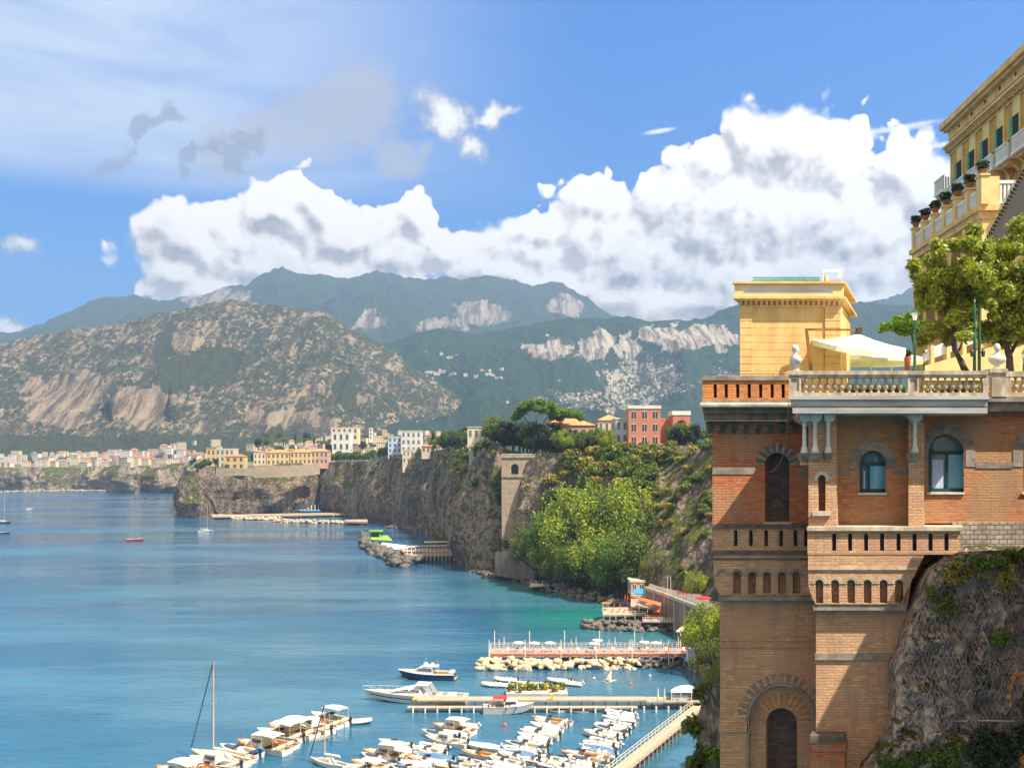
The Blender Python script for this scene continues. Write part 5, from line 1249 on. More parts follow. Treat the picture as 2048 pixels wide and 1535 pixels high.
def lamp_post(px, pyb, pyt, Y, label, sc=1.0):
    s = Y / F; root = empty('lamp_post', W(px, pyb, Y), label, 'street lamp'); b = W(px, pyb, Y); H = (pyb - pyt) * s
    mb = MB(); mb.sm = True
    mb.lathe(b, [(0.12 * sc, 0), (0.12 * sc, 0.25 * sc), (0.06 * sc, 0.35 * sc), (0.05 * sc, H * .45), (0.065 * sc, H * .46), (0.04 * sc, H * .48), (0.035 * sc, H - .55 * sc), (0.06 * sc, H - .5 * sc)], 10); mb.build('post', M['green'], root)
    mb = MB(); mb.lathe(b + Vector((0, 0, H - .5 * sc)), [(0.07 * sc, 0), (0.12 * sc, 0.3 * sc)], 6); mb.build('glass', M['white'], root)
    mb = MB(); mb.lathe(b + Vector((0, 0, H - .2 * sc)), [(0.16 * sc, 0), (0.10 * sc, 0.08 * sc), (0.03 * sc, 0.16 * sc), (0.03 * sc, .22 * sc)], 8); mb.build('cap', M['green'], root)
lamp_post(1829.5, 752, 615, 37.5, 'tall green cast iron lamp post at the left of the olive trees')
lamp_post(1848, 752, 700, 38.5, 'short dark green lamp post just right of the tall lamp post', 0.6)
lamp_post(2047, 752, 700, 38, 'short lamp post at the right edge behind the balustrade', 0.6)
pole = None
for k, (px, lab) in enumerate(((1949, 'left one of the two slim green poles between the olive trees'), (1958.5, 'right one of the two slim green poles between the olive trees'))):
    root = empty('lantern_pole', W(px, 752, 38 + k * .3), lab, 'pole', 'slim green poles between the olive trees')
    b = W(px, 752, 38 + k * .3); mb = MB(); mb.sm = True; mb.lathe(b, [(0.07, 0), (0.06, 1.5), (0.045, 2.6), (0.03, 3.2)], 8); mb.build('pole', M['green'], root)
    mb = MB(); mb.beam(b + Vector((-.12, 0, 1.1)), b + Vector((.2, 0, 1.1)), .03); mb.lathe(b + Vector((.16 if k else -.1, 0, .78)), [(.06, 0), (.09, .2), (.03, .32)], 6); mb.build('lantern', M['iron'], root)
M['canvas'] = pm('canvas_white', (0.80, 0.77, 0.70), (0.72, 0.69, 0.62), 1.5, 0.8, 0.1, transl=0.25)
M['wood'] = pm('varnished_wood', (0.30, 0.12, 0.03), (0.20, 0.07, 0.02), 5, 0.4, stretch=(1, 1, .2))
def cantilever():
    Y = 36.4; root = empty('cantilever_parasol', W(1622, 752, Y), 'large white cantilever parasol on a leaning wooden mast in front of the turret', 'parasol')
    mb = MB(); mb.beam(W(1623, 752, Y), W(1613, 659, Y), 0.10, 0.08); mb.build('mast', M['wood'], root)
    mb = MB(); mb.beam(W(1611, 659, Y), W(1719, 659.5, Y + .3), 0.08, 0.08); mb.build('boom', M['wood'], root)
    mb = MB(); mb.box(*(W(1714, 666, Y + .2)), *(W(1720, 657, Y + .45))); mb.build('joint', M['iron'], root)
    # square tilted canopy: rim and apex
    A = W(1716, 667, Y + .3)
    rim = [W(1624, 679, Y + 0.6), W(1672, 690, Y - 1.3), W(1745, 702, Y - 1.5), W(1808, 705, Y - 0.9), W(1812, 696, Y + 1.5), W(1760, 685, Y + 2.6), W(1690, 673, Y + 2.6), W(1640, 674, Y + 1.9)]
    mb = MB(); n = len(rim); V = [A]; 
    rings = [0.33, 0.66, 1.0]
    for t in rings:
        for i, p in enumerate(rim): q = A.lerp(p, t); q = q + Vector((0, 0, -0.07 * math.sin(t * math.pi) - (0.03 if i % 2 else 0) * t)); V.append(q)
    for p in rim: V.append(p + Vector((0, 0, -0.22)))
    fs = [(0, 1 + i, 1 + (i + 1) % n) for i in range(n)]
    for r in range(3):
        for i in range(n): a = 1 + r * n + i; b = 1 + r * n + (i + 1) % n; fs.append((a, a + n, b + n, b))
    mb.add(V, fs); mb.build('canopy', M['canvas'], root, smooth=False)
    mb = MB()
    for p in rim: mb.beam(A + Vector((0, 0, -.25)), p + Vector((0, 0, -.05)), .03)
    mb.build('ribs', M['wood'], root)
cantilever()
def parasol_open(name, base, h, R, mat, label, n=8, rise=0.32, group=None):
    root = empty(name, base, label, 'parasol', group); b = Vector(base)
    mb = MB(); mb.tube([b, b + Vector((0, 0, h))], 0.035, 6); mb.build('pole', M['white'], root)
    mb = MB(); V = [b + Vector((0, 0, h + rise * R * .5))]
    for t, dz in ((0.5, 0.24), (1.0, 0.0)):
        for i in range(n): V.append(b + Vector((R * t * math.cos(2 * math.pi * i / n), R * t * math.sin(2 * math.pi * i / n), h + rise * R * .5 * (1 - t) + dz * R * 0.25 - 0.02)))
    for i in range(n): V.append(V[1 + n + i] + Vector((0, 0, -0.12 * R)))
    fs = [(0, 1 + i, 1 + (i + 1) % n) for i in range(n)]
    for r in range(2):
        for i in range(n): fs.append((1 + r * n + i, 1 + r * n + n + i, 1 + r * n + n + (i + 1) % n, 1 + r * n + (i + 1) % n))
    mb.add(V, fs); mb.build('canopy', mat, root)
    return root
for i, (px, py, R, Y) in enumerate(((1700, 716, 1.7, 43), (1742, 718, 1.6, 44.5), (1783, 719, 1.6, 46))):
    b = W(px, py, Y); parasol_open('terrace_parasol', (b.x, b.y, TZ), b.z - TZ, R, M['canvas'], '%s white parasol in the row behind the cantilever parasol, counted from the turret' % ORD[i], group='white parasols deep on the terrace')
urn = empty('potted_plant', W(1815, 740, 38), 'dark leaved plant in a tall terracotta pot left of the tall lamp post', 'potted plant')
b = W(1815, 746, 38); mb = MB(); mb.sm = True; mb.lathe(b, [(.1, 0), (.12, .5), (.15, .62), (.15, .66)], 10); mb.build('pot', M['terracotta'], urn)
V, Fc = leaf_cloud([(b.x, b.y, b.z + .78, .16, .16, .16)], 200, .08, np.random.default_rng(9)); np_mesh('foliage', V, Fc, [M['leaf_dark']], parent=urn)
def bust(px, py, Y, rz, label):
    root = empty('marble_bust', W(px, py, Y), label, 'bust'); b = W(px, py, Y)
    me = bpy.data.meshes.new('bust'); bm = bmesh.new()
    # one continuous surface from lathe-like rings: (z, half width, half depth, forward shift)
    rings = [(0, .15, .12, 0), (.04, .15, .12, 0), (.05, .09, .08, 0), (.12, .08, .07, 0), (.16, .17, .12, 0), (.24, .27, .15, .01), (.34, .30, .17, .02), (.44, .27, .15, .01), (.50, .17, .11, 0), (.54, .085, .085, 0), (.60, .072, .08, .01), (.64, .08, .10, .03),
             (.67, .09, .115, .035), (.71, .098, .125, .03), (.76, .10, .125, .015), (.81, .098, .12, .005), (.86, .08, .10, 0), (.895, .04, .05, 0)]
    n = 20; V = []
    for z, hw, hd, f in rings:
        for j in range(n):
            t = 2 * math.pi * j / n; x = hw * math.cos(t); y = hd * math.sin(t) + f
            if .66 < z < .74 and abs(math.cos(t)) < .25 and math.sin(t) > 0: y += .03 if z < .72 else .012      # nose and chin
            if .70 < z < .79 and abs(math.cos(t)) > .96: x *= 1.12                                             # ears
            V.append((x, y, z))
    F_ = [(i * n + j, i * n + (j + 1) % n, (i + 1) * n + (j + 1) % n, (i + 1) * n + j) for i in range(len(rings) - 1) for j in range(n)] + [tuple(range(n - 1, -1, -1)), tuple((len(rings) - 1) * n + j for j in range(n))]
    me.from_pydata(V, [], F_); me.materials.append(M['marble']); me.polygons.foreach_set('use_smooth', [True] * len(F_)); me.update()
    o = bpy.data.objects.new('bust', me); C.objects.link(o); o.parent = root; o.rotation_euler = (0, 0, rz)
    mb = MB(); mb.box(-.17, -.15, -.05, .17, .15, 0); p = mb.build('plinth', M['marble'], root, local=True); p.rotation_euler = (0, 0, rz)
    return root
bust(1590, 741, YS + .3, -1.3, 'white marble bust in profile on the left end of the balustrade')
bust(1994, 737, 33.9, 2.9, 'white marble bust seen from behind on the corner pillar')
# flower boxes and a low hedge behind the balusters
M['flower'] = pm('yellow_flowers', (0.70, 0.50, 0.04), (0.35, 0.35, 0.05), 6, 0.7, island=True)
k = 0
for (px, w, mat, what) in ((1700, 26, 'leaf_mid', 'dark leafy'), (1752, 28, 'leaf_mid', 'green leafy'), (1790, 26, 'leaf_bright', 'bright green'), (1868, 26, 'flower', 'yellow flowering'), (1900, 24, 'leaf_mid', 'mixed green'), (1935, 26, 'leaf_bright', 'light green'), (1958, 18, 'flower', 'small yellow flowering')):
    b = W(px, 780, YS + .9); s = YS / F; rng = np.random.default_rng(60 + k); k += 1
    root = empty('flower_box', (b.x, b.y, TZ), what + ' plants in a terracotta box behind the balusters, ' + ('left' if px < 1820 else 'right') + ' section', 'flower box')
    mb = MB(); mb.box(b.x - w * s, b.y - .12, TZ, b.x + w * s, b.y + .12, TZ + .22); mb.build('box', M['terracotta'], root)
    V, Fc = leaf_cloud([(b.x + rng.uniform(-1, 1) * w * s * .9, b.y, TZ + .36 + rng.uniform(-.05, .1), .16, .14, .15) for _ in range(9)], 420, .07, rng); np_mesh('foliage', V, Fc, [M[mat]], parent=root)
# ---------------------------------------------------------------- houses
def hcol(name, c, v=0.1): M[name] = pm(name, c, tuple(q * 0.86 for q in c), 0.25, 0.9, vary=v); return M[name]
for nm, c in (('w_white', (0.72, 0.70, 0.66)), ('w_cream', (0.70, 0.60, 0.42)), ('w_yellow', (0.72, 0.52, 0.22)), ('w_pink', (0.66, 0.40, 0.29)), ('w_red', (0.55, 0.22, 0.14)), ('w_grey', (0.45, 0.42, 0.38)), ('w_blue', (0.52, 0.60, 0.70)), ('r_tile', (0.50, 0.19, 0.08)), ('r_orange', (0.62, 0.27, 0.10)), ('r_flat', (0.46, 0.42, 0.38))): hcol(nm, c)
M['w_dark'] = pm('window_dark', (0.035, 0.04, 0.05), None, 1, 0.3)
def boxface(mb, cx_, cy_, z, w, d, h, rz, cols, rows, wm=1, ww=0.42, wh=0.55, front_only=False, proud=0.06):
    ca, sa = math.cos(rz), math.sin(rz)
    def T(x, y, zz): return (cx_ + x * ca - y * sa, cy_ + x * sa + y * ca, zz)
    q = [T(-w / 2, -d / 2, z), T(w / 2, -d / 2, z), T(w / 2, d / 2, z), T(-w / 2, d / 2, z)]
    mb.mat = 0; mb.hexa(q + [(a, b, z + h) for a, b, _ in q])
    mb.mat = wm
    fh = h / rows; cwid = w / cols
    for r in range(rows):
        for c in range(cols):
            x0 = -w / 2 + cwid * (c + 0.5 - ww / 2); x1 = x0 + cwid * ww; z0 = z + fh * (r + 0.5 - wh / 2); z1 = z0 + fh * wh
            mb.hexa([T(x0, -d / 2 - proud, z0), T(x1, -d / 2 - proud, z0), T(x1, -d / 2 + 0.02, z0), T(x0, -d / 2 + 0.02, z0), T(x0, -d / 2 - proud, z1), T(x1, -d / 2 - proud, z1), T(x1, -d / 2 + 0.02, z1), T(x0, -d / 2 + 0.02, z1)])
        if not front_only:
            n2 = max(1, int(d / max(cwid, 0.1)))
            for c in range(n2):
                y0 = -d / 2 + d / n2 * (c + 0.5 - ww / 2); y1 = y0 + d / n2 * ww; z0 = z + fh * (r + 0.5 - wh / 2); z1 = z0 + fh * wh
                mb.hexa([T(-w / 2 - proud, y0, z0), T(-w / 2 + .02, y0, z0), T(-w / 2 + .02, y1, z0), T(-w / 2 - proud, y1, z0), T(-w / 2 - proud, y0, z1), T(-w / 2 + .02, y0, z1), T(-w / 2 + .02, y1, z1), T(-w / 2 - proud, y1, z1)])
    mb.mat = 0
    return T
def roof(mb, T, w, d, z, kind, h=None, m=2):
    mb.mat = m
    if kind == 'hip':
        h = h or min(w, d) * 0.22; o = 0.5; k = min(w, d) / 2 * 0.9
        a = [T(-w / 2 - o, -d / 2 - o, z), T(w / 2 + o, -d / 2 - o, z), T(w / 2 + o, d / 2 + o, z), T(-w / 2 - o, d / 2 + o, z)]
        if w >= d: r = [T(-w / 2 + k, 0, z + h), T(w / 2 - k, 0, z + h)]; fs = [(0, 1, 5, 4), (2, 3, 4, 5), (1, 2, 5), (3, 0, 4), (3, 2, 1, 0)]
        else: r = [T(0, -d / 2 + k, z + h), T(0, d / 2 - k, z + h)]; fs = [(0, 1, 4), (1, 2, 5, 4), (2, 3, 5), (3, 0, 4, 5), (3, 2, 1, 0)]
        mb.add(a + r, fs)
    else:
        o = 0.25; q = [T(-w / 2 - o, -d / 2 - o, z), T(w / 2 + o, -d / 2 - o, z), T(w / 2 + o, d / 2 + o, z), T(-w / 2 - o, d / 2 + o, z)]
        mb.hexa(q + [(a, b, z + (h or 0.6)) for a, b, _ in q])
    mb.mat = 0
# far houses: six small models, copied
far_protos = []
for i, (wm, rm, kind, w, d, h, cols, rows) in enumerate((('w_white', 'r_flat', 'flat', 12, 10, 9, 4, 3), ('w_cream', 'r_tile', 'hip', 14, 10, 7, 4, 2), ('w_yellow', 'r_tile', 'hip', 11, 9, 8, 3, 2), ('w_pink', 'r_flat', 'flat', 10, 9, 9, 3, 3), ('w_white', 'r_orange', 'hip', 9, 8, 6, 3, 2), ('w_cream', 'r_flat', 'flat', 16, 11, 12, 5, 4), ('w_grey', 'r_flat', 'flat', 8, 8, 7, 2, 2))):
    mb = MB(); T = boxface(mb, 0, 0, -3, w, d, h + 3, 0, cols, rows + 1); roof(mb, T, w, d, h, kind)
    o = mb.build('town_house', [M[wm], M['w_dark'], M[rm]]); o['category'] = 'house'; far_protos.append(o)
FN = ['white flat-roofed', 'cream tile-roofed', 'yellow tile-roofed', 'pink flat-roofed', 'white orange-roofed', 'tall cream flat-roofed', 'small grey flat-roofed']
used_h = set()
def far_house(i, x, y, z, rz, sc, where, group):
    o = far_protos[i]
    if i in used_h: o = o.copy(); C.objects.link(o)
    used_h.add(i)
    o.location = (x, y, z); o.rotation_euler = (0, 0, rz); o.scale = (sc, sc, sc * RNG.uniform(0.8, 1.15))
    o['label'] = '%s house in %s' % (FN[i], where); o['group'] = '%s houses in %s' % (FN[i], where)
    o['category'] = 'house'
    return o
def ground_z(px, Y, edge, slope):
    X = (px - CX) / F * Y
    ep = edge[0] / edge[1] * F + CX
    k = np.argmin(np.abs(ep - px)); return edge[2][k] + max(0, Y - edge[1][k]) * slope, edge[1][k]
rg = random.Random(11)
for k in range(215):       # the far town above the left cliffs
    px = rg.uniform(-20, 440); ze, ye = ground_z(px, 1800, EDGE2, 0.0)
    t = rg.random() ** 1.3; Y = ye + 12 + 330 * t
    top = np.interp(px, [-20, 100, 160, 260, 330, 380, 440], [908, 903, 900, 900, 892, 880, 884]); pyb = 932 - (932 - top - 6) * t
    z = CH + (HY - pyb) / F * Y
    if px < 150 and rg.random() < .3: continue
    far_house(rg.choice([0, 0, 0, 5, 1, 1, 3, 4, 5, 6]), (px - CX) / F * Y, Y, z, rg.uniform(-.5, .5), rg.uniform(0.65, 1.2), 'the far town strung along the top of the left cliffs', '')
for k in range(125):        # the middle town behind the promontory
    px = rg.uniform(500, 960); t = rg.random(); Y = 1000 + 650 * t
    top = np.interp(px, [500, 560, 650, 700, 800, 900, 960], [882, 878, 868, 862, 858, 862, 864]); pyb = 912 - (912 - top - 8) * t
    z = CH + (HY - pyb) / F * Y
    far_house(rg.choice([0, 0, 1, 1, 2, 3, 3, 4, 5, 6]), (px - CX) / F * Y, Y, z, rg.uniform(-.6, .6), rg.uniform(0.5, 0.85), 'the town behind the central clifftop gardens', '')
TOWN_TREES = [(rg.uniform(500, 960), rg.random()) for _ in range(46)]
def on_grid(name, px, py):
    X, Y, Z = GRID[name]; gx = X / Y * F + CX; gy = HY - (Z - CH) / Y * F
    d = (gx - px) ** 2 + (gy - py) ** 2; d[0:2] += 1e6; k = np.argmin(d); return X.ravel()[k], Y.ravel()[k], Z.ravel()[k]
for k in range(46):        # hillside villages
    if k < 10: px, py = 870 + rg.gauss(0, 14), 748 + rg.gauss(0, 4)
    elif k < 26: px, py = 960 + rg.gauss(0, 28), 750 + rg.gauss(0, 5)
    elif k < 31: px, py = 900 + rg.gauss(0, 15), 714 + rg.gauss(0, 3)
    elif k < 38: px, py = 1215 + rg.gauss(0, 22), 795 + rg.gauss(0, 10)
    else: px, py = rg.uniform(860, 1350), rg.uniform(740, 820)
    x, y, z = on_grid('valley_ridge', px, py)
    far_house(rg.choice([0, 0, 4, 1]), x, y, z, rg.uniform(-.5, .5), rg.uniform(0.8, 1.3), 'the villages scattered high on the valley ridge', '')
# individual houses
def house(name, px0, px1, pyb, pyt, Y, wall, rf, cols, rows, label, cat='house', kind='hip', depth=None, rz=0.0, roofh=None, extra=None, base=4):
    w = (px1 - px0) / F * Y; h = (pyb - pyt) / F * Y; cx_ = ((px0 + px1) / 2 - CX) / F * Y; z = CH + (HY - pyb) / F * Y; d = depth or w * 0.7
    root = empty(name, (cx_, Y + d / 2, z), label, cat)
    mb = MB(); T = boxface(mb, cx_, Y + d / 2, z - base, w, d, h + base, rz, 1, 1, ww=0, wh=0, front_only=True); mb.build('wall', M[wall], root)
    mb = MB(); roof(mb, T, w, d, z + h, kind, roofh); mb.mat = 0
    mb2 = MB(); mb2.V, mb2.F, mb2.M, mb2.S = mb.V, mb.F, [0] * len(mb.F), mb.S; mb2.build('roof', M[rf], root)
    mb = MB(); mb.mat = 0
    fh = h / rows
    for face in (0, 1):
        n = cols if face == 0 else max(1, int(cols * d / w))
        L = w if face == 0 else d
        for r in range(rows):
            for c in range(n):
                a0 = -L / 2 + L / n * (c + .5) - L / n * .2; a1 = a0 + L / n * .4; z0 = z + fh * (r + .2); z1 = z0 + fh * .58
                mb = MB()
                P_ = (lambda u, o: (u, -d / 2 - o)) if face == 0 else (lambda u, o: (-w / 2 - o, u))
                c_ = [P_(a0, .05), P_(a1, .05), P_(a1, -.02), P_(a0, -.02)]
                mb.hexa([T(x, y, z0) for x, y in c_] + [T(x, y, z1) for x, y in c_])
                wo = mb.build('window', M['w_dark'], root)
                mb = MB(); c_ = [P_(a0 - .12, .1), P_(a1 + .12, .1), P_(a1 + .12, -.02), P_(a0 - .12, -.02)]
                mb.hexa([T(x, y, z0 - .14) for x, y in c_] + [T(x, y, z0) for x, y in c_]); 
                mb.hexa([T(x, y, z1) for x, y in c_] + [T(x, y, z1 + .14) for x, y in c_]); mb.hexa([T(*P_((a0 + a1) / 2 - .05, .09), zz) if False else (T(P_((a0 + a1) / 2 + q, s_)[0], P_((a0 + a1) / 2 + q, s_)[1], zz)) for zz in (z0, z1) for q, s_ in ((-.06, .09), (.06, .09), (.06, -.02), (-.06, -.02))])
                mb.build('frame', M['white'], wo)
    return root, T, (w, d, h, z)
Yv = 372
r, T, (w, d, h, z) = house('red_villa', 1257, 1321, 893, 817, Yv, 'w_red', 'w_white', 3, 3, 'coral red villa with cream cornices and a recessed dark middle, beside the brick tower', 'villa', 'flat', 12, roofh=1.3, base=8)
mb = MB(); T2 = boxface(mb, *( ((1333 - CX) / F * (Yv + 5)), Yv + 9), z - 4, 5.5, 8, 15.5, 0, 1, 1, ww=.0, wh=.0, front_only=True); mb.build('middle_block', M['w_red'], r)
mb = MB(); xa = (1363 - CX) / F * Yv; mb.prism([(xa - 3.4, z - 5), (xa + 3.4, z - 5), (xa + 3.4, z + 12.4), (xa - 3.4, z + 12.4)], [arch(xa, z + 7, 4.4, z + 10.4), arch(xa, z + 1.6, 4.4, z + 5)], Yv, Yv + 0.5); mb.box(xa - 3.4, Yv + 1.6, z - 5, xa + 3.4, Yv + 9, z + 12.4); mb.build('loggia_block', M['w_red'], r)
mb = MB(); mb.box(xa - 3.6, Yv - .2, z + 12.4, xa + 3.6, Yv + 9, z + 14); mb.build('loggia_cornice', M['w_white'], r)
mb = MB(); mb.box((1250 - CX) / F * Yv, Yv - 2.2, z - 3.5, (1345 - CX) / F * Yv, Yv - .3, z + 1.2); mb.build('garden_terrace', M['w_pink'], r)
house('garden_house', 1231, 1256, 889, 838, 378, 'w_blue', 'w_white', 2, 2, 'pale blue and white house tight against the left side of the red villa', kind='flat', depth=12)
house('long_villa', 1196, 1243, 890, 840, 392, 'w_cream', 'r_orange', 4, 2, 'cream house with wide orange tiled roof left of the pale blue house', kind='hip', depth=14, roofh=2.6)
house('long_villa', 1085, 1190, 884, 850, 408, 'w_pink', 'r_orange', 7, 1, 'long low pink house with an orange roof behind the umbrella pine', kind='hip', depth=16, roofh=3.2)
house('garden_house', 935, 981, 878, 855, 445, 'w_cream', 'r_flat', 4, 1, 'flat-roofed cream house among trees left of the umbrella pine', kind='flat', depth=12)
house('small_tower', 938, 967, 942, 893, 425, 'w_grey', 'w_grey', 1, 2, 'small square stone tower standing on the cliff edge above the headland', 'tower', 'flat', 6, roofh=.8, base=6)
house('white_house', 776, 803, 916, 874, 752, 'w_blue', 'w_white', 3, 4, 'tall white and bluish house on the clifftop left of the castle-like villa', kind='flat', depth=20)  # same bluish wall colour on every side
house('castle_villa', 802, 842, 905, 862, 735, 'w_white', 'w_cream', 4, 3, 'tall white castle-like villa perched at the cliff edge', 'villa', 'flat', 16)
house('castle_villa', 805, 836, 926, 900, 708, 'w_cream', 'w_cream', 4, 2, 'cream bastion-like lower house hanging over the cliff under the castle-like villa', 'villa', 'flat', 14, base=7)
house('red_roof_house', 843, 879, 906, 892, 668, 'w_cream', 'r_tile', 4, 1, 'cream house with a red hipped roof right of the castle-like villa', kind='hip', depth=11, roofh=2.8)
house('white_house', 664, 700, 902, 864, 960, 'w_white', 'w_white', 3, 2, 'square white house with three dark windows above the middle gardens', kind='flat', depth=16)
house('white_house', 662, 716, 880, 855, 1050, 'w_cream', 'w_cream', 5, 2, 'wide cream block rising behind the square white house', kind='flat', depth=16)
house('yellow_villa', 413, 431, 926, 897, 865, 'w_yellow', 'w_yellow', 2, 2, 'narrow yellow tower house at the left end of the promontory', kind='flat', depth=14)
house('yellow_villa', 431, 468, 936, 898, 866, 'w_cream', 'w_white', 4, 3, 'cream terraced villa with white roof on the promontory, right of the narrow yellow tower house', kind='flat', depth=14)
house('yellow_villa', 450, 489, 938, 912, 852, 'w_yellow', 'r_tile', 3, 2, 'yellow villa with a low red roof at the promontory edge', kind='hip', depth=10, roofh=2)
house('long_villa', 507, 531, 929, 906, 880, 'w_cream', 'w_cream', 3, 2, 'pale cream house at the left end of the long yellow row on the promontory', kind='flat', depth=12)
house('long_villa', 533, 578, 930, 905, 880, 'w_yellow', 'r_orange', 5, 2, 'yellow house with an orange roof, left half of the long row on the promontory', kind='hip', depth=14, roofh=3)
house('long_villa', 580, 622, 928, 904, 880, 'w_yellow', 'r_orange', 5, 2, 'yellow house with an orange roof, right half of the long row on the promontory', kind='hip', depth=14, roofh=3)
house('long_villa', 622, 656, 928, 902, 885, 'w_pink', 'r_orange', 4, 2, 'pink house closing the right end of the long row on the promontory', kind='hip', depth=14, roofh=2.6)
house('white_house', 218, 242, 934, 915, 1760, 'w_white', 'w_blue', 3, 3, 'large white hotel block above the right end of the far beach', kind='flat', depth=30)
# church tower
house('bell_tower', 738, 745, 878, 856, 1150, 'w_white', 'w_white', 1, 3, 'slim white bell tower in the town behind the middle gardens', 'tower', 'flat', 4)
# retaining walls on the promontory and the arched terrace
M['ashlar'] = brick('ashlar_retaining', (0.46, 0.36, 0.25), (0.34, 0.26, 0.18), (0.24, 0.19, 0.14), row=1.0, width=2.2, msz=0.05, dirt_amt=0.5)
def wall_line(name, pts, label, mat='ashlar', th=2.0):
    mb = MB()
    for (a, b) in zip(pts[:-1], pts[1:]):
        (x0, t0, b0, y0), (x1, t1, b1, y1) = a, b
        mb.hexa([W(x0, b0, y0), W(x1, b1, y1), W(x1, b1, y1 + th), W(x0, b0, y0 + th), W(x0, t0, y0), W(x1, t1, y1), W(x1, t1, y1 + th), W(x0, t0, y0 + th)])
    o = mb.build(name, M[mat]); return tag(o, label, 'wall')
wall_line('retaining_wall', [(432, 935, 952, 818), (470, 936, 951, 818), (508, 936, 951, 820)], 'pale masonry retaining wall under the yellow villas at the promontory tip')
wall_line('retaining_wall', [(508, 930, 955, 838), (560, 931, 954, 842), (600, 930, 952, 850), (640, 926, 948, 868)], 'long masonry retaining wall under the row of yellow houses')
vi = empty('arched_terrace', W(1042, 1000, 392), 'beige retaining wall of a garden terrace with two dark arches on the cliff', 'terrace wall')
Yt = 392
mb = MB(); mb.prism(RQ(1003, 914, 1082, 952, Yt), [AQ(1029.5, 948, 15, 927, Yt), AQ(1061, 948, 15, 927, Yt)], Yt, Yt + 1.2, .1); mb.prism(RQ(1001, 911, 1084, 915, Yt - .4), [], Yt - .4, Yt + 1.5, .1); mb.build('arcade', M['ashlar'], vi)
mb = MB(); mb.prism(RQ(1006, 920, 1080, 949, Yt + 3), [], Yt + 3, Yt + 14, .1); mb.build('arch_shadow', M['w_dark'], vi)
mb = MB(); mb.prism([Q(1004, 1180, Yt - 4), Q(1030, 1180, Yt - 4), Q(1082, 952, Yt - 1), Q(1003, 952, Yt - 1)], [], Yt - 1, Yt + 12, .1); mb.prism(RQ(1003, 950, 1083, 954, Yt - 1.4), [], Yt - 1.4, Yt + 2, .1); mb.build('battered_wall', M['ashlar'], vi)
mb = MB(); mb.prism(RQ(1003, 907, 1082, 908.3, Yt), [], Yt, Yt + .15)
for k in range(28): mb.prism(RQ(1003 + k * 2.9, 907, 1003.8 + k * 2.9, 912, Yt), [], Yt, Yt + .15)
mb.build('railing', M['white'], vi)
# aerial masts on the far mountain
for k, (px, a, b) in enumerate(((605, 552, 543), (738, 562, 546))):
    mb = MB(); mb.tube([W(px, b + 14, 6290), W(px, a - 6, 6290), W(px, b, 6290)], [3.2, 2.4, 1.6], 5); o = mb.build('radio_mast', M['iron']); tag(o, ('left' if k == 0 else 'right, taller') + ' radio mast on the skyline of the far mountain', 'mast')
# ---------------------------------------------------------------- trees and shrubs along the cliffs
EX, EY, EZ = EDGE; EPX = EX / EY * F + CX
def top_pt(px, back):
    k = int(np.argmin(np.abs(EPX - px))); x, y, z = EX[k], EY[k], EZ[k]; y2 = y + back
    return Vector((x / y * y2, y2, z + back * 0.006))
rt = random.Random(5)
KN = {'lime_tree': 'lime green tree', 'spreading_tree': 'spreading tree', 'broadleaf_tree': 'bushy green tree', 'dark_tree': 'dark green tree', 'tall_conifer': 'narrow dark conifer', 'stone_pine': 'flat-topped umbrella pine', 'leafy_tree': 'bright green leafy tree', 'shrub': 'green shrub', 'dry_shrub': 'dry yellow shrub', 'green_shrub': 'bright green shrub'}
def scatter(n, pxr, back, keys, sc, where):
    for _ in range(n):
        px = rt.uniform(*pxr); key = rt.choice(keys); p = top_pt(px, rt.uniform(*back)); p.z -= 0.6
        plant(key, p, rt.uniform(*sc), None, '%s growing %s' % (KN[key], where), 'shrub' if 'shrub' in key else 'tree', '%ss growing %s' % (KN[key], where), name=key)
for px, t in TOWN_TREES:
    Y = 960 + 600 * t; pyb = 914 - 34 * t
    key = rt.choice(['broadleaf_tree', 'dark_tree', 'stone_pine', 'tall_conifer'])
    plant(key, W(px, pyb, Y), rt.uniform(.9, 1.5), None, '%s growing between the houses of the middle town' % KN[key], 'tree', '%ss growing between the houses of the middle town' % KN[key], name=key)
scatter(26, (380, 430), (0, 30), ['broadleaf_tree', 'dark_tree', 'shrub'], (0.5, 0.9), 'on the tip of the promontory')
scatter(22, (490, 660), (22, 60), ['stone_pine', 'broadleaf_tree', 'stone_pine', 'dark_tree'], (0.8, 1.25), 'behind and between the yellow houses of the promontory')
scatter(14, (560, 655), (2, 10), ['broadleaf_tree', 'shrub'], (0.55, 0.75), 'in front of the long yellow row')
scatter(44, (655, 780), (4, 140), ['stone_pine', 'broadleaf_tree', 'broadleaf_tree', 'dark_tree'], (0.7, 1.2), 'in the middle clifftop gardens')
scatter(40, (862, 960), (3, 60), ['broadleaf_tree', 'dark_tree', 'dark_tree', 'tall_conifer', 'leafy_tree'], (0.8, 1.2), 'on the clifftop right of the castle-like villa')
scatter(42, (970, 1120), (6, 40), ['dark_tree', 'dark_tree', 'broadleaf_tree', 'spreading_tree'], (0.8, 1.25), 'around the foot of the big umbrella pine')
scatter(54, (1100, 1250), (1, 30), ['broadleaf_tree', 'broadleaf_tree', 'leafy_tree', 'lime_tree', 'green_shrub', 'dark_tree'], (0.6, 0.95), 'on the slope below the orange-roofed houses')
scatter(22, (1340, 1432), (2, 26), ['broadleaf_tree', 'dark_tree', 'leafy_tree', 'green_shrub'], (0.55, 0.85), 'on the clifftop between the red villa and the brick tower')
scatter(16, (1240, 1345), (1, 4), ['green_shrub', 'shrub'], (0.8, 1.3), 'along the edge under the red villa')
NX, NY, NZ = GRID['near']; nr_, nc_ = NX.shape; NPX = NX / NY * F + CX
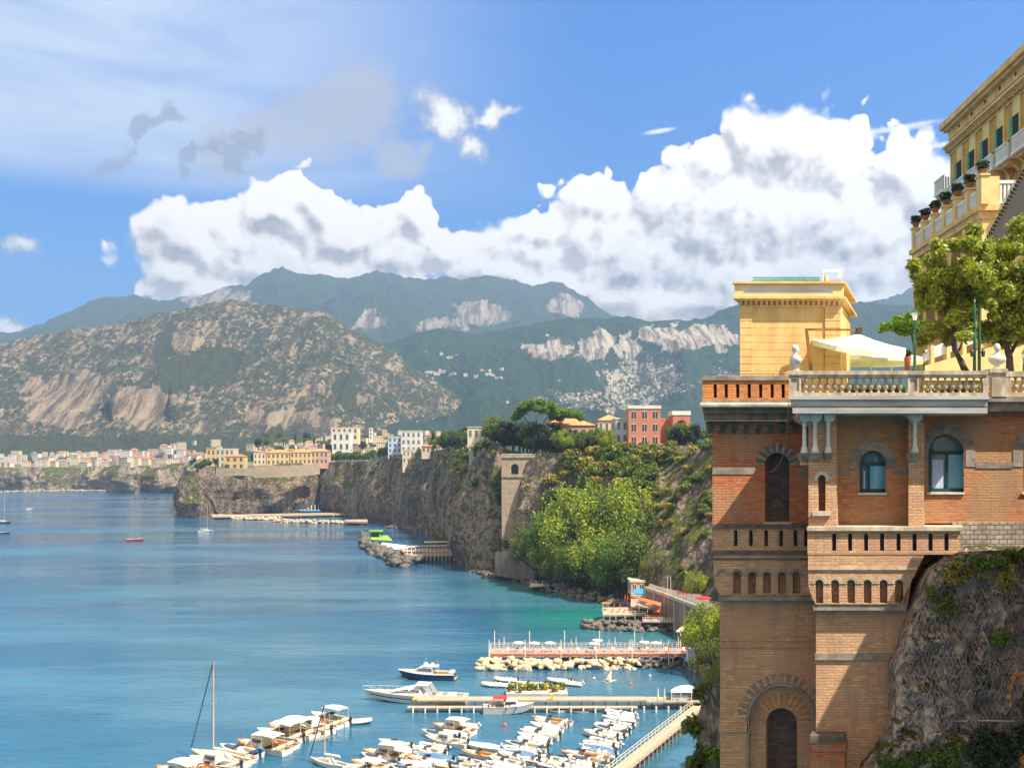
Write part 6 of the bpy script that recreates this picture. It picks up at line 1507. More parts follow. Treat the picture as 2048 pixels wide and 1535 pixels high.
def cliff_scatter(n, pxr, tr, keys, sc, where):
    cols = np.where((NPX[nr_ // 2] > pxr[0]) & (NPX[nr_ // 2] < pxr[1]))[0]
    for _ in range(n):
        c = int(rt.choice(list(cols))); r_ = int(rt.uniform(*tr) * (nr_ - 1)); key = rt.choice(keys)
        plant(key, (NX[r_, c], NY[r_, c], NZ[r_, c] - .3), rt.uniform(*sc), None, '%s growing %s' % (KN[key], where), 'shrub', '%ss growing %s' % (KN[key], where), name=key)
cliff_scatter(170, (1085, 1255), (0.55, 1.0), ['dry_shrub', 'green_shrub', 'dry_shrub', 'green_shrub', 'shrub'], (1.0, 2.3), 'on the sunny slope below the houses')
cliff_scatter(45, (1250, 1400), (0.45, 1.0), ['dry_shrub', 'shrub', 'shrub'], (0.7, 1.6), 'on the dark cliff face right of the slope')
cliff_scatter(30, (1395, 1440), (0.2, 1.0), ['dry_shrub', 'green_shrub', 'shrub'], (0.6, 1.2), 'on the cliff beside the brick tower')
cliff_scatter(46, (640, 930), (0.75, 1.0), ['shrub', 'shrub', 'dry_shrub'], (0.8, 1.8), 'hanging over the edge of the long shaded cliff')
cliff_scatter(24, (860, 1000), (0.5, 1.0), ['shrub', 'green_shrub'], (0.9, 1.9), 'clinging to the headland cliff')
cliff_scatter(16, (362, 520), (0.7, 1.0), ['shrub', 'dry_shrub'], (0.9, 1.8), 'on the cliff edge of the promontory')
# the big umbrella pine
def umbrella():
    Y = 403; s = Y / F; root = empty('umbrella_pine', W(1068, 908, Y), 'great umbrella pine with a wide flat double crown above the arched terrace', 'tree'); rng = np.random.default_rng(77)
    cs = []
    for (x0, x1, pt, pb, n) in ((1026, 1124, 798, 852, 80), (1098, 1165, 816, 850, 40)):
        for _ in range(n):
            u = rng.uniform(-1, 1); xx = (x0 + x1) / 2 + u * (x1 - x0) / 2 * .92; dome = math.sqrt(max(0, 1 - u * u))
            yy = pb - 12 - (pb - pt - 16) * dome * rng.uniform(.5, 1.0)
            c = W(xx, yy, Y); dep = (x1 - x0) / 2 * s * dome
            cs.append((c.x, Y + rng.uniform(-1, 1) * dep * .9, c.z, 8 * s * rng.uniform(.8, 1.3), 8 * s, 6.5 * s * rng.uniform(.8, 1.3)))
    V, Fc = leaf_cloud(cs, 34000, 0.48, rng, 0.4, 1.5); np_mesh('crown', V, Fc, [M['pine']], parent=root)
    mb = MB(); mb.sm = True; mb.tube([W(1068, 925, Y), W(1067, 885, Y), W(1070, 862, Y)], [.7, .55, .45], 8)
    for (a, b, r0) in (((1070, 862), (1045, 830), .3), ((1070, 862), (1072, 822), .32), ((1070, 865), (1095, 832), .28), ((1045, 830), (1036, 828), .15)): mb.tube([W(a[0], a[1], Y), W((a[0] + b[0]) / 2 + 2, (a[1] + b[1]) / 2 + 3, Y), W(b[0], b[1], Y)], [r0, r0 * .8, r0 * .5], 6)
    mb.tube([W(1108, 900, Y), W(1110, 868, Y), W(1116, 850, Y), W(1130, 838, Y)], [.4, .35, .3, .15], 6); mb.tube([W(1112, 858, Y), W(1100, 840, Y)], [.25, .12], 6)
    mb.build('trunk', M['bark'], root)
umbrella()
# bright trees at the foot of the cliff
GR = [(1072, 1158, 1062, 362, 'spreading_tree', 'leftmost of the big trees at the cliff foot'), (1112, 1168, 1028, 350, 'leafy_tree', 'second from the left of the big trees at the cliff foot'), (1158, 1180, 998, 340, 'lime_tree', 'tall yellow green tree left of centre in the grove at the cliff foot'),
  (1204, 1186, 1008, 346, 'spreading_tree', 'darker green tree at the centre of the grove at the cliff foot'), (1248, 1188, 992, 332, 'lime_tree', 'tallest yellow green tree right of centre in the grove'), (1292, 1192, 1032, 330, 'leafy_tree', 'bright tree at the upper right of the grove'),
  (1100, 1182, 1098, 340, 'spreading_tree', 'low dark tree at the front left of the grove'), (1150, 1192, 1090, 330, 'leafy_tree', 'lower front tree at the left centre of the grove'), (1198, 1200, 1088, 320, 'lime_tree', 'lower front tree at the centre of the grove'), (1238, 1206, 1082, 312, 'leafy_tree', 'lower front tree right of centre in the grove'),
  (1284, 1208, 1086, 310, 'spreading_tree', 'lower front tree at the right end of the grove'), (1328, 1172, 1096, 318, 'lime_tree', 'round lime tree right of the grove above the promenade'), (1368, 1180, 1112, 300, 'leafy_tree', 'wide low tree above the right part of the promenade'), (1408, 1192, 1120, 286, 'lime_tree', 'yellow green tree tight against the left edge of the brick tower'),
  (1392, 1206, 1150, 272, 'lime_tree', 'small bright tree leaning over the promenade next to the tower'), (1420, 1335, 1222, 205, 'lime_tree', 'leafy tree below the promenade against the base of the brick tower'), (1432, 1380, 1290, 180, 'spreading_tree', 'shaded tree low against the base of the brick tower'), (1040, 1120, 1082, 380, 'broadleaf_tree', 'low green hedge-like tree on the walled ledge left of the grove'), (1010, 1110, 1082, 392, 'broadleaf_tree', 'low round tree at the foot of the battered wall'),
  (905, 1092, 1048, 520, 'broadleaf_tree', 'small tree on the ledge left of the headland'), (870, 1108, 1080, 530, 'shrub', 'shrub on the rocks left of the headland'), (1345, 1120, 1085, 320, 'tall_conifer', 'spiky palm-like tree above the bright grove')]
for k, (px, pyb, pyt, Y, key, lab) in enumerate(GR):
    p = W(px, pyb, Y); H = (pyb - pyt) / F * Y; full = {'leafy_tree': 10.2, 'lime_tree': 10.2, 'spreading_tree': 10.0, 'broadleaf_tree': 8.2, 'shrub': 1.9, 'tall_conifer': 11.5}[key]
    sc = H / full; wd = rt.uniform(0.85, 1.1)
    plant(key, p, (sc * wd, sc * wd, sc), k * 2.4, lab, 'tree', name=key)
# ---------------------------------------------------------------- rocks, jetties, bathing decks
def boulders(name, line, width, n, smin, smax, mat, label, seed, zt=1.2):
    """a tumbled pile of boulders along a line of (px, py) waterline pixels"""
    rng = np.random.default_rng(seed); P = [wat(a, b) for a, b in line]
    S = [0.0]
    for a, b in zip(P[:-1], P[1:]): S.append(S[-1] + (b - a).length)
    base = []
    prot = []
    for q_ in range(10):
        bm = bmesh.new()
        for _ in range(15): v_ = rng.normal(size=3); v_ /= np.linalg.norm(v_); bm.verts.new(v_ * rng.uniform(.75, 1.05))
        r_ = bmesh.ops.convex_hull(bm, input=bm.verts); bm.verts.index_update(); bmesh.ops.triangulate(bm, faces=bm.faces)
        prot.append((np.array([v.co[:] for v in bm.verts]), np.array([[v.index for v in f.verts] for f in bm.faces]))); bm.free()
    Vs = []; Fs = []; off = 0
    for i in range(n):
        s = rng.uniform(0, S[-1]); x = np.interp(s, S, [p.x for p in P]); y = np.interp(s, S, [p.y for p in P])
        t = rng.uniform(0, 1); y2 = y + t * width; prof = math.sin(min(1, t * 1.1) * math.pi) ** .6 if width > 2 else 1
        r = rng.uniform(smin, smax) * rng.uniform(.7, 1)
        sc = np.array([r * rng.uniform(.8, 1.4), r * rng.uniform(.8, 1.3), r * rng.uniform(.55, .9)])
        bv, bf = prot[i % 10]; q = bv * sc; a = rng.uniform(0, 6.28); ca, sa = math.cos(a), math.sin(a)
        q = np.stack([q[:, 0] * ca - q[:, 1] * sa, q[:, 0] * sa + q[:, 1] * ca, q[:, 2]], 1)
        Vs.append(q + [x + rng.normal() * .3, y2, max(0, prof) * zt * rng.uniform(.3, 1.0) - .15]); Fs.append(bf + off); off += len(bv)
    o = np_mesh(name, np.concatenate(Vs), np.concatenate(Fs), [M[mat]]); return tag(o, label, 'rocks')
boulders('breakwater', [(955, 1340), (1100, 1339), (1285, 1337)], 7, 330, .7, 1.5, 'boulder_pale', 'pale cream boulder breakwater under the white railed pier', 1, 1.9)
boulders('breakwater', [(1280, 1337), (1375, 1333)], 6, 110, .5, 1.1, 'boulder', 'dark boulders at the shore end of the pale breakwater', 2, 1.6)
boulders('rocks', [(1172, 1257), (1230, 1262), (1300, 1262), (1385, 1262)], 9, 260, .8, 2.0, 'boulder', 'ridge of dark boulders in the water below the orange parasol deck', 3, 2.2)
boulders('rocks', [(1060, 1176), (1120, 1188), (1180, 1200), (1240, 1215), (1300, 1232), (1370, 1250)], 14, 420, .7, 1.8, 'boulder', 'grey boulder shore below the bright grove', 4, 2.5)
boulders('rocks', [(935, 1140), (975, 1153), (1020, 1160), (1065, 1170)], 9, 170, .8, 2.2, 'boulder', 'flat dark rocks at the foot of the headland', 5, 1.2)
boulders('breakwater', [(718, 1078), (735, 1085), (722, 1095), (745, 1108), (770, 1118), (790, 1134), (835, 1134)], 26, 420, 1.4, 3.4, 'boulder', 'dark rock breakwater with the lime green hut', 6, 4.0)
boulders('rocks', [(770, 1056), (810, 1058), (850, 1064)], 14, 120, 1.2, 3.0, 'boulder', 'low dark rocks at the foot of the long shaded cliff', 7, 2.0)
boulders('breakwater', [(420, 1034), (500, 1040), (560, 1039)], 10, 260, 1.2, 2.6, 'boulder_pale', 'pale boulder breakwater below the promontory', 8, 2.2)
boulders('breakwater', [(545, 1043), (620, 1046), (715, 1047)], 10, 260, 1.2, 2.6, 'boulder_pale', 'second pale boulder breakwater, right of the first', 9, 2.2)
boulders('breakwater', [(260, 996), (300, 997), (372, 997)], 6, 110, 1.2, 2.4, 'boulder', 'thin dark breakwater left of the promontory tip', 10, 1.0)
boulders('beach_rocks', [(0, 984), (80, 982), (160, 981), (232, 982)], 12, 260, 1.5, 3.5, 'boulder_pale', 'pale strip of beach and rocks under the far left cliff', 11, 1.6)
boulders('rocks', [(1395, 1262), (1430, 1300), (1445, 1345)], 10, 120, .8, 1.8, 'boulder', 'dark rocks in the corner between the promenade wall and the brick tower', 12, 2.0)
boulders('rocks', [(1400, 1420), (1442, 1440), (1448, 1535)], 6, 90, .6, 1.4, 'boulder', 'dark rocks along the foot of the brick tower cliff', 13, 1.4)
M['deck'] = pm('weathered_deck', (0.46, 0.36, 0.25), (0.32, 0.25, 0.18), 1.5, 0.85, 0.2, stretch=(.3, 3, 1))
M['deck_red'] = pm('red_brown_deck', (0.50, 0.20, 0.11), (0.38, 0.15, 0.09), 1.5, 0.8)
M['concrete'] = pm('concrete', (0.46, 0.42, 0.37), (0.33, 0.30, 0.27), .4, 0.9, 0.3)
M['conc_dark'] = pm('stained_concrete', (0.22, 0.17, 0.15), (0.14, 0.115, 0.105), .5, 0.9, 0.3, stretch=(1, 1, .3))
M['orange'] = pm('orange_fabric', (0.85, 0.16, 0.03), (0.7, 0.12, 0.03), 2, 0.8)
M['redf'] = pm('red_fabric', (0.65, 0.03, 0.03), (0.5, 0.02, 0.02), 2, 0.8)
M['bluef'] = pm('blue_fabric', (0.03, 0.30, 0.65), (0.02, 0.22, 0.5), 2, 0.7)
M['lime'] = pm('lime_green', (0.22, 0.52, 0.08), (0.30, 0.50, 0.06), 1, 0.8)
M['cream'] = pm('cream_fabric', (0.74, 0.66, 0.50), (0.66, 0.58, 0.44), 2, 0.8)
def deck_box(mb, pts, z, th): # polygon of (x, y) as a slab
    n = len(pts); mb.add([(x, y, z - th) for x, y in pts] + [(x, y, z) for x, y in pts], [tuple(range(n - 1, -1, -1)), tuple(range(n, 2 * n))] + [(i, (i + 1) % n, n + (i + 1) % n, n + i) for i in range(n)])
def rail(mb, a, b, h=1.0, step=1.5, nb=3, r=0.04):
    a = Vector(a); b = Vector(b); L = (b - a).length; n = max(1, int(L / step))
    for k in range(nb): z = h * (k + 1) / nb; mb.beam(a + Vector((0, 0, z)), b + Vector((0, 0, z)), r * 1.4)
    for i in range(n + 1): p = a.lerp(b, i / n); mb.beam(p, p + Vector((0, 0, h)), r * 2)
# pier on the pale breakwater
Yp = 213.0; zp = 2.7; xl = (980 - CX) / F * Yp; xr = (1392 - CX) / F * Yp
pier = empty('bathing_pier', ((xl + xr) / 2, Yp, 0), 'long bathing pier with white railings and tall white poles on the pale boulders', 'pier')
mb = MB(); deck_box(mb, [(xl, Yp), (xr, Yp), (xr, Yp + 8), (xl, Yp + 8)], zp, .25); mb.build('deck', M['deck_red'], pier)
mb = MB(); mb.box(xl, Yp - .12, zp - .05, xr, Yp, zp + .12); mb.box(xl, Yp - .1, zp - .6, xr, Yp - .02, zp - .3); mb.build('edge_board', M['deck_red'], pier)
mb = MB(); rail(mb, (xl, Yp + .1, zp), (xr, Yp + .1, zp), 1.1, 1.0, 4, .045); rail(mb, (xl, Yp + 7.8, zp), (xr, Yp + 7.8, zp), 1.1, 1.0, 3, .04); rail(mb, (xl, Yp + .1, zp), (xl, Yp + 7.8, zp), 1.1, 1, 3); mb.build('railing', M['white'], pier)
for px in (978, 989, 1050, 1059, 1122, 1129, 1192, 1199, 1264, 1269, 1337, 1361):
    back = px in (989, 1059, 1129, 1199, 1269, 1361); Yq = Yp + (7.9 if back else -.15); x = (px - CX) / F * Yq
    mb = MB(); mb.tube([(x, Yq, -.5), (x, Yq, 5.9 if not back else 6.6)], 0.10, 6); mb.build('mooring_pole', M['white'], pier)
for k in range(19):
    x = xl + (xr - xl) * k / 18
    for ya, yb_ in ((Yp - .1, Yp + .2), (Yp + 7.7, Yp + 7.9)): mb = MB(); mb.box(x - .15, ya, -.5, x + .15, yb_, zp); mb.build('pile', M['concrete'], pier)
def parasol_closed(name, b, h, mat, label, group):
    root = empty(name, b, label, 'parasol', group); b = Vector(b)
    mb = MB(); mb.lathe(b, [(.03, 0), (.03, h * .4), (.14, h * .45), (.10, h * .75), (.03, h * .97), (.02, h)], 7); mb.build('closed_canopy', mat, root); return root
gp = 'cream parasols on the railed pier'
for i, (px, dy) in enumerate(((1037, 2.5), (1069, 2.0), (1100, 2.2), (1188, 1.5), (1195, 5.5), (1289, 3), (1312, 2.2))):
    x = (px - CX) / F * (Yp + dy); parasol_open('beach_parasol', (x, Yp + dy, zp), 2.2, 1.25, M['cream'], '%s open cream parasol on the railed pier, counted from its sea end' % ORD[i], group=gp)
for i, px in enumerate((998, 1008, 1142, 1152, 1218, 1230, 1260, 1284, 1322, 1357, 1381)):
    x = (px - CX) / F * (Yp + 4.5); parasol_closed('beach_parasol', (x, Yp + 4.5, zp), 3.2 if i % 2 else 2.7, M['cream'], '%s folded cream parasol on the railed pier, counted from its sea end' % ORD[i], gp + ', folded')
def lounger_proto(mat):
    root = empty('sun_lounger', (0, 0, 0)); mb = MB(); mb.hexa([(-.3, -.95, .28), (.3, -.95, .28), (.3, .35, .28), (-.3, .35, .28), (-.3, -.95, .36), (.3, -.95, .36), (.3, .35, .36), (-.3, .35, .36)])
    mb.hexa([(-.3, .35, .28), (.3, .35, .28), (.3, .95, .68), (-.3, .95, .68), (-.3, .32, .36), (.3, .32, .36), (.3, .9, .76), (-.3, .9, .76)]); mb.build('cushion', mat, root)
    mb = MB()
    for x in (-.27, .27):
        for y in (-.85, .4): mb.beam((x, y, 0), (x, y, .3), .05)
    mb.build('legs', M['white'], root); root['category'] = 'sun lounger'; return root
lp = lounger_proto(M['bluef']); lw = lounger_proto(M['white']); ln = 0
for i in range(22):
    x = xl + 2 + i * 2.0; src = lp if i % 2 == 0 else lw
    L = '%s %s sun lounger on the railed pier, counted from its sea end' % (ORD[i // 2], 'blue' if i % 2 == 0 else 'white')
    if i < 2: o = src; o.location = (x, Yp + 3.2, zp); tag(o, L, 'sun lounger', 'sun loungers on the railed pier')
    else: copy_tree(src, (x, Yp + 3.2, zp), rt.uniform(-.3, .3), label=L)
# hut and column at the shore end
hut = empty('pier_gatehouse', W(1396, 1340, 208), 'tall narrow red gatehouse with a white pillar at the shore end of the railed pier', 'gatehouse')
mb = MB(); mb.prism(RQ(1394, 1290, 1407, 1350, 207), [], 207, 211); mb.build('wall', M['w_red'], hut)
mb = MB(); mb.prism(RQ(1387.5, 1266, 1393, 1352, 207), [], 207, 207.6); mb.build('pillar', M['w_white'], hut)
mb = MB(); mb.hexa([W(1384, 1268, 206.6), W(1412, 1268, 206.6), W(1412, 1268, 212), W(1384, 1268, 212), W(1386, 1264, 207), W(1410, 1264, 207), W(1410, 1264, 211), W(1386, 1264, 211)]); mb.build('roof', M['cream'], hut)
mb = MB(); mb.prism(RQ(1376, 1300, 1387, 1322, 208), [], 208, 210); mb.build('booth', M['w_blue'], hut)
shl = empty('beach_shelter', W(1365, 1262, 236), 'pale awning shelter on the shore behind the railed pier', 'shelter')
mb = MB(); mb.hexa([W(1352, 1263, 232), W(1402, 1266, 232), W(1406, 1258, 240), W(1362, 1256, 240), W(1352, 1261, 232), W(1402, 1264, 232), W(1406, 1255, 240), W(1362, 1253, 240)]); mb.build('awning', M['cream'], shl)
mb = MB()
for px in (1356, 1376, 1398): mb.tube([W(px, 1263, 233), W(px, 1300, 233)], .1, 5)
mb.build('post', M['white'], shl)
# deck with orange parasols
dk = empty('wooden_bathing_deck', wat(1270, 1242, 0), 'stepped wooden bathing deck on piles with white fence and orange parasols', 'deck')
def dq(px, py, z): p = wat(px, py, z); return (p.x, p.y)
mb = MB(); A = [dq(1205, 1229, 3), dq(1292, 1229, 3), dq(1286, 1213, 3), dq(1206, 1214, 3)]; deck_box(mb, A, 3, .3); B = [dq(1285, 1242, 2.6), dq(1368, 1243, 2.6), dq(1366, 1222, 2.6), dq(1300, 1218, 2.6)]; deck_box(mb, B, 2.6, .3)
Cc = [dq(1262, 1212, 4.6), dq(1330, 1217, 4.6), dq(1325, 1200, 4.6), dq(1262, 1196, 4.6)]; deck_box(mb, Cc, 4.6, .4); mb.build('deck', M['deck'], dk)
mb = MB(); rail(mb, (*A[0], 3), (*A[1], 3), 1.1, 1, 2, .05); rail(mb, (*A[0], 3), (*A[3], 3), 1.1, 1, 2, .05); rail(mb, (*B[0], 2.6), (*B[1], 2.6), 1.1, .7, 2, .06); rail(mb, (*B[1], 2.6), (*B[2], 2.6), 1.1, 1, 2, .05); rail(mb, (*Cc[0], 4.6), (*Cc[1], 4.6), 1.1, 1, 2, .05); mb.build('railing', M['white'], dk)
mb = MB()
for px in (1208, 1220, 1232, 1250, 1270, 1288): p = wat(px, 1232, 2.7); mb.beam((p.x, p.y + .3, -.5), (p.x, p.y + .3, 2.7), .28); p = wat(px, 1217, 2.7); mb.beam((p.x, p.y, -.5), (p.x, p.y, 2.7), .28)
a = wat(1222, 1232, 2.6); b = wat(1236, 1245, 0); mb.beam((a.x, a.y, .2), (b.x + 2, a.y, 2.6), .18)
mb.build('piles', M['deck'], dk)
mb = MB(); p = [W(1276, 1200, 268), W(1322, 1213, 258), W(1322, 1206, 264), W(1282, 1196, 274)]
sh2 = empty('orange_awning', p[0], 'long orange awning over the wooden bathing deck', 'awning')
mb.hexa(p + [q + Vector((0, 0, .25)) for q in p]); mb.build('canopy', M['orange'], sh2)
mb = MB()
for px, py in ((1278, 1201), (1295, 1206), (1320, 1213)): q = W(px, py, 262); mb.beam(q, q - Vector((0, 0, 2.6)), .09)
mb.build('posts', M['white'], sh2)
gp2 = 'orange parasols on the wooden bathing deck'
for i, (px, py, z) in enumerate(((1212, 1219, 3), (1300, 1222, 4.6), (1316, 1236, 2.6))):
    q = wat(px, py, z); parasol_open('beach_parasol', q, 2.1, 1.5, M['orange'], '%s open orange parasol on the wooden deck, counted from the left' % ORD[i], group=gp2)
for i, (px, py, z) in enumerate(((1250, 1205, 4.6), (1255, 1206, 4.6), (1261, 1206, 4.6), (1267, 1207, 4.6), (1272, 1207, 4.6), (1228, 1222, 3), (1240, 1222, 3), (1306, 1230, 2.6), (1313, 1232, 2.6), (1322, 1233, 2.6), (1334, 1228, 2.6), (1345, 1226, 2.6), (1353, 1228, 2.6))):
    q = wat(px, py, z); parasol_closed('beach_parasol', q, 2.6, M['orange'] if i != 12 else M['redf'], '%s folded orange parasol around the wooden deck, counted from the left' % ORD[i], gp2 + ', folded')
lo = lounger_proto(M['orange']); first = True
for i in range(10):
    q = wat(1292 + i * 6.5, 1236, 2.6) if i < 6 else wat(1225 + (i - 6) * 12, 1223, 3)
    L = '%s orange sun lounger on the wooden deck, %s' % (ORD[i % 6], 'lower right part' if i < 6 else 'left part')
    if first: lo.location = q; tag(lo, L, 'sun lounger', 'orange sun loungers on the wooden deck'); first = False
    else: copy_tree(lo, q, rt.uniform(-.6, .6), label=L)
# promenade on a concrete wall
pr = empty('promenade_wall', wat(1350, 1235, 2), 'grey concrete promenade wall rising from the shore to the brick tower', 'sea wall')
z8 = 8.5
T0 = [dq(1290, 1178, z8), dq(1330, 1192, z8), dq(1370, 1208, z8), dq(1400, 1219, z8), dq(1440, 1226, z8)]
TB = [dq(1440, 1190, z8), dq(1400, 1186, z8), dq(1350, 1180, z8), dq(1300, 1166, z8)]
mb = MB(); deck_box(mb, T0 + TB, z8, 8.6); mb.build('wall', M['conc_dark'], pr)
mb = MB(); 
for a, b in zip(T0[:-1], T0[1:]): mb.beam((*a, z8 + .45), (*b, z8 + .45), .5, .9)
mb.build('parapet', M['concrete'], pr)
mb = MB()
for i, (a, b) in enumerate(zip(T0[:-1], T0[1:])):
    a = Vector((*a, 4)); b = Vector((*b, 4))
    for t in (.0, .5): q = a.lerp(b, t); mb.box(q.x - .35, q.y - .45, -1, q.x + .35, q.y + .3, z8 - .2)
mb.build('buttresses', M['concrete'], pr)
pool = empty('blue_awning', wat(1275, 1190, 5), 'bright blue slanted awning beside the upper end of the promenade wall', 'awning')
mb = MB(); q = [W(1264, 1178, 292), W(1286, 1176, 292), W(1286, 1187, 288), W(1270, 1186, 288)]; mb.hexa([v - Vector((0, 0, .2)) for v in q] + q); mb.build('canopy', M['bluef'], pool)
mb = MB(); mb.hexa([W(1262, 1192, 288), W(1290, 1200, 288), W(1290, 1200, 296), W(1262, 1192, 296), W(1262, 1186, 288), W(1290, 1188, 288), W(1290, 1188, 296), W(1262, 1186, 296)]); mb.build('plinth', M['concrete'], pool)
house('shore_house', 1262, 1290, 1184, 1164, 296, 'w_pink', 'w_cream', 2, 1, 'small pinkish shore building behind the blue awning', kind='flat', depth=8, base=1)
for i, px in enumerate((1335, 1341.5)):
    mb = MB(); b = W(px, 1197, 268); mb.tube([b, b + Vector((0, 0, 6.4))], [.09, .05], 6); o = mb.build('flagpole', M['white']); tag(o, ('left' if i == 0 else 'right') + ' one of the two white flagpoles on the promenade', 'flagpole', 'white flagpoles on the promenade')
for i, px in enumerate((1357, 1366, 1373, 1383)):
    q = wat(px, 1199, z8); parasol_closed('beach_parasol', q, 3.0, M['redf'], '%s folded red parasol on the promenade, counted from the left' % ORD[i], 'folded red parasols on the promenade')
parasol_open('beach_parasol', wat(1407, 1212, z8), 2.3, 2.0, M['redf'], 'open red parasol on the promenade beside the brick tower')
# small dock below the grove
sd_ = empty('small_dock', wat(1095, 1172, 1), 'small white and blue dock at the left end of the boulder shore', 'dock')
mb = MB(); deck_box(mb, [dq(1060, 1172, 2), dq(1138, 1168, 2), dq(1138, 1162, 2), dq(1062, 1166, 2)], 2, .3); mb.build('deck', M['w_white'], sd_)
mb = MB(); mb.hexa([W(1098, 1160, 345), W(1150, 1158, 345), W(1150, 1158, 352), W(1098, 1160, 352), W(1098, 1158.5, 345), W(1150, 1156.5, 345), W(1150, 1154, 352), W(1098, 1156, 352)]); mb.build('canopy', M['bluef'], sd_)
mb = MB()
for px in (1062, 1085, 1100, 1125, 1136): mb.beam(W(px, 1176, 344), W(px, 1160, 344), .2)
mb.build('posts', M['white'], sd_)
# ledge wall below the arched terrace
wall_line('ledge_wall', [(990, 1103, 1150, 372), (1050, 1100, 1160, 366), (1075, 1100, 1165, 362)], 'dark quay wall with a planted ledge at the foot of the headland', 'conc_dark', 10)
# lime green hut and beach club behind the dark breakwater
lh = empty('beach_hut', wat(750, 1080, 3), 'lime green beach hut on the dark rock breakwater', 'hut')
mb = MB(); deck_box(mb, [dq(742, 1078, 4), dq(785, 1080, 4), dq(775, 1070, 4), dq(740, 1070, 4)], 4, .5); mb.build('platform', M['lime'], lh)
mb = MB(); q = [W(738, 1063, 541), W(766, 1063, 541), W(764, 1063, 552), W(740, 1063, 552)]; mb.hexa(q + [v + Vector((0, 0, 1.2)) for v in q]); mb.build('roof', M['lime'], lh)
mb = MB()
for px in (740, 752, 764): mb.beam(W(px, 1063, 543), W(px, 1074, 543), .5)
mb.box(W(742, 1, 546).x, 546, 3.5, W(756, 1, 546).x, 550, 6.5); mb.build('walls', M['green'], lh)
bc = empty('beach_club', wat(850, 1110, 3), 'white and tan beach club deck on stilts behind the dark rocks', 'beach club')
mb = MB(); deck_box(mb, [dq(812, 1110, 3.4), dq(924, 1108, 3.4), dq(924, 1096, 3.4), dq(800, 1096, 3.4)], 3.4, .7); mb.build('lower_deck', M['deck'], bc)
mb = MB(); deck_box(mb, [dq(755, 1094, 3), dq(812, 1100, 3), dq(830, 1092, 3), dq(765, 1084, 3)], 3, .5); mb.build('ramp', M['w_white'], bc)
mb = MB(); q = [W(800, 1093, 449), W(905, 1091, 449), W(905, 1091, 456), W(800, 1093, 456)]; mb.hexa(q + [v + Vector((0, 0, .5)) for v in q]); q = [W(848, 1085, 466), W(905, 1084, 466), W(905, 1084, 474), W(848, 1085, 474)]; mb.hexa(q + [v + Vector((0, 0, .8)) for v in q]); mb.build('roof', M['w_white'], bc)
mb = MB(); q = [W(905, 1087, 455), W(926, 1087, 455), W(926, 1087, 465), W(905, 1087, 465)]; mb.hexa(q + [v + Vector((0, 0, .8)) for v in q]); mb.build('blue_roof', M['w_blue'], bc)
mb = MB()
for k in range(15): px = 815 + k * 7.7; mb.beam(W(px, 1093, 450), W(px, 1108, 446), .22); mb.beam(W(px, 1112, 441), W(px, 1122, 441), .3)
mb.build('stilts', M['w_white'], bc)
for i, px in enumerate((822, 842, 856, 874, 886, 915)):
    q = wat(px, 1103, 3.4); parasol_open('beach_parasol', q, 2.0, 1.5, M['redf'], '%s red parasol on the beach club deck, counted from the left' % ORD[i], group='red parasols on the beach club deck')
# jetties below the promontory
for i, (a, b, p0, lab) in enumerate(((425, 690, 1030, 'long pale jetty running under the promontory cliff'), (690, 735, 1040, 'short timber landing stage at the right end of the long pale jetty'))):
    jt = empty('jetty', wat((a + b) / 2, p0, 0), lab, 'jetty')
    mb = MB(); deck_box(mb, [dq(a, p0 + 2, 2.5), dq(b, p0 + (-3 if i == 0 else 3), 2.5), dq(b, p0 - (6 if i == 0 else 2), 2.5), dq(a, p0 - 1, 2.5)], 2.5, 1.2); mb.build('deck', M['deck'], jt)
    mb = MB()
    for k in range(12): q = wat(a + (b - a) * k / 11, p0 + 1, 1); mb.beam((q.x, q.y + 1, -.5), (q.x, q.y + 1, 2.2), .6)
    mb.build('piles', M['concrete'], jt)
bp_ = empty('bathing_platforms', wat(610, 1026, 3), 'stacked white and blue bathing platforms under the promontory cliff', 'bathing platform')
mb = MB()
for (a, b, py, Y) in ((578, 612, 1009, 885), (572, 618, 1014, 878), (580, 640, 1020, 870)): q = [W(a, py, Y), W(b, py, Y), W(b, py, Y + 10), W(a, py, Y + 10)]; mb.hexa(q + [v + Vector((0, 0, .6)) for v in q])
mb.build('roof', M['w_white'], bp_)
mb = MB()
for (a, b, py, Y) in ((545, 578, 1021, 868), (600, 645, 1023, 866), (718, 738, 1034, 790)): q = [W(a, py, Y), W(b, py, Y), W(b, py, Y + 8), W(a, py, Y + 8)]; mb.hexa(q + [v + Vector((0, 0, 1.0)) for v in q])
mb.build('awning', M['bluef'], bp_)
mb = MB()
for k in range(10): px = 574 + k * 7; mb.beam(W(px, 1009, 880), W(px, 1029, 868), .4)
mb.build('posts', M['white'], bp_)
# ---------------------------------------------------------------- marina
M['gel'] = pm('gelcoat_white', (0.66, 0.65, 0.62), (0.56, 0.55, 0.53), 1.2, 0.25, vary=0.12)
M['gel_deck'] = pm('deck_offwhite', (0.50, 0.46, 0.38), (0.38, 0.35, 0.29), 1.5, 0.5, vary=0.1)
M['navy'] = pm('navy_hull', (0.02, 0.05, 0.12), None, 1, 0.2)
M['tube'] = pm('inflatable_tube', (0.60, 0.60, 0.58), (0.48, 0.48, 0.47), 2, 0.5, vary=0.15)
M['eng'] = pm('outboard_cowl', (0.05, 0.05, 0.055), (0.03, 0.03, 0.035), 2, 0.35)
M['eng_g'] = pm('outboard_cowl_grey', (0.42, 0.42, 0.43), None, 2, 0.35)
M['bwood'] = pm('boat_varnish', (0.42, 0.14, 0.035), (0.28, 0.09, 0.025), 4, 0.3, stretch=(1, 1, 3))
M['teak'] = pm('teak', (0.48, 0.30, 0.15), (0.38, 0.23, 0.11), 5, 0.6)
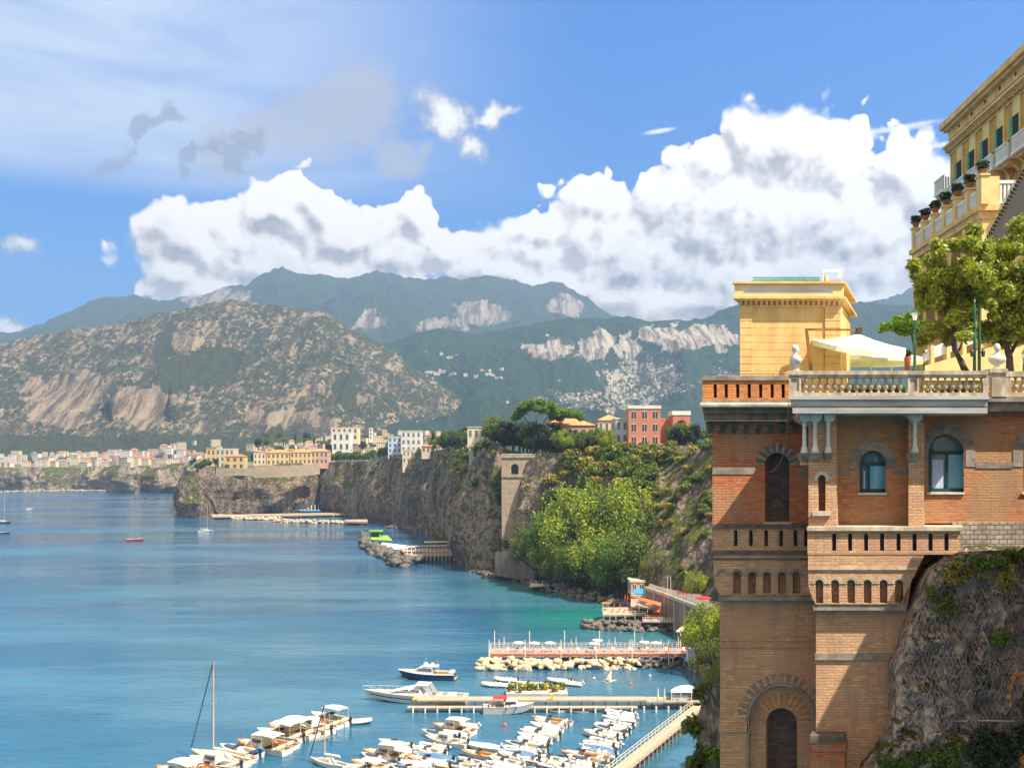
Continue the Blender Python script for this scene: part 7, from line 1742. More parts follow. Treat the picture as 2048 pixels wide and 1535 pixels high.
M['cush'] = pm('cushion_cream', (0.72, 0.63, 0.46), None, 2, 0.8, vary=0.1)
M['tarp'] = pm('boat_cover', (0.62, 0.61, 0.58), (0.42, 0.42, 0.42), 1.3, 0.8, 0.3, vary=0.22)
M['tarp_b'] = pm('boat_cover_blue', (0.10, 0.20, 0.36), (0.07, 0.14, 0.26), 1.3, 0.8, 0.3)
M['cush_n'] = pm('cushion_navy', (0.04, 0.07, 0.14), None, 2, 0.8)
M['scr'] = glass_mat('windscreen', (0.03, 0.05, 0.08))
M['yellow_t'] = pm('yellow_tarp', (0.80, 0.45, 0.02), None, 2, 0.6)
M['red_t'] = pm('red_hull', (0.55, 0.03, 0.03), None, 2, 0.4)
M['blue_t'] = pm('blue_hull', (0.03, 0.20, 0.48), None, 2, 0.3)
def hull_mesh(L, B, H, full=0.55, rake=0.12, sheer=0.45, draft=0.25, stern=0.86, n=16, bowf=0.55):
    """returns rings of a hull: each ring keel, chine, gunwale on both sides"""
    R = []
    for i in range(n + 1):
        t = i / n
        b = B / 2 * (stern + (1 - stern) * min(1, t / 0.35)) if t < full else B / 2 * max(0.02, (1 - ((t - full) / (1 - full)) ** 2.1))
        z = H * (1 + sheer * t ** 2.2); x = -L / 2 + L * t
        ch = b * (0.86 - 0.35 * t ** 3); zc = 0.02 + H * 0.55 * t ** 4
        zk = -draft * (1 - t ** 3) + H * bowf * t ** 6
        xr_ = L * rake * max(0, t - 0.75) * 0
        R.append([(x - L * rake * 0.0, 0, zk), (x - L * rake * t ** 5 * .6, ch, zc), (x, b, z)])
    return R
def hull(mb, L, B, H, **k):
    R = hull_mesh(L, B, H, **k); V = []; n = len(R)
    for (k_, c, g) in R: V += [(g[0], g[1], g[2]), (c[0], c[1], c[2]), (k_[0], 0, k_[2]), (c[0], -c[1], c[2]), (g[0], -g[1], g[2])]
    fs = [(i * 5 + j, i * 5 + j + 1, i * 5 + 5 + j + 1, i * 5 + 5 + j) for i in range(n - 1) for j in range(4)] + [(4, 3, 2, 1, 0)]
    mb.sm = False; mb.add(V, fs); return R
def deck(mb, R, cock=(0.05, 0.55), inset=0.8, dz=0.45, lift=-0.03):
    """deck with a sunken cockpit between two fractions of the length"""
    n = len(R); V = []; fs = []
    for i, (k_, c, g) in enumerate(R):
        t = i / (n - 1); inn = cock[0] <= t <= cock[1]
        w = g[1] * inset; z = g[2] + lift; zi = z - dz if inn else z + 0.02
        V += [(g[0], g[1], g[2] + .01), (g[0], w, z), (g[0], w, zi), (g[0], -w, zi), (g[0], -w, z), (g[0], -g[1], g[2] + .01)]
    for i in range(n - 1):
        for j in range(5): fs.append((i * 6 + j, i * 6 + 6 + j, i * 6 + 6 + j + 1, i * 6 + j + 1))
    fs.append((0, 1, 2, 3, 4, 5)); mb.add(V, fs)
def outboard(root, x, z, mat, sc=1.0, y=0.0, name='outboard'):
    mb = MB(); mb.sm = True; mb.lathe((x, y, z), [(.16 * sc, 0), (.20 * sc, .12 * sc), (.21 * sc, .38 * sc), (.17 * sc, .50 * sc), (.06 * sc, .55 * sc)], 10); mb.sm = False
    mb.beam((x, y, z + .05), (x - .12 * sc, y, z - .75 * sc), .14 * sc, .18 * sc); mb.beam((x + .15 * sc, y, z), (x + .4 * sc, y, z - .05), .1 * sc)
    return mb.build(name, M[mat], root, local=True)
def screen(root, x, z, w, h, ln, mat='scr'):
    mb = MB(); V = [(x, -w, z), (x + ln, -w * .6, z), (x + ln, w * .6, z), (x, w, z), (x - .25, -w * .95, z + h), (x + ln - .3, -w * .5, z + h), (x + ln - .3, w * .5, z + h), (x - .25, w * .95, z + h)]
    V2 = [(a * 1.0 - .04, b * .95, c) for a, b, c in V]
    mb.add(V + V2, [(0, 1, 5, 4), (1, 2, 6, 5), (2, 3, 7, 6), (8, 12, 13, 9), (9, 13, 14, 10), (10, 14, 15, 11), (4, 5, 13, 12), (5, 6, 14, 13), (6, 7, 15, 14)]); return mb.build('windscreen', M[mat], root, local=True, fix=False)
def motorboat(name, L=6.2, B=2.2, H=.62, hm='gel', em='eng', bim=False, wood=False, cover=False, cab=False, cm='cush', tp_='tarp'):
    root = empty(name, (0, 0, 0)); root['category'] = 'motorboat'
    mb = MB(); R = hull(mb, L, B, H); mb.build('hull', M[hm], root, local=True)
    mb = MB(); deck(mb, R); mb.build('deck', M['teak' if wood else 'gel_deck'], root, local=True)
    mb = MB(); g = [(r[2][0], r[2][1], r[2][2] + .03) for r in R]; mb.tube(g, .045, 5); mb.tube([(a, -b, c) for a, b, c in g], .045, 5); mb.build('rub_rail', M['bwood' if wood else 'gel'], root, local=True)
    zf = H * 1.0 - .45
    if cover:
        mb = MB(); V = []; n = len(R)
        for i, r in enumerate(R): t = i / (n - 1); a = r[2]; hp_ = .45 * math.sin(math.pi * min(1, t * 1.15 + .1)) ; V += [(a[0], a[1] + .03, a[2] + .02), (a[0], a[1] * .5, a[2] + hp_ * .8), (a[0], 0, a[2] + hp_ + .03 * math.sin(i * 2.1)), (a[0], -a[1] * .5, a[2] + hp_ * .8), (a[0], -a[1] - .03, a[2] + .02)]
        mb.add(V, [(i * 5 + j, i * 5 + j + 1, i * 5 + 5 + j + 1, i * 5 + 5 + j) for i in range(n - 1) for j in range(4)] + [(4, 3, 2, 1, 0)]); mb.build('cover', M[tp_], root, local=True)
    else:
        mb = MB(); mb.box(-L * .36, -B * .3, zf, -L * .26, B * .3, zf + .42); mb.box(-L * .38, -B * .3, zf + .4, -L * .35, B * .3, zf + .75); mb.build('rear_seat', M[cm], root, local=True)
        mb = MB(); mb.hexa([(-.1, -.4, zf), (.5, -.4, zf), (.5, .4, zf), (-.1, .4, zf), (0, -.35, zf + .8), (.35, -.35, zf + .7), (.35, .35, zf + .7), (0, .35, zf + .8)]); mb.build('console', M['bwood' if wood else 'gel'], root, local=True)
        screen(root, .05, H + .25, B * .33, .42, .75)
        mb = MB(); mb.hexa([(L * .1, -B * .25, H + .05), (L * .36, -B * .14, H + .25), (L * .36, B * .14, H + .25), (L * .1, B * .25, H + .05), (L * .1, -B * .25, H + .2), (L * .36, -B * .14, H + .36), (L * .36, B * .14, H + .36), (L * .1, B * .25, H + .2)]); mb.build('bow_cushion', M[cm], root, local=True)
    if cab:
        mb = MB(); mb.hexa([(-L * .1, -B * .34, H), (L * .24, -B * .26, H + .15), (L * .24, B * .26, H + .15), (-L * .1, B * .34, H), (-L * .1, -B * .30, H + 1.15), (L * .10, -B * .24, H + 1.1), (L * .10, B * .24, H + 1.1), (-L * .1, B * .30, H + 1.15)]); c_ = mb.build('cabin', M['gel'], root, local=True)
        mb = MB(); mb.hexa([(-L * .08, -B * .35, H + .5), (L * .14, -B * .285, H + .55), (L * .14, B * .285, H + .55), (-L * .08, B * .35, H + .5), (-L * .08, -B * .335, H + .95), (L * .12, -B * .262, H + .95), (L * .12, B * .262, H + .95), (-L * .08, B * .335, H + .95)]); mb.build('cabin_window', M['scr'], root, local=True)
    if bim:
        mb = MB(); z = H + 1.55; V = []; nn_ = 6
        for i in range(nn_ + 1):
            x = -L * .34 + L * .44 * i / nn_; zz = z + .14 * math.sin(math.pi * i / nn_)
            V += [(x, -B * .42, zz - .08), (x, 0, zz + .06), (x, B * .42, zz - .08)]
        V2 = [(a, b, c + .04) for a, b, c in V]; k = len(V)
        fs = [(i * 3 + j, i * 3 + j + 1, i * 3 + 4 + j, i * 3 + 3 + j) for i in range(nn_) for j in range(2)]
        mb.add(V + V2, fs + [tuple(q + k for q in reversed(f)) for f in fs] + [(0, 1, 1 + k, k), (1, 2, 2 + k, 1 + k), (k - 3, k - 2, 2 * k - 2, 2 * k - 3), (k - 2, k - 1, 2 * k - 1, 2 * k - 2)]); mb.build('bimini', M['canvas'], root, local=True)
        for x in (-L * .33, -L * .1, L * .09):
            for y in (-B * .41, B * .41): mb = MB(); mb.beam((x, y, H), (x, y, z - .05), .04); mb.build('bimini_pole', M['marble'], root, local=True)
    if em: outboard(root, -L / 2 - .12, H + .15, em, 1.15)
    mb = MB()
    for t in (.45, .65): i = int(t * (len(R) - 1)); g = R[i][2]; mb.lathe((g[0], -g[1] - .1, g[2] - .5), [(.03, 0), (.1, .08), (.1, .42), (.03, .5)], 8)
    mb.build('fenders', M['navy' if hm == 'gel' else 'marble'], root, local=True)
    return root
def rib(name, L=5.2, B=2.2, tm='tube', em='eng'):
    root = empty(name, (0, 0, 0)); root['category'] = 'inflatable boat'; r = .25
    pts = [(-L / 2 - .25, B / 2 - r, .35)]; n = 12
    for i in range(n + 1):
        t = i / n; pts.append((-L / 2 + L * .62 * t, B / 2 - r, .35 + .05 * t))
    for i in range(1, 9):
        a = i / 8 * math.pi / 2; pts.append((-L / 2 + L * .62 + (L * .38 - r) * math.sin(a), (B / 2 - r) * math.cos(a) ** .8 if i < 8 else 0, .40 + .28 * (i / 8)))
    full = pts + [(a, -b, c) for a, b, c in reversed(pts[:-1])]
    rad = [r * .35] + [r] * (len(full) - 2) + [r * .35]
    mb = MB(); mb.sm = True; mb.tube(full, rad, 10); mb.build('tube', M[tm], root, local=True)
    mb = MB(); R = hull(mb, L * .92, B * .72, .28, draft=.2); mb.add([(-L * .46, -B * .3, .3), (L * .2, -B * .3, .3), (L * .34, 0, .42), (L * .2, B * .3, .3), (-L * .46, B * .3, .3)], [(0, 1, 2, 3, 4)]); mb.build('hull', M['gel'], root, local=True)
    mb = MB(); mb.hexa([(-.3, -.35, .3), (.25, -.35, .3), (.25, .35, .3), (-.3, .35, .3), (-.15, -.3, 1.1), (.15, -.3, 1.0), (.15, .3, 1.0), (-.15, .3, 1.1)]); mb.build('console', M['gel'], root, local=True)
    mb = MB(); mb.box(-1.2, -.5, .3, -.7, .5, .8); mb.build('seat', M['cush'], root, local=True)
    screen(root, .05, 1.05, .28, .3, .2)
    outboard(root, -L / 2 - .05, .55, em, 1.15); return root
def dinghy(name, L=3.4, hm='gel', inn='gel_deck'):
    root = empty(name, (0, 0, 0)); root['category'] = 'dinghy'
    mb = MB(); R = hull(mb, L, 1.4, .45, draft=.12); mb.build('hull', M[hm], root, local=True)
    mb = MB(); deck(mb, R, (0.06, 0.86), .86, .28); mb.build('inside', M[inn], root, local=True)
    for x in (-L * .25, L * .1): mb = MB(); mb.box(x - .12, -.6, .32, x + .12, .6, .36); mb.build('thwart', M['teak'], root, local=True)
    return root
def place(src, px, py, deg, label, group=None, sc=1.0, cat=None, used=set()):
    p = wat(px, py); rz = math.radians(deg)
    if src.name not in used:
        used.add(src.name); o = src; o.location = p; o.rotation_euler = (0, 0, rz); o.scale = (sc, sc, sc); o['label'] = label
        if group: o['group'] = group
    else: o = copy_tree(src, p, rz, sc, label=label, group=group)
    if cat: o['category'] = cat
    return o
TY = {'motor': (motorboat('motorboat'), 'white motorboat with a black outboard'), 'motorg': (motorboat('motorboat', 5.6, 2.0, .56, em='eng_g'), 'small white motorboat with a grey outboard'),
      'bim': (motorboat('awning_boat', 7.4, 2.5, .68, bim=True, em='eng'), 'white motorboat under a cream sun awning'), 'wood': (motorboat('wooden_boat', 7.2, 2.4, .62, wood=True, em=None), 'white boat with varnished wooden deck'),
      'woodb': (motorboat('wooden_boat', 8.2, 2.7, .72, wood=True, bim=True, em=None, cab=True), 'wood trimmed cabin boat with awning'), 'cover': (motorboat('covered_boat', 6.0, 2.1, .56, cover=True, em='eng_g'), 'boat hidden under a pale fabric cover'),
      'coverb': (motorboat('covered_boat', 6.2, 2.1, .56, cover=True, em='eng', tp_='tarp_b'), 'boat hidden under a dark blue cover'), 'motorn': (motorboat('motorboat', 6.6, 2.2, .6, em='eng', cm='cush_n'), 'white motorboat with navy cushions'), 'cab': (motorboat('cabin_boat', 7.6, 2.6, .78, cab=True, em='eng'), 'white cabin boat with dark side windows'), 'rib': (rib('inflatable_boat'), 'grey inflatable boat with black outboard'), 'ribw': (rib('inflatable_boat', 5.8, 2.3, 'gel', 'eng_g'), 'white inflatable boat with grey outboard'),
      'din': (dinghy('dinghy'), 'small open white dinghy'), 'dinw': (dinghy('dinghy', 3.8, 'gel', 'teak'), 'small dinghy with a wooden inside')}
rb = random.Random(3)
def row(name, s0, s1, n, kinds, L, deg=150, scl=1.0):
    a = wat(*s0); b = wat(*s1)
    cnt = {}
    for i in range(n):
        p = a.lerp(b, (i + .5 + rb.uniform(-.22, .22)) / n); k = kinds[i % len(kinds)]; src, desc = TY[k]
        Lk = L
        Lk = L + rb.uniform(-2.2, 2.2)
        c = p + Vector((math.cos(math.radians(deg)), math.sin(math.radians(deg)), 0)) * (Lk / 2)
        px = c.x / c.y * F + CX; py = HY + CH * F / c.y
        place(src, px, py, deg + rb.uniform(-9, 9), '%s, %s from near end of the %s row' % (desc, ORD[i], name), 'boats moored in the %s row' % name, scl * rb.uniform(.94, 1.06))
row('leftmost', (395, 1575), (712, 1446), 12, ['woodb', 'wood', 'cab', 'wood', 'motorn', 'woodb', 'wood', 'bim', 'woodb', 'cab', 'wood', 'bim'], 9.6, 150, 1.22)
row('second', (850, 1575), (940, 1462), 11, ['wood', 'motorn', 'cover', 'wood', 'coverb', 'motor', 'rib', 'cab', 'motorn', 'cover', 'woodb'], 6.4, 150, 1.05)
row('outer second', (745, 1580), (835, 1492), 7, ['wood', 'bim', 'wood', 'motorn', 'woodb', 'cover', 'motor'], 6.8, 150, 1.05)
row('third', (1010, 1580), (1136, 1447), 16, ['cover', 'motorn', 'rib', 'cover', 'motorg', 'motor', 'coverb', 'ribw', 'motorn', 'rib', 'cover', 'motor', 'ribw', 'cover', 'motorg', 'wood'], 6.4, 150, 1.1)
row('outer third', (925, 1585), (1005, 1500), 6, ['motor', 'cover', 'motorn', 'motorg', 'wood', 'cover'], 5.8, 150, 1.0)
row('fourth', (1175, 1575), (1278, 1432), 18, ['rib', 'cover', 'ribw', 'rib', 'motorn', 'wood', 'rib', 'coverb', 'rib', 'ribw', 'motor', 'rib', 'motorn', 'ribw', 'rib', 'cover', 'rib', 'ribw'], 6.0, 150, 1.05)
row('outer fourth', (1110, 1580), (1150, 1522), 4, ['cover', 'motorn', 'rib', 'motorg'], 5.6, 150, 1.0)
for i, (k, px, py, dg, lab) in enumerate((('rib', 715, 1446, 10, 'inflatable tender tied behind the top end of the leftmost row'), ('ribw', 925, 1454, 165, 'white inflatable with open cockpit at the top end of the second row'), ('din', 640, 1478, 20, 'small dinghy tied behind the middle of the leftmost row'), ('din', 566, 1500, 15, 'small dinghy floating behind the leftmost row near a wooden boat'),
      ('rib', 1012, 1362, 165, 'inflatable boat moored nearest the pale breakwater, left'), ('ribw', 990, 1372, 170, 'white inflatable beside the left end of the planted raft'), ('rib', 1118, 1364, 160, 'inflatable boat with black outboard right of the planted raft'), ('ribw', 1138, 1369, 158, 'white inflatable with grey outboard right of the planted raft'),
      ('dinw', 1156, 1424, 178, 'white dinghy lying under the long pier, left'), ('din', 1220, 1423, 175, 'white dinghy lying under the long pier, right'), ('motor', 1060, 1372, 168, 'white motorboat floating behind the planted raft'), ('dinw', 1118, 1423, 200, 'small dinghy with wooden inside tied between the piles of the long pier'))):
    place(TY[k][0], px, py, dg, lab, None, 1.0)
# odd coloured ones
yb = motorboat('yellow_covered_boat', 5.5, 2.1, .7, hm='yellow_t', cover=True, em='eng'); place(yb, 868, 1533, 150, 'boat with a bright yellow hull at the bottom edge between the second and third rows', cat='motorboat')
rb2 = motorboat('red_boat', 5.0, 2.0, .65, hm='red_t', em=None); place(rb2, 1070, 1528, 160, 'small red hulled boat at the bottom edge between the third and fourth rows', cat='motorboat')
ring = empty('ring_float', wat(520, 1510), 'bright blue ring float hanging at a stern in the leftmost row', 'float')
mb = MB(); mb.sm = True; c = wat(520, 1512) + Vector((0, 0, .9)); mb.tube([c + Vector((.5 * math.cos(t), 0, .5 * math.sin(t))) for t in np.linspace(0, 2 * math.pi, 17)], .17, 8); mb.build('ring', M['bluef'], ring)
# large motor yacht
def yacht():
    L, B, H = 17.5, 4.6, 1.55
    root = empty('motor_yacht', (0, 0, 0), 'large cream express yacht with raked dark windows moored off the pier head', 'yacht')
    mb = MB(); R = hull(mb, L, B, H, full=.42, sheer=.38, draft=.4, stern=.9, n=26); mb.build('hull', M['gel'], root, local=True)
    mb = MB(); 
    for sgn in (1, -1):
        V = []; 
        for (k_, c, g) in R[1:-2]: y = (g[1] * .55 + c[1] * .45); z = g[2] * .55 + c[2] * .45; V += [(g[0], sgn * (y + .03), z - .09), (g[0], sgn * (y + .045), z + .09)]
        mb.add(V, [(2 * i, 2 * i + 2, 2 * i + 3, 2 * i + 1) for i in range(len(V) // 2 - 1)])
    mb.build('dark_stripe', M['navy'], root, local=True)
    mb = MB(); deck(mb, R, (0.06, 0.36), .8, .6); mb.build('deck', M['gel_deck'], root, local=True)
    mb = MB(); z = H * 1.05
    prof = [(-1.8, 0), (-1.2, 1.25), (.6, 1.35), (1.6, 1.1), (4.2, .35), (5.6, .12)]
    V = []
    for x, h in prof: w = 1.75 - max(0, x) * .2; V += [(x, -w, z), (x, -w * .78, z + h), (x, w * .78, z + h), (x, w, z)]
    mb.add(V, [(i * 4 + j, i * 4 + j + 1, i * 4 + 5 + j, i * 4 + 4 + j) for i in range(len(prof) - 1) for j in range(3)] + [(0, 3, 2, 1), (20, 21, 22, 23)]); mb.build('coachroof', M['gel'], root, local=True)
    mb = MB(); V = []
    for x, lo, hi in ((-1.1, .5, 1.05), (.6, .42, 1.15), (1.7, .38, .93), (3.2, .22, .5), (4.0, .2, .3)):
        w = 1.75 - max(0, x) * .2
        for s in (-1, 1): V += [(x, s * (w * (1 - .22 * lo / 1.2) + .02), z + lo), (x, s * (w * (1 - .22 * hi / 1.2) + .03), z + hi)]
    mb.add(V, [(i * 4, i * 4 + 4, i * 4 + 5, i * 4 + 1) for i in range(4)] + [(i * 4 + 2, i * 4 + 3, i * 4 + 7, i * 4 + 6) for i in range(4)]); mb.build('side_window', M['scr'], root, local=True, fix=False)
    mb = MB(); mb.hexa([(-2.6, -1.7, z + 1.9), (-.4, -1.6, z + 2.0), (-.4, 1.6, z + 2.0), (-2.6, 1.7, z + 1.9), (-2.6, -1.7, z + 2.0), (-.4, -1.5, z + 2.12), (-.4, 1.5, z + 2.12), (-2.6, 1.7, z + 2.0)])
    for y in (-1.6, 1.5): mb.hexa([(-3.6, y, z), (-2.9, y, z), (-2.9, y + .12, z), (-3.6, y + .12, z), (-2.5, y, z + 1.95), (-1.6, y, z + 1.95), (-1.6, y + .12, z + 1.95), (-2.5, y + .12, z + 1.95)])
    mb.build('radar_arch', M['gel'], root, local=True)
    mb = MB(); mb.sm = True; mb.lathe((-1.6, 0, z + 2.1), [(.3, 0), (.3, .15), (.1, .3)], 12); mb.lathe((-2.1, .8, z + 2.05), [(.2, 0), (.24, .2), (.1, .42)], 10); mb.build('radome', M['marble'], root, local=True)
    mb = MB(); mb.box(-6.8, -1.5, z - .5, -5.6, 1.5, z + .15); mb.box(-4.6, -.5, z - .55, -3.8, 1.4, z + .1); mb.build('sunpad', M['cush'], root, local=True)
    mb = MB(); g = [(r[2][0], r[2][1] * .94, r[2][2] + .75) for r in R[12:]]; g0 = [(r[2][0], r[2][1] * .94, r[2][2]) for r in R[12:]]
    for s in (1, -1):
        mb.tube([(a, s * b, c) for a, b, c in g], .035, 5)
        for q in range(0, len(g), 2): mb.beam((g0[q][0], s * g0[q][1], g0[q][2]), (g[q][0], s * g[q][1], g[q][2]), .04)
    mb.build('bow_rail', M['marble'], root, local=True)
    return root
y_ = yacht(); y_.scale = (1.16, 1.05, .95); y_.location = wat(829, 1402); y_.rotation_euler = (0, 0, math.radians(172))
def sportfisher():
    L, B, H = 12.0, 3.9, 1.25
    root = empty('flybridge_boat', (0, 0, 0), 'dark blue hulled flybridge boat with a white superstructure beyond the cream yacht', 'motorboat')
    mb = MB(); R = hull(mb, L, B, H, full=.45, sheer=.5, draft=.4, stern=.9, n=20); mb.build('hull', M['navy'], root, local=True)
    mb = MB(); g = [(r[2][0], r[2][1], r[2][2] + .06) for r in R]; mb.tube(g, .12, 5); mb.tube([(a, -b, c) for a, b, c in g], .12, 5); mb.build('gunwale', M['gel'], root, local=True)
    mb = MB(); deck(mb, R, (0.05, 0.35), .85, .5); mb.build('deck', M['teak'], root, local=True)
    z = H
    mb = MB(); mb.hexa([(-1.6, -1.4, z), (3.2, -1.0, z + .2), (3.2, 1.0, z + .2), (-1.6, 1.4, z), (-1.4, -1.2, z + 1.5), (1.2, -1.0, z + 1.4), (1.2, 1.0, z + 1.4), (-1.4, 1.2, z + 1.5)]); mb.build('cabin', M['gel'], root, local=True)
    mb = MB(); mb.hexa([(-1.3, -1.38, z + .65), (2.0, -1.08, z + .7), (2.0, 1.08, z + .7), (-1.3, 1.38, z + .65), (-1.2, -1.28, z + 1.2), (1.5, -1.03, z + 1.15), (1.5, 1.03, z + 1.15), (-1.2, 1.28, z + 1.2)]); mb.build('cabin_window', M['scr'], root, local=True)
    mb = MB(); mb.box(-2.6, -1.2, z + 1.5, .6, 1.2, z + 1.62); mb.box(-.2, -.8, z + 1.62, .5, .8, z + 2.15); mb.box(-1.5, -.8, z + 1.62, -1.0, .8, z + 2.1)
    for y in (-1.1, 1.1): mb.beam((-2.5, y, z), (-2.5, y, z + 1.5), .07)
    mb.build('flybridge', M['gel'], root, local=True)
    mb = MB(); mb.tube([(-2.3, .9, z + 1.6), (-2.5, .9, z + 2.9)], .03, 5); mb.tube([(.2, 0, z + 2.1), (.1, 0, z + 3.1)], .03, 5); mb.build('aerial', M['marble'], root, local=True)
    mb = MB(); mb.box(-5.9, -1.5, z + .2, -4.9, 1.5, z + .5); mb.build('tender', M['tube'], root, local=True)
    mb = MB(); mb.box(-6.4, -1.6, .25, -5.9, 1.6, .35); mb.build('swim_platform', M['teak'], root, local=True)
    return root
s_ = sportfisher(); s_.location = wat(853, 1357); s_.rotation_euler = (0, 0, math.radians(176))
fb = motorboat('fishing_cruiser', 9.4, 3.2, 1.25, hm='gel', em=None, cab=True); fb.location = wat(1018, 1424); fb.rotation_euler = (0, 0, math.radians(3)); tag(fb, 'cream cabin cruiser with a red-roofed wheelhouse lying alongside the long pier', 'motorboat')
mb = MB(); mb.box(-2.9, -1.2, 2.75, -.4, 1.2, 2.85)
for a in (-2.8, -.6):
    for b_ in (-1.1, 1.1): mb.beam((a, b_, 1.2), (a, b_, 2.75), .05)
mb.build('red_canopy', M['redf'], fb, local=True)
def sailboat(name, L, mast, label, sails=False, hm='gel'):
    root = empty(name, (0, 0, 0), label, 'sailing boat')
    mb = MB(); R = hull(mb, L, L * .3, L * .095, full=.4, sheer=.25, draft=.5, stern=.7, n=16); mb.build('hull', M[hm], root, local=True)
    mb = MB(); deck(mb, R, (0.06, 0.32), .7, .35); mb.build('deck', M['gel_deck'], root, local=True)
    z = L * .1; mb = MB(); mb.hexa([(-L * .12, -L * .08, z), (L * .22, -L * .05, z + .1), (L * .22, L * .05, z + .1), (-L * .12, L * .08, z), (-L * .1, -L * .07, z + .45), (L * .18, -L * .04, z + .4), (L * .18, L * .04, z + .4), (-L * .1, L * .07, z + .45)]); mb.build('cabin', M['gel'], root, local=True)
    mb = MB(); mb.tube([(L * .08, 0, z), (L * .08, 0, mast)], [.11, .08], 8); mb.beam((L * .08, -.5, mast * .58), (L * .08, .5, mast * .58), .05); mb.build('mast', M['w_pink'] if hm == 'gel' and not sails else M['marble'], root, local=True)
    mb = MB(); mb.tube([(L * .08, 0, z + .8), (-L * .36, 0, z + .9)], .07, 6); mb.build('boom', M['marble'], root, local=True)
    mb = MB(); mb.tube([(L * .08, 0, z + 1.0), (-L * .34, 0, z + 1.05)], .16, 7); mb.build('furled_mainsail', M['canvas'], root, local=True)
    mb = MB(); mb.tube([(L * .08, 0, mast), (L * .49, 0, z + .3)], .05 if sails else .09, 6); mb.build('furled_jib', M['navy'], root, local=True)
    mb = MB(); 
    for s in (-1, 1): mb.tube([(L * .08, 0, mast), (0, s * L * .14, z)], .015, 4)
    mb.tube([(L * .08, 0, mast), (-L * .48, 0, z)], .015, 4); mb.build('shrouds', M['iron'], root, local=True)
    return root
sb = sailboat('sailing_yacht', 11.5, 15.3, 'sailing yacht with a tall bare mast at the left end of the marina'); sb.location = wat(436, 1524); sb.rotation_euler = (0, 0, math.radians(152))
sb2 = sailboat('sailing_boat', 7.0, 9.2, 'small sailing boat with a reddish mast between the leftmost and second rows'); sb2.location = wat(655, 1530); sb2.rotation_euler = (0, 0, math.radians(150))
sb3 = sailboat('sailing_boat', 10.5, 19.0, 'lone white sailing boat off the promontory', True); sb3.location = wat(412, 1063); sb3.rotation_euler = (0, 0, math.radians(25)); sb3.scale = (1, 1, 1)
sb4 = sailboat('sailing_boat', 13, 25, 'dark sailing boat cut by the left edge of the photo', True, 'navy'); sb4.location = wat(6, 1046); sb4.rotation_euler = (0, 0, math.radians(10))
sr = motorboat('speedboat', 11, 3.4, 1.0, hm='red_t', em=None); sr.location = wat(271, 1081); sr.rotation_euler = (0, 0, math.radians(5)); tag(sr, 'dark red speedboat alone on the open water', 'motorboat')
sw = motorboat('speedboat', 10, 3.2, 1.2, em=None, cab=True); sw.location = wat(60, 1019); sw.rotation_euler = (0, 0, math.radians(80)); tag(sw, 'tiny white boat far out at the left of the bay', 'motorboat')
sc_ = motorboat('speedboat', 9, 3, 1.0, hm='navy', em=None); sc_.location = wat(8, 1067); sc_.rotation_euler = (0, 0, 0); tag(sc_, 'low dark boat at the left edge below the dark sailing boat', 'motorboat')
def sail_dinghy(px, py, label):
    root = empty('sail_dinghy', (0, 0, 0), label, 'dinghy'); mb = MB(); R = hull(mb, 3.0, 1.2, .35, draft=.1); mb.build('hull', M['gel'], root, local=True)
    mb = MB(); mb.tube([(.3, 0, .3), (.3, 0, 3.1)], .03, 5); mb.build('mast', M['teak'], root, local=True)
    mb = MB(); mb.add([(.28, 0, .6), (-1.0, .12, .6), (.25, 0, 2.9), (.28, .03, .6), (-1.0, .15, .6), (.25, .03, 2.9)], [(0, 1, 2), (5, 4, 3), (0, 3, 4, 1), (1, 4, 5, 2), (2, 5, 3, 0)]); mb.build('sail', M['canvas'], root, local=True)
    root.location = wat(px, py); root.rotation_euler = (0, 0, .4)
sail_dinghy(1221, 1364, 'tiny dinghy with a white sail in the green reflection behind the long pier')
# ---- long pier
def pier_long():
    root = empty('mooring_pier', wat(1100, 1412), 'long weathered two-level mooring pier crossing the marina', 'pier')
    xa = lambda px, Y: (px - CX) / F * Y
    mb = MB(); mb.box(xa(826, 176), 175.0, 1.55, xa(1292, 176), 177.8, 1.8); mb.build('upper_deck', M['deck'], root)
    mb = MB(); mb.box(xa(1292, 176), 174.6, 1.35, xa(1400, 176), 178.2, 1.65); mb.build('shaded_deck', M['deck'], root)
    mb = MB(); mb.box(xa(815, 173.5), 172.9, .75, xa(1275, 173.5), 174.3, .95); mb.build('lower_walkway', M['deck'], root)
    for k in range(24):
        px = 826 + k * 24.3; x = xa(px, 173)
        mb = MB(); mb.tube([(x, 172.8, -.6), (x, 172.8, 1.2)], .17, 7); mb.build('pile', M['w_white'], root)
        mb = MB(); mb.tube([(x, 177.6, -.6), (x, 177.6, 1.6)], .15, 6); mb.build('pile', M['w_white'], root)
    mb = MB()
    for z in (1.12, 1.34): mb.box(xa(826, 175), 174.75, z, xa(1292, 175), 174.85, z + .08)
    mb.build('side_boards', M['stone_dark'], root)
    mb = MB(); x = xa(830, 175); mb.box(x - .5, 174.9, 1.8, x + .5, 175.5, 2.05); mb.build('yellow_bollard', M['yellow_t'], root)
    mb = MB(); x = xa(1104, 175); mb.box(x - .2, 175, 1.8, x + .2, 175.4, 2.9); mb.build('service_post', M['yellow_t'], root)
pier_long()
kio = empty('pier_kiosk', wat(1385, 1402, 1.6), 'white frame kiosk with a bulging tent roof at the landward end of the long pier', 'kiosk')
Yk = 175
mb = MB(); V = []
for i in range(9):
    t = i / 8; px = 1342 + 62 * t; h = 1.2 * math.sin(math.pi * min(1, t * .9 + .12)) ; a = W(px, 1384, Yk); b = W(px + 4, 1382, Yk + 5)
    V += [(a.x, a.y, a.z), (a.x, a.y + .4, a.z + h), (b.x, b.y - .4, b.z + h + .2), (b.x, b.y, b.z)]
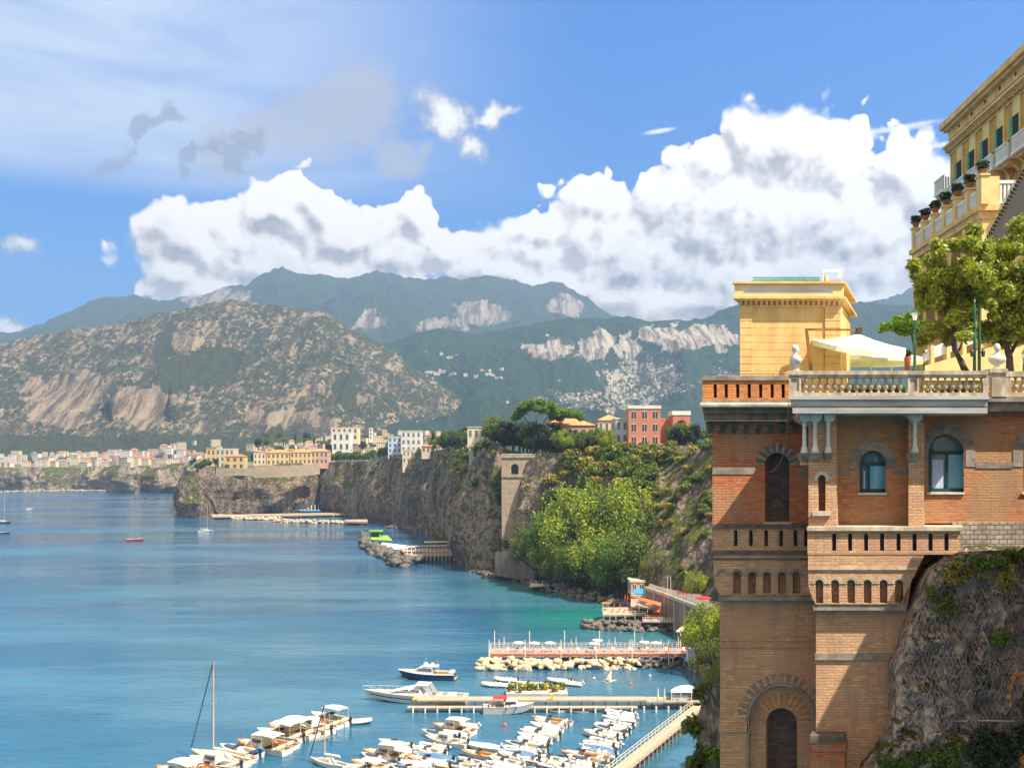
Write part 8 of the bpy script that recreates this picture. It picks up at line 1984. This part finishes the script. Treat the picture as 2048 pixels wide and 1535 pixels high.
mb.sm = True; mb.add(V, [(i * 4 + j, i * 4 + j + 1, i * 4 + 5 + j, i * 4 + 4 + j) for i in range(8) for j in range(3)] + [(0, 3, 2, 1), (32, 33, 34, 35)]); mb.sm = False
q = [W(1404, 1387, Yk), W(1426, 1385, Yk), W(1426, 1385, Yk + 5), W(1404, 1387, Yk + 5)]; mb.hexa(q + [W(1402, 1376, Yk + .6), W(1420, 1379, Yk + .6), W(1420, 1378, Yk + 4.5), W(1402, 1374, Yk + 4.5)]); mb.build('tent_roof', M['w_white'], kio)
mb = MB()
for px in (1343, 1362, 1383, 1403, 1414, 1425):
    for Yq in (Yk, Yk + 4.8): a = W(px, 1385, Yq); mb.beam((a.x, a.y, 1.6), a, .12)
for py in (1395, 1404): mb.beam(W(1343, py, Yk), W(1383, py, Yk), .09)
mb.build('frame', M['white'], kio)
mb = MB(); a = W(1346, 1, Yk + .6).x; b = W(1378, 1, Yk).x; mb.box(a, Yk + .5, 1.65, b, Yk + 1.3, 2.7); mb.build('counter', M['w_blue'], kio)
for i, px in enumerate((1316, 1329)):
    mb = MB(); b = wat(px, 1408, 1); mb.lathe((b.x, b.y, 1.5), [(.05, 0), (.22, .5), (.10, 2.2), (.02, 2.6)], 7); o = mb.build('folded_parasol', M['canvas']); tag(o, ('left' if i == 0 else 'right') + ' folded white parasol beside the kiosk on the long pier', 'parasol')
# ---- diagonal walkway
ww = empty('gangway', wat(1300, 1480), 'pale diagonal footbridge with railings running from the kiosk to the bottom edge', 'gangway')
a = wat(1398, 1411, 1.6); b = wat(1222, 1552, 1.6); dv = (b - a).normalized(); nv = Vector((-dv.y, dv.x, 0)); 
if nv.x < 0: nv = -nv
mb = MB(); hw = 1.15
V = [a - nv * hw, a + nv * hw, b + nv * hw, b - nv * hw]; mb.hexa([v - Vector((0, 0, .22)) for v in V] + V); mb.build('deck', M['deck'], ww)
for sgn in (-1, 1):
    mb = MB(); rail(mb, a + nv * hw * sgn, b + nv * hw * sgn, .95, 1.7, 2, .04); mb.build('railing', M['cream'], ww)
mb = MB(); Lw = (b - a).length; n_ = 22
for k in range(n_):
    p = a + dv * (Lw * (k + .5) / n_)
    mb = MB(); mb.beam(p - nv * hw + Vector((0, 0, -.9)), p + nv * hw + Vector((0, 0, -.3)), .08); mb.build('pile_brace', M['teak'], ww)
    for sgn in (-1, 1): q = p + nv * hw * .9 * sgn; mb = MB(); mb.tube([(q.x, q.y, -.6), (q.x, q.y, 1.45)], .12, 6); mb.build('pile', M['teak'], ww)
# ---- planted raft
raft = empty('planted_raft', wat(1072, 1398), 'floating terrace full of potted plants behind the long pier', 'raft')
x0 = wat(1012, 1396).x; x1 = wat(1136, 1396).x; yr = wat(1072, 1396).y
mb = MB(); mb.box(x0, yr, -.2, x1, yr + 5.5, .9); mb.build('platform', M['concrete'], raft)
rng = np.random.default_rng(8)
for k in range(16):
    x = x0 + .6 + (x1 - x0 - 1.2) * k / 15; y = yr + rng.uniform(.5, 4.5); root = empty('potted_plant', (x, y, .9), '%s potted plant on the floating terrace, counted from the left' % ORD[k], 'potted plant', 'potted plants on the floating terrace')
    mb = MB(); mb.lathe((x, y, .9), [(.2, 0), (.3, .4)], 8); mb.build('pot', M['terracotta'], root)
    V, Fc = leaf_cloud([(x, y, 1.7, .6, .55, .5)], 150, .26, rng, 0, 1.8); np_mesh('foliage', V, Fc, [M['leaf_bright' if k % 3 == 0 else 'flower' if k % 3 == 1 else 'leaf_mid']], parent=root)
for i, px in enumerate((1034, 1076)):
    p = wat(px, 1390, .9); parasol_closed('folded_parasol', p, 2.8, M['canvas'], ('left' if i == 0 else 'right') + ' folded white parasol on the floating terrace', 'folded parasols on the floating terrace')
# white mooring buoys
for i, (px, py) in enumerate(((1188, 1357), (1262, 1368), (1300, 1352), (1010, 1450), (980, 1500))):
    mb = MB(); mb.sm = True; mb.lathe(wat(px, py) + Vector((0, 0, -.15)), [(.1, 0), (.3, .15), (.32, .35), (.2, .55), (.05, .6)], 10); o = mb.build('mooring_buoy', M['orange' if i % 2 else 'marble']); tag(o, '%s mooring buoy, counted from the far side of the marina' % ORD[i], 'buoy', 'mooring buoys in the marina')
for k_ in list(PROTO):
    if k_ not in USED: print('unused proto', k_)
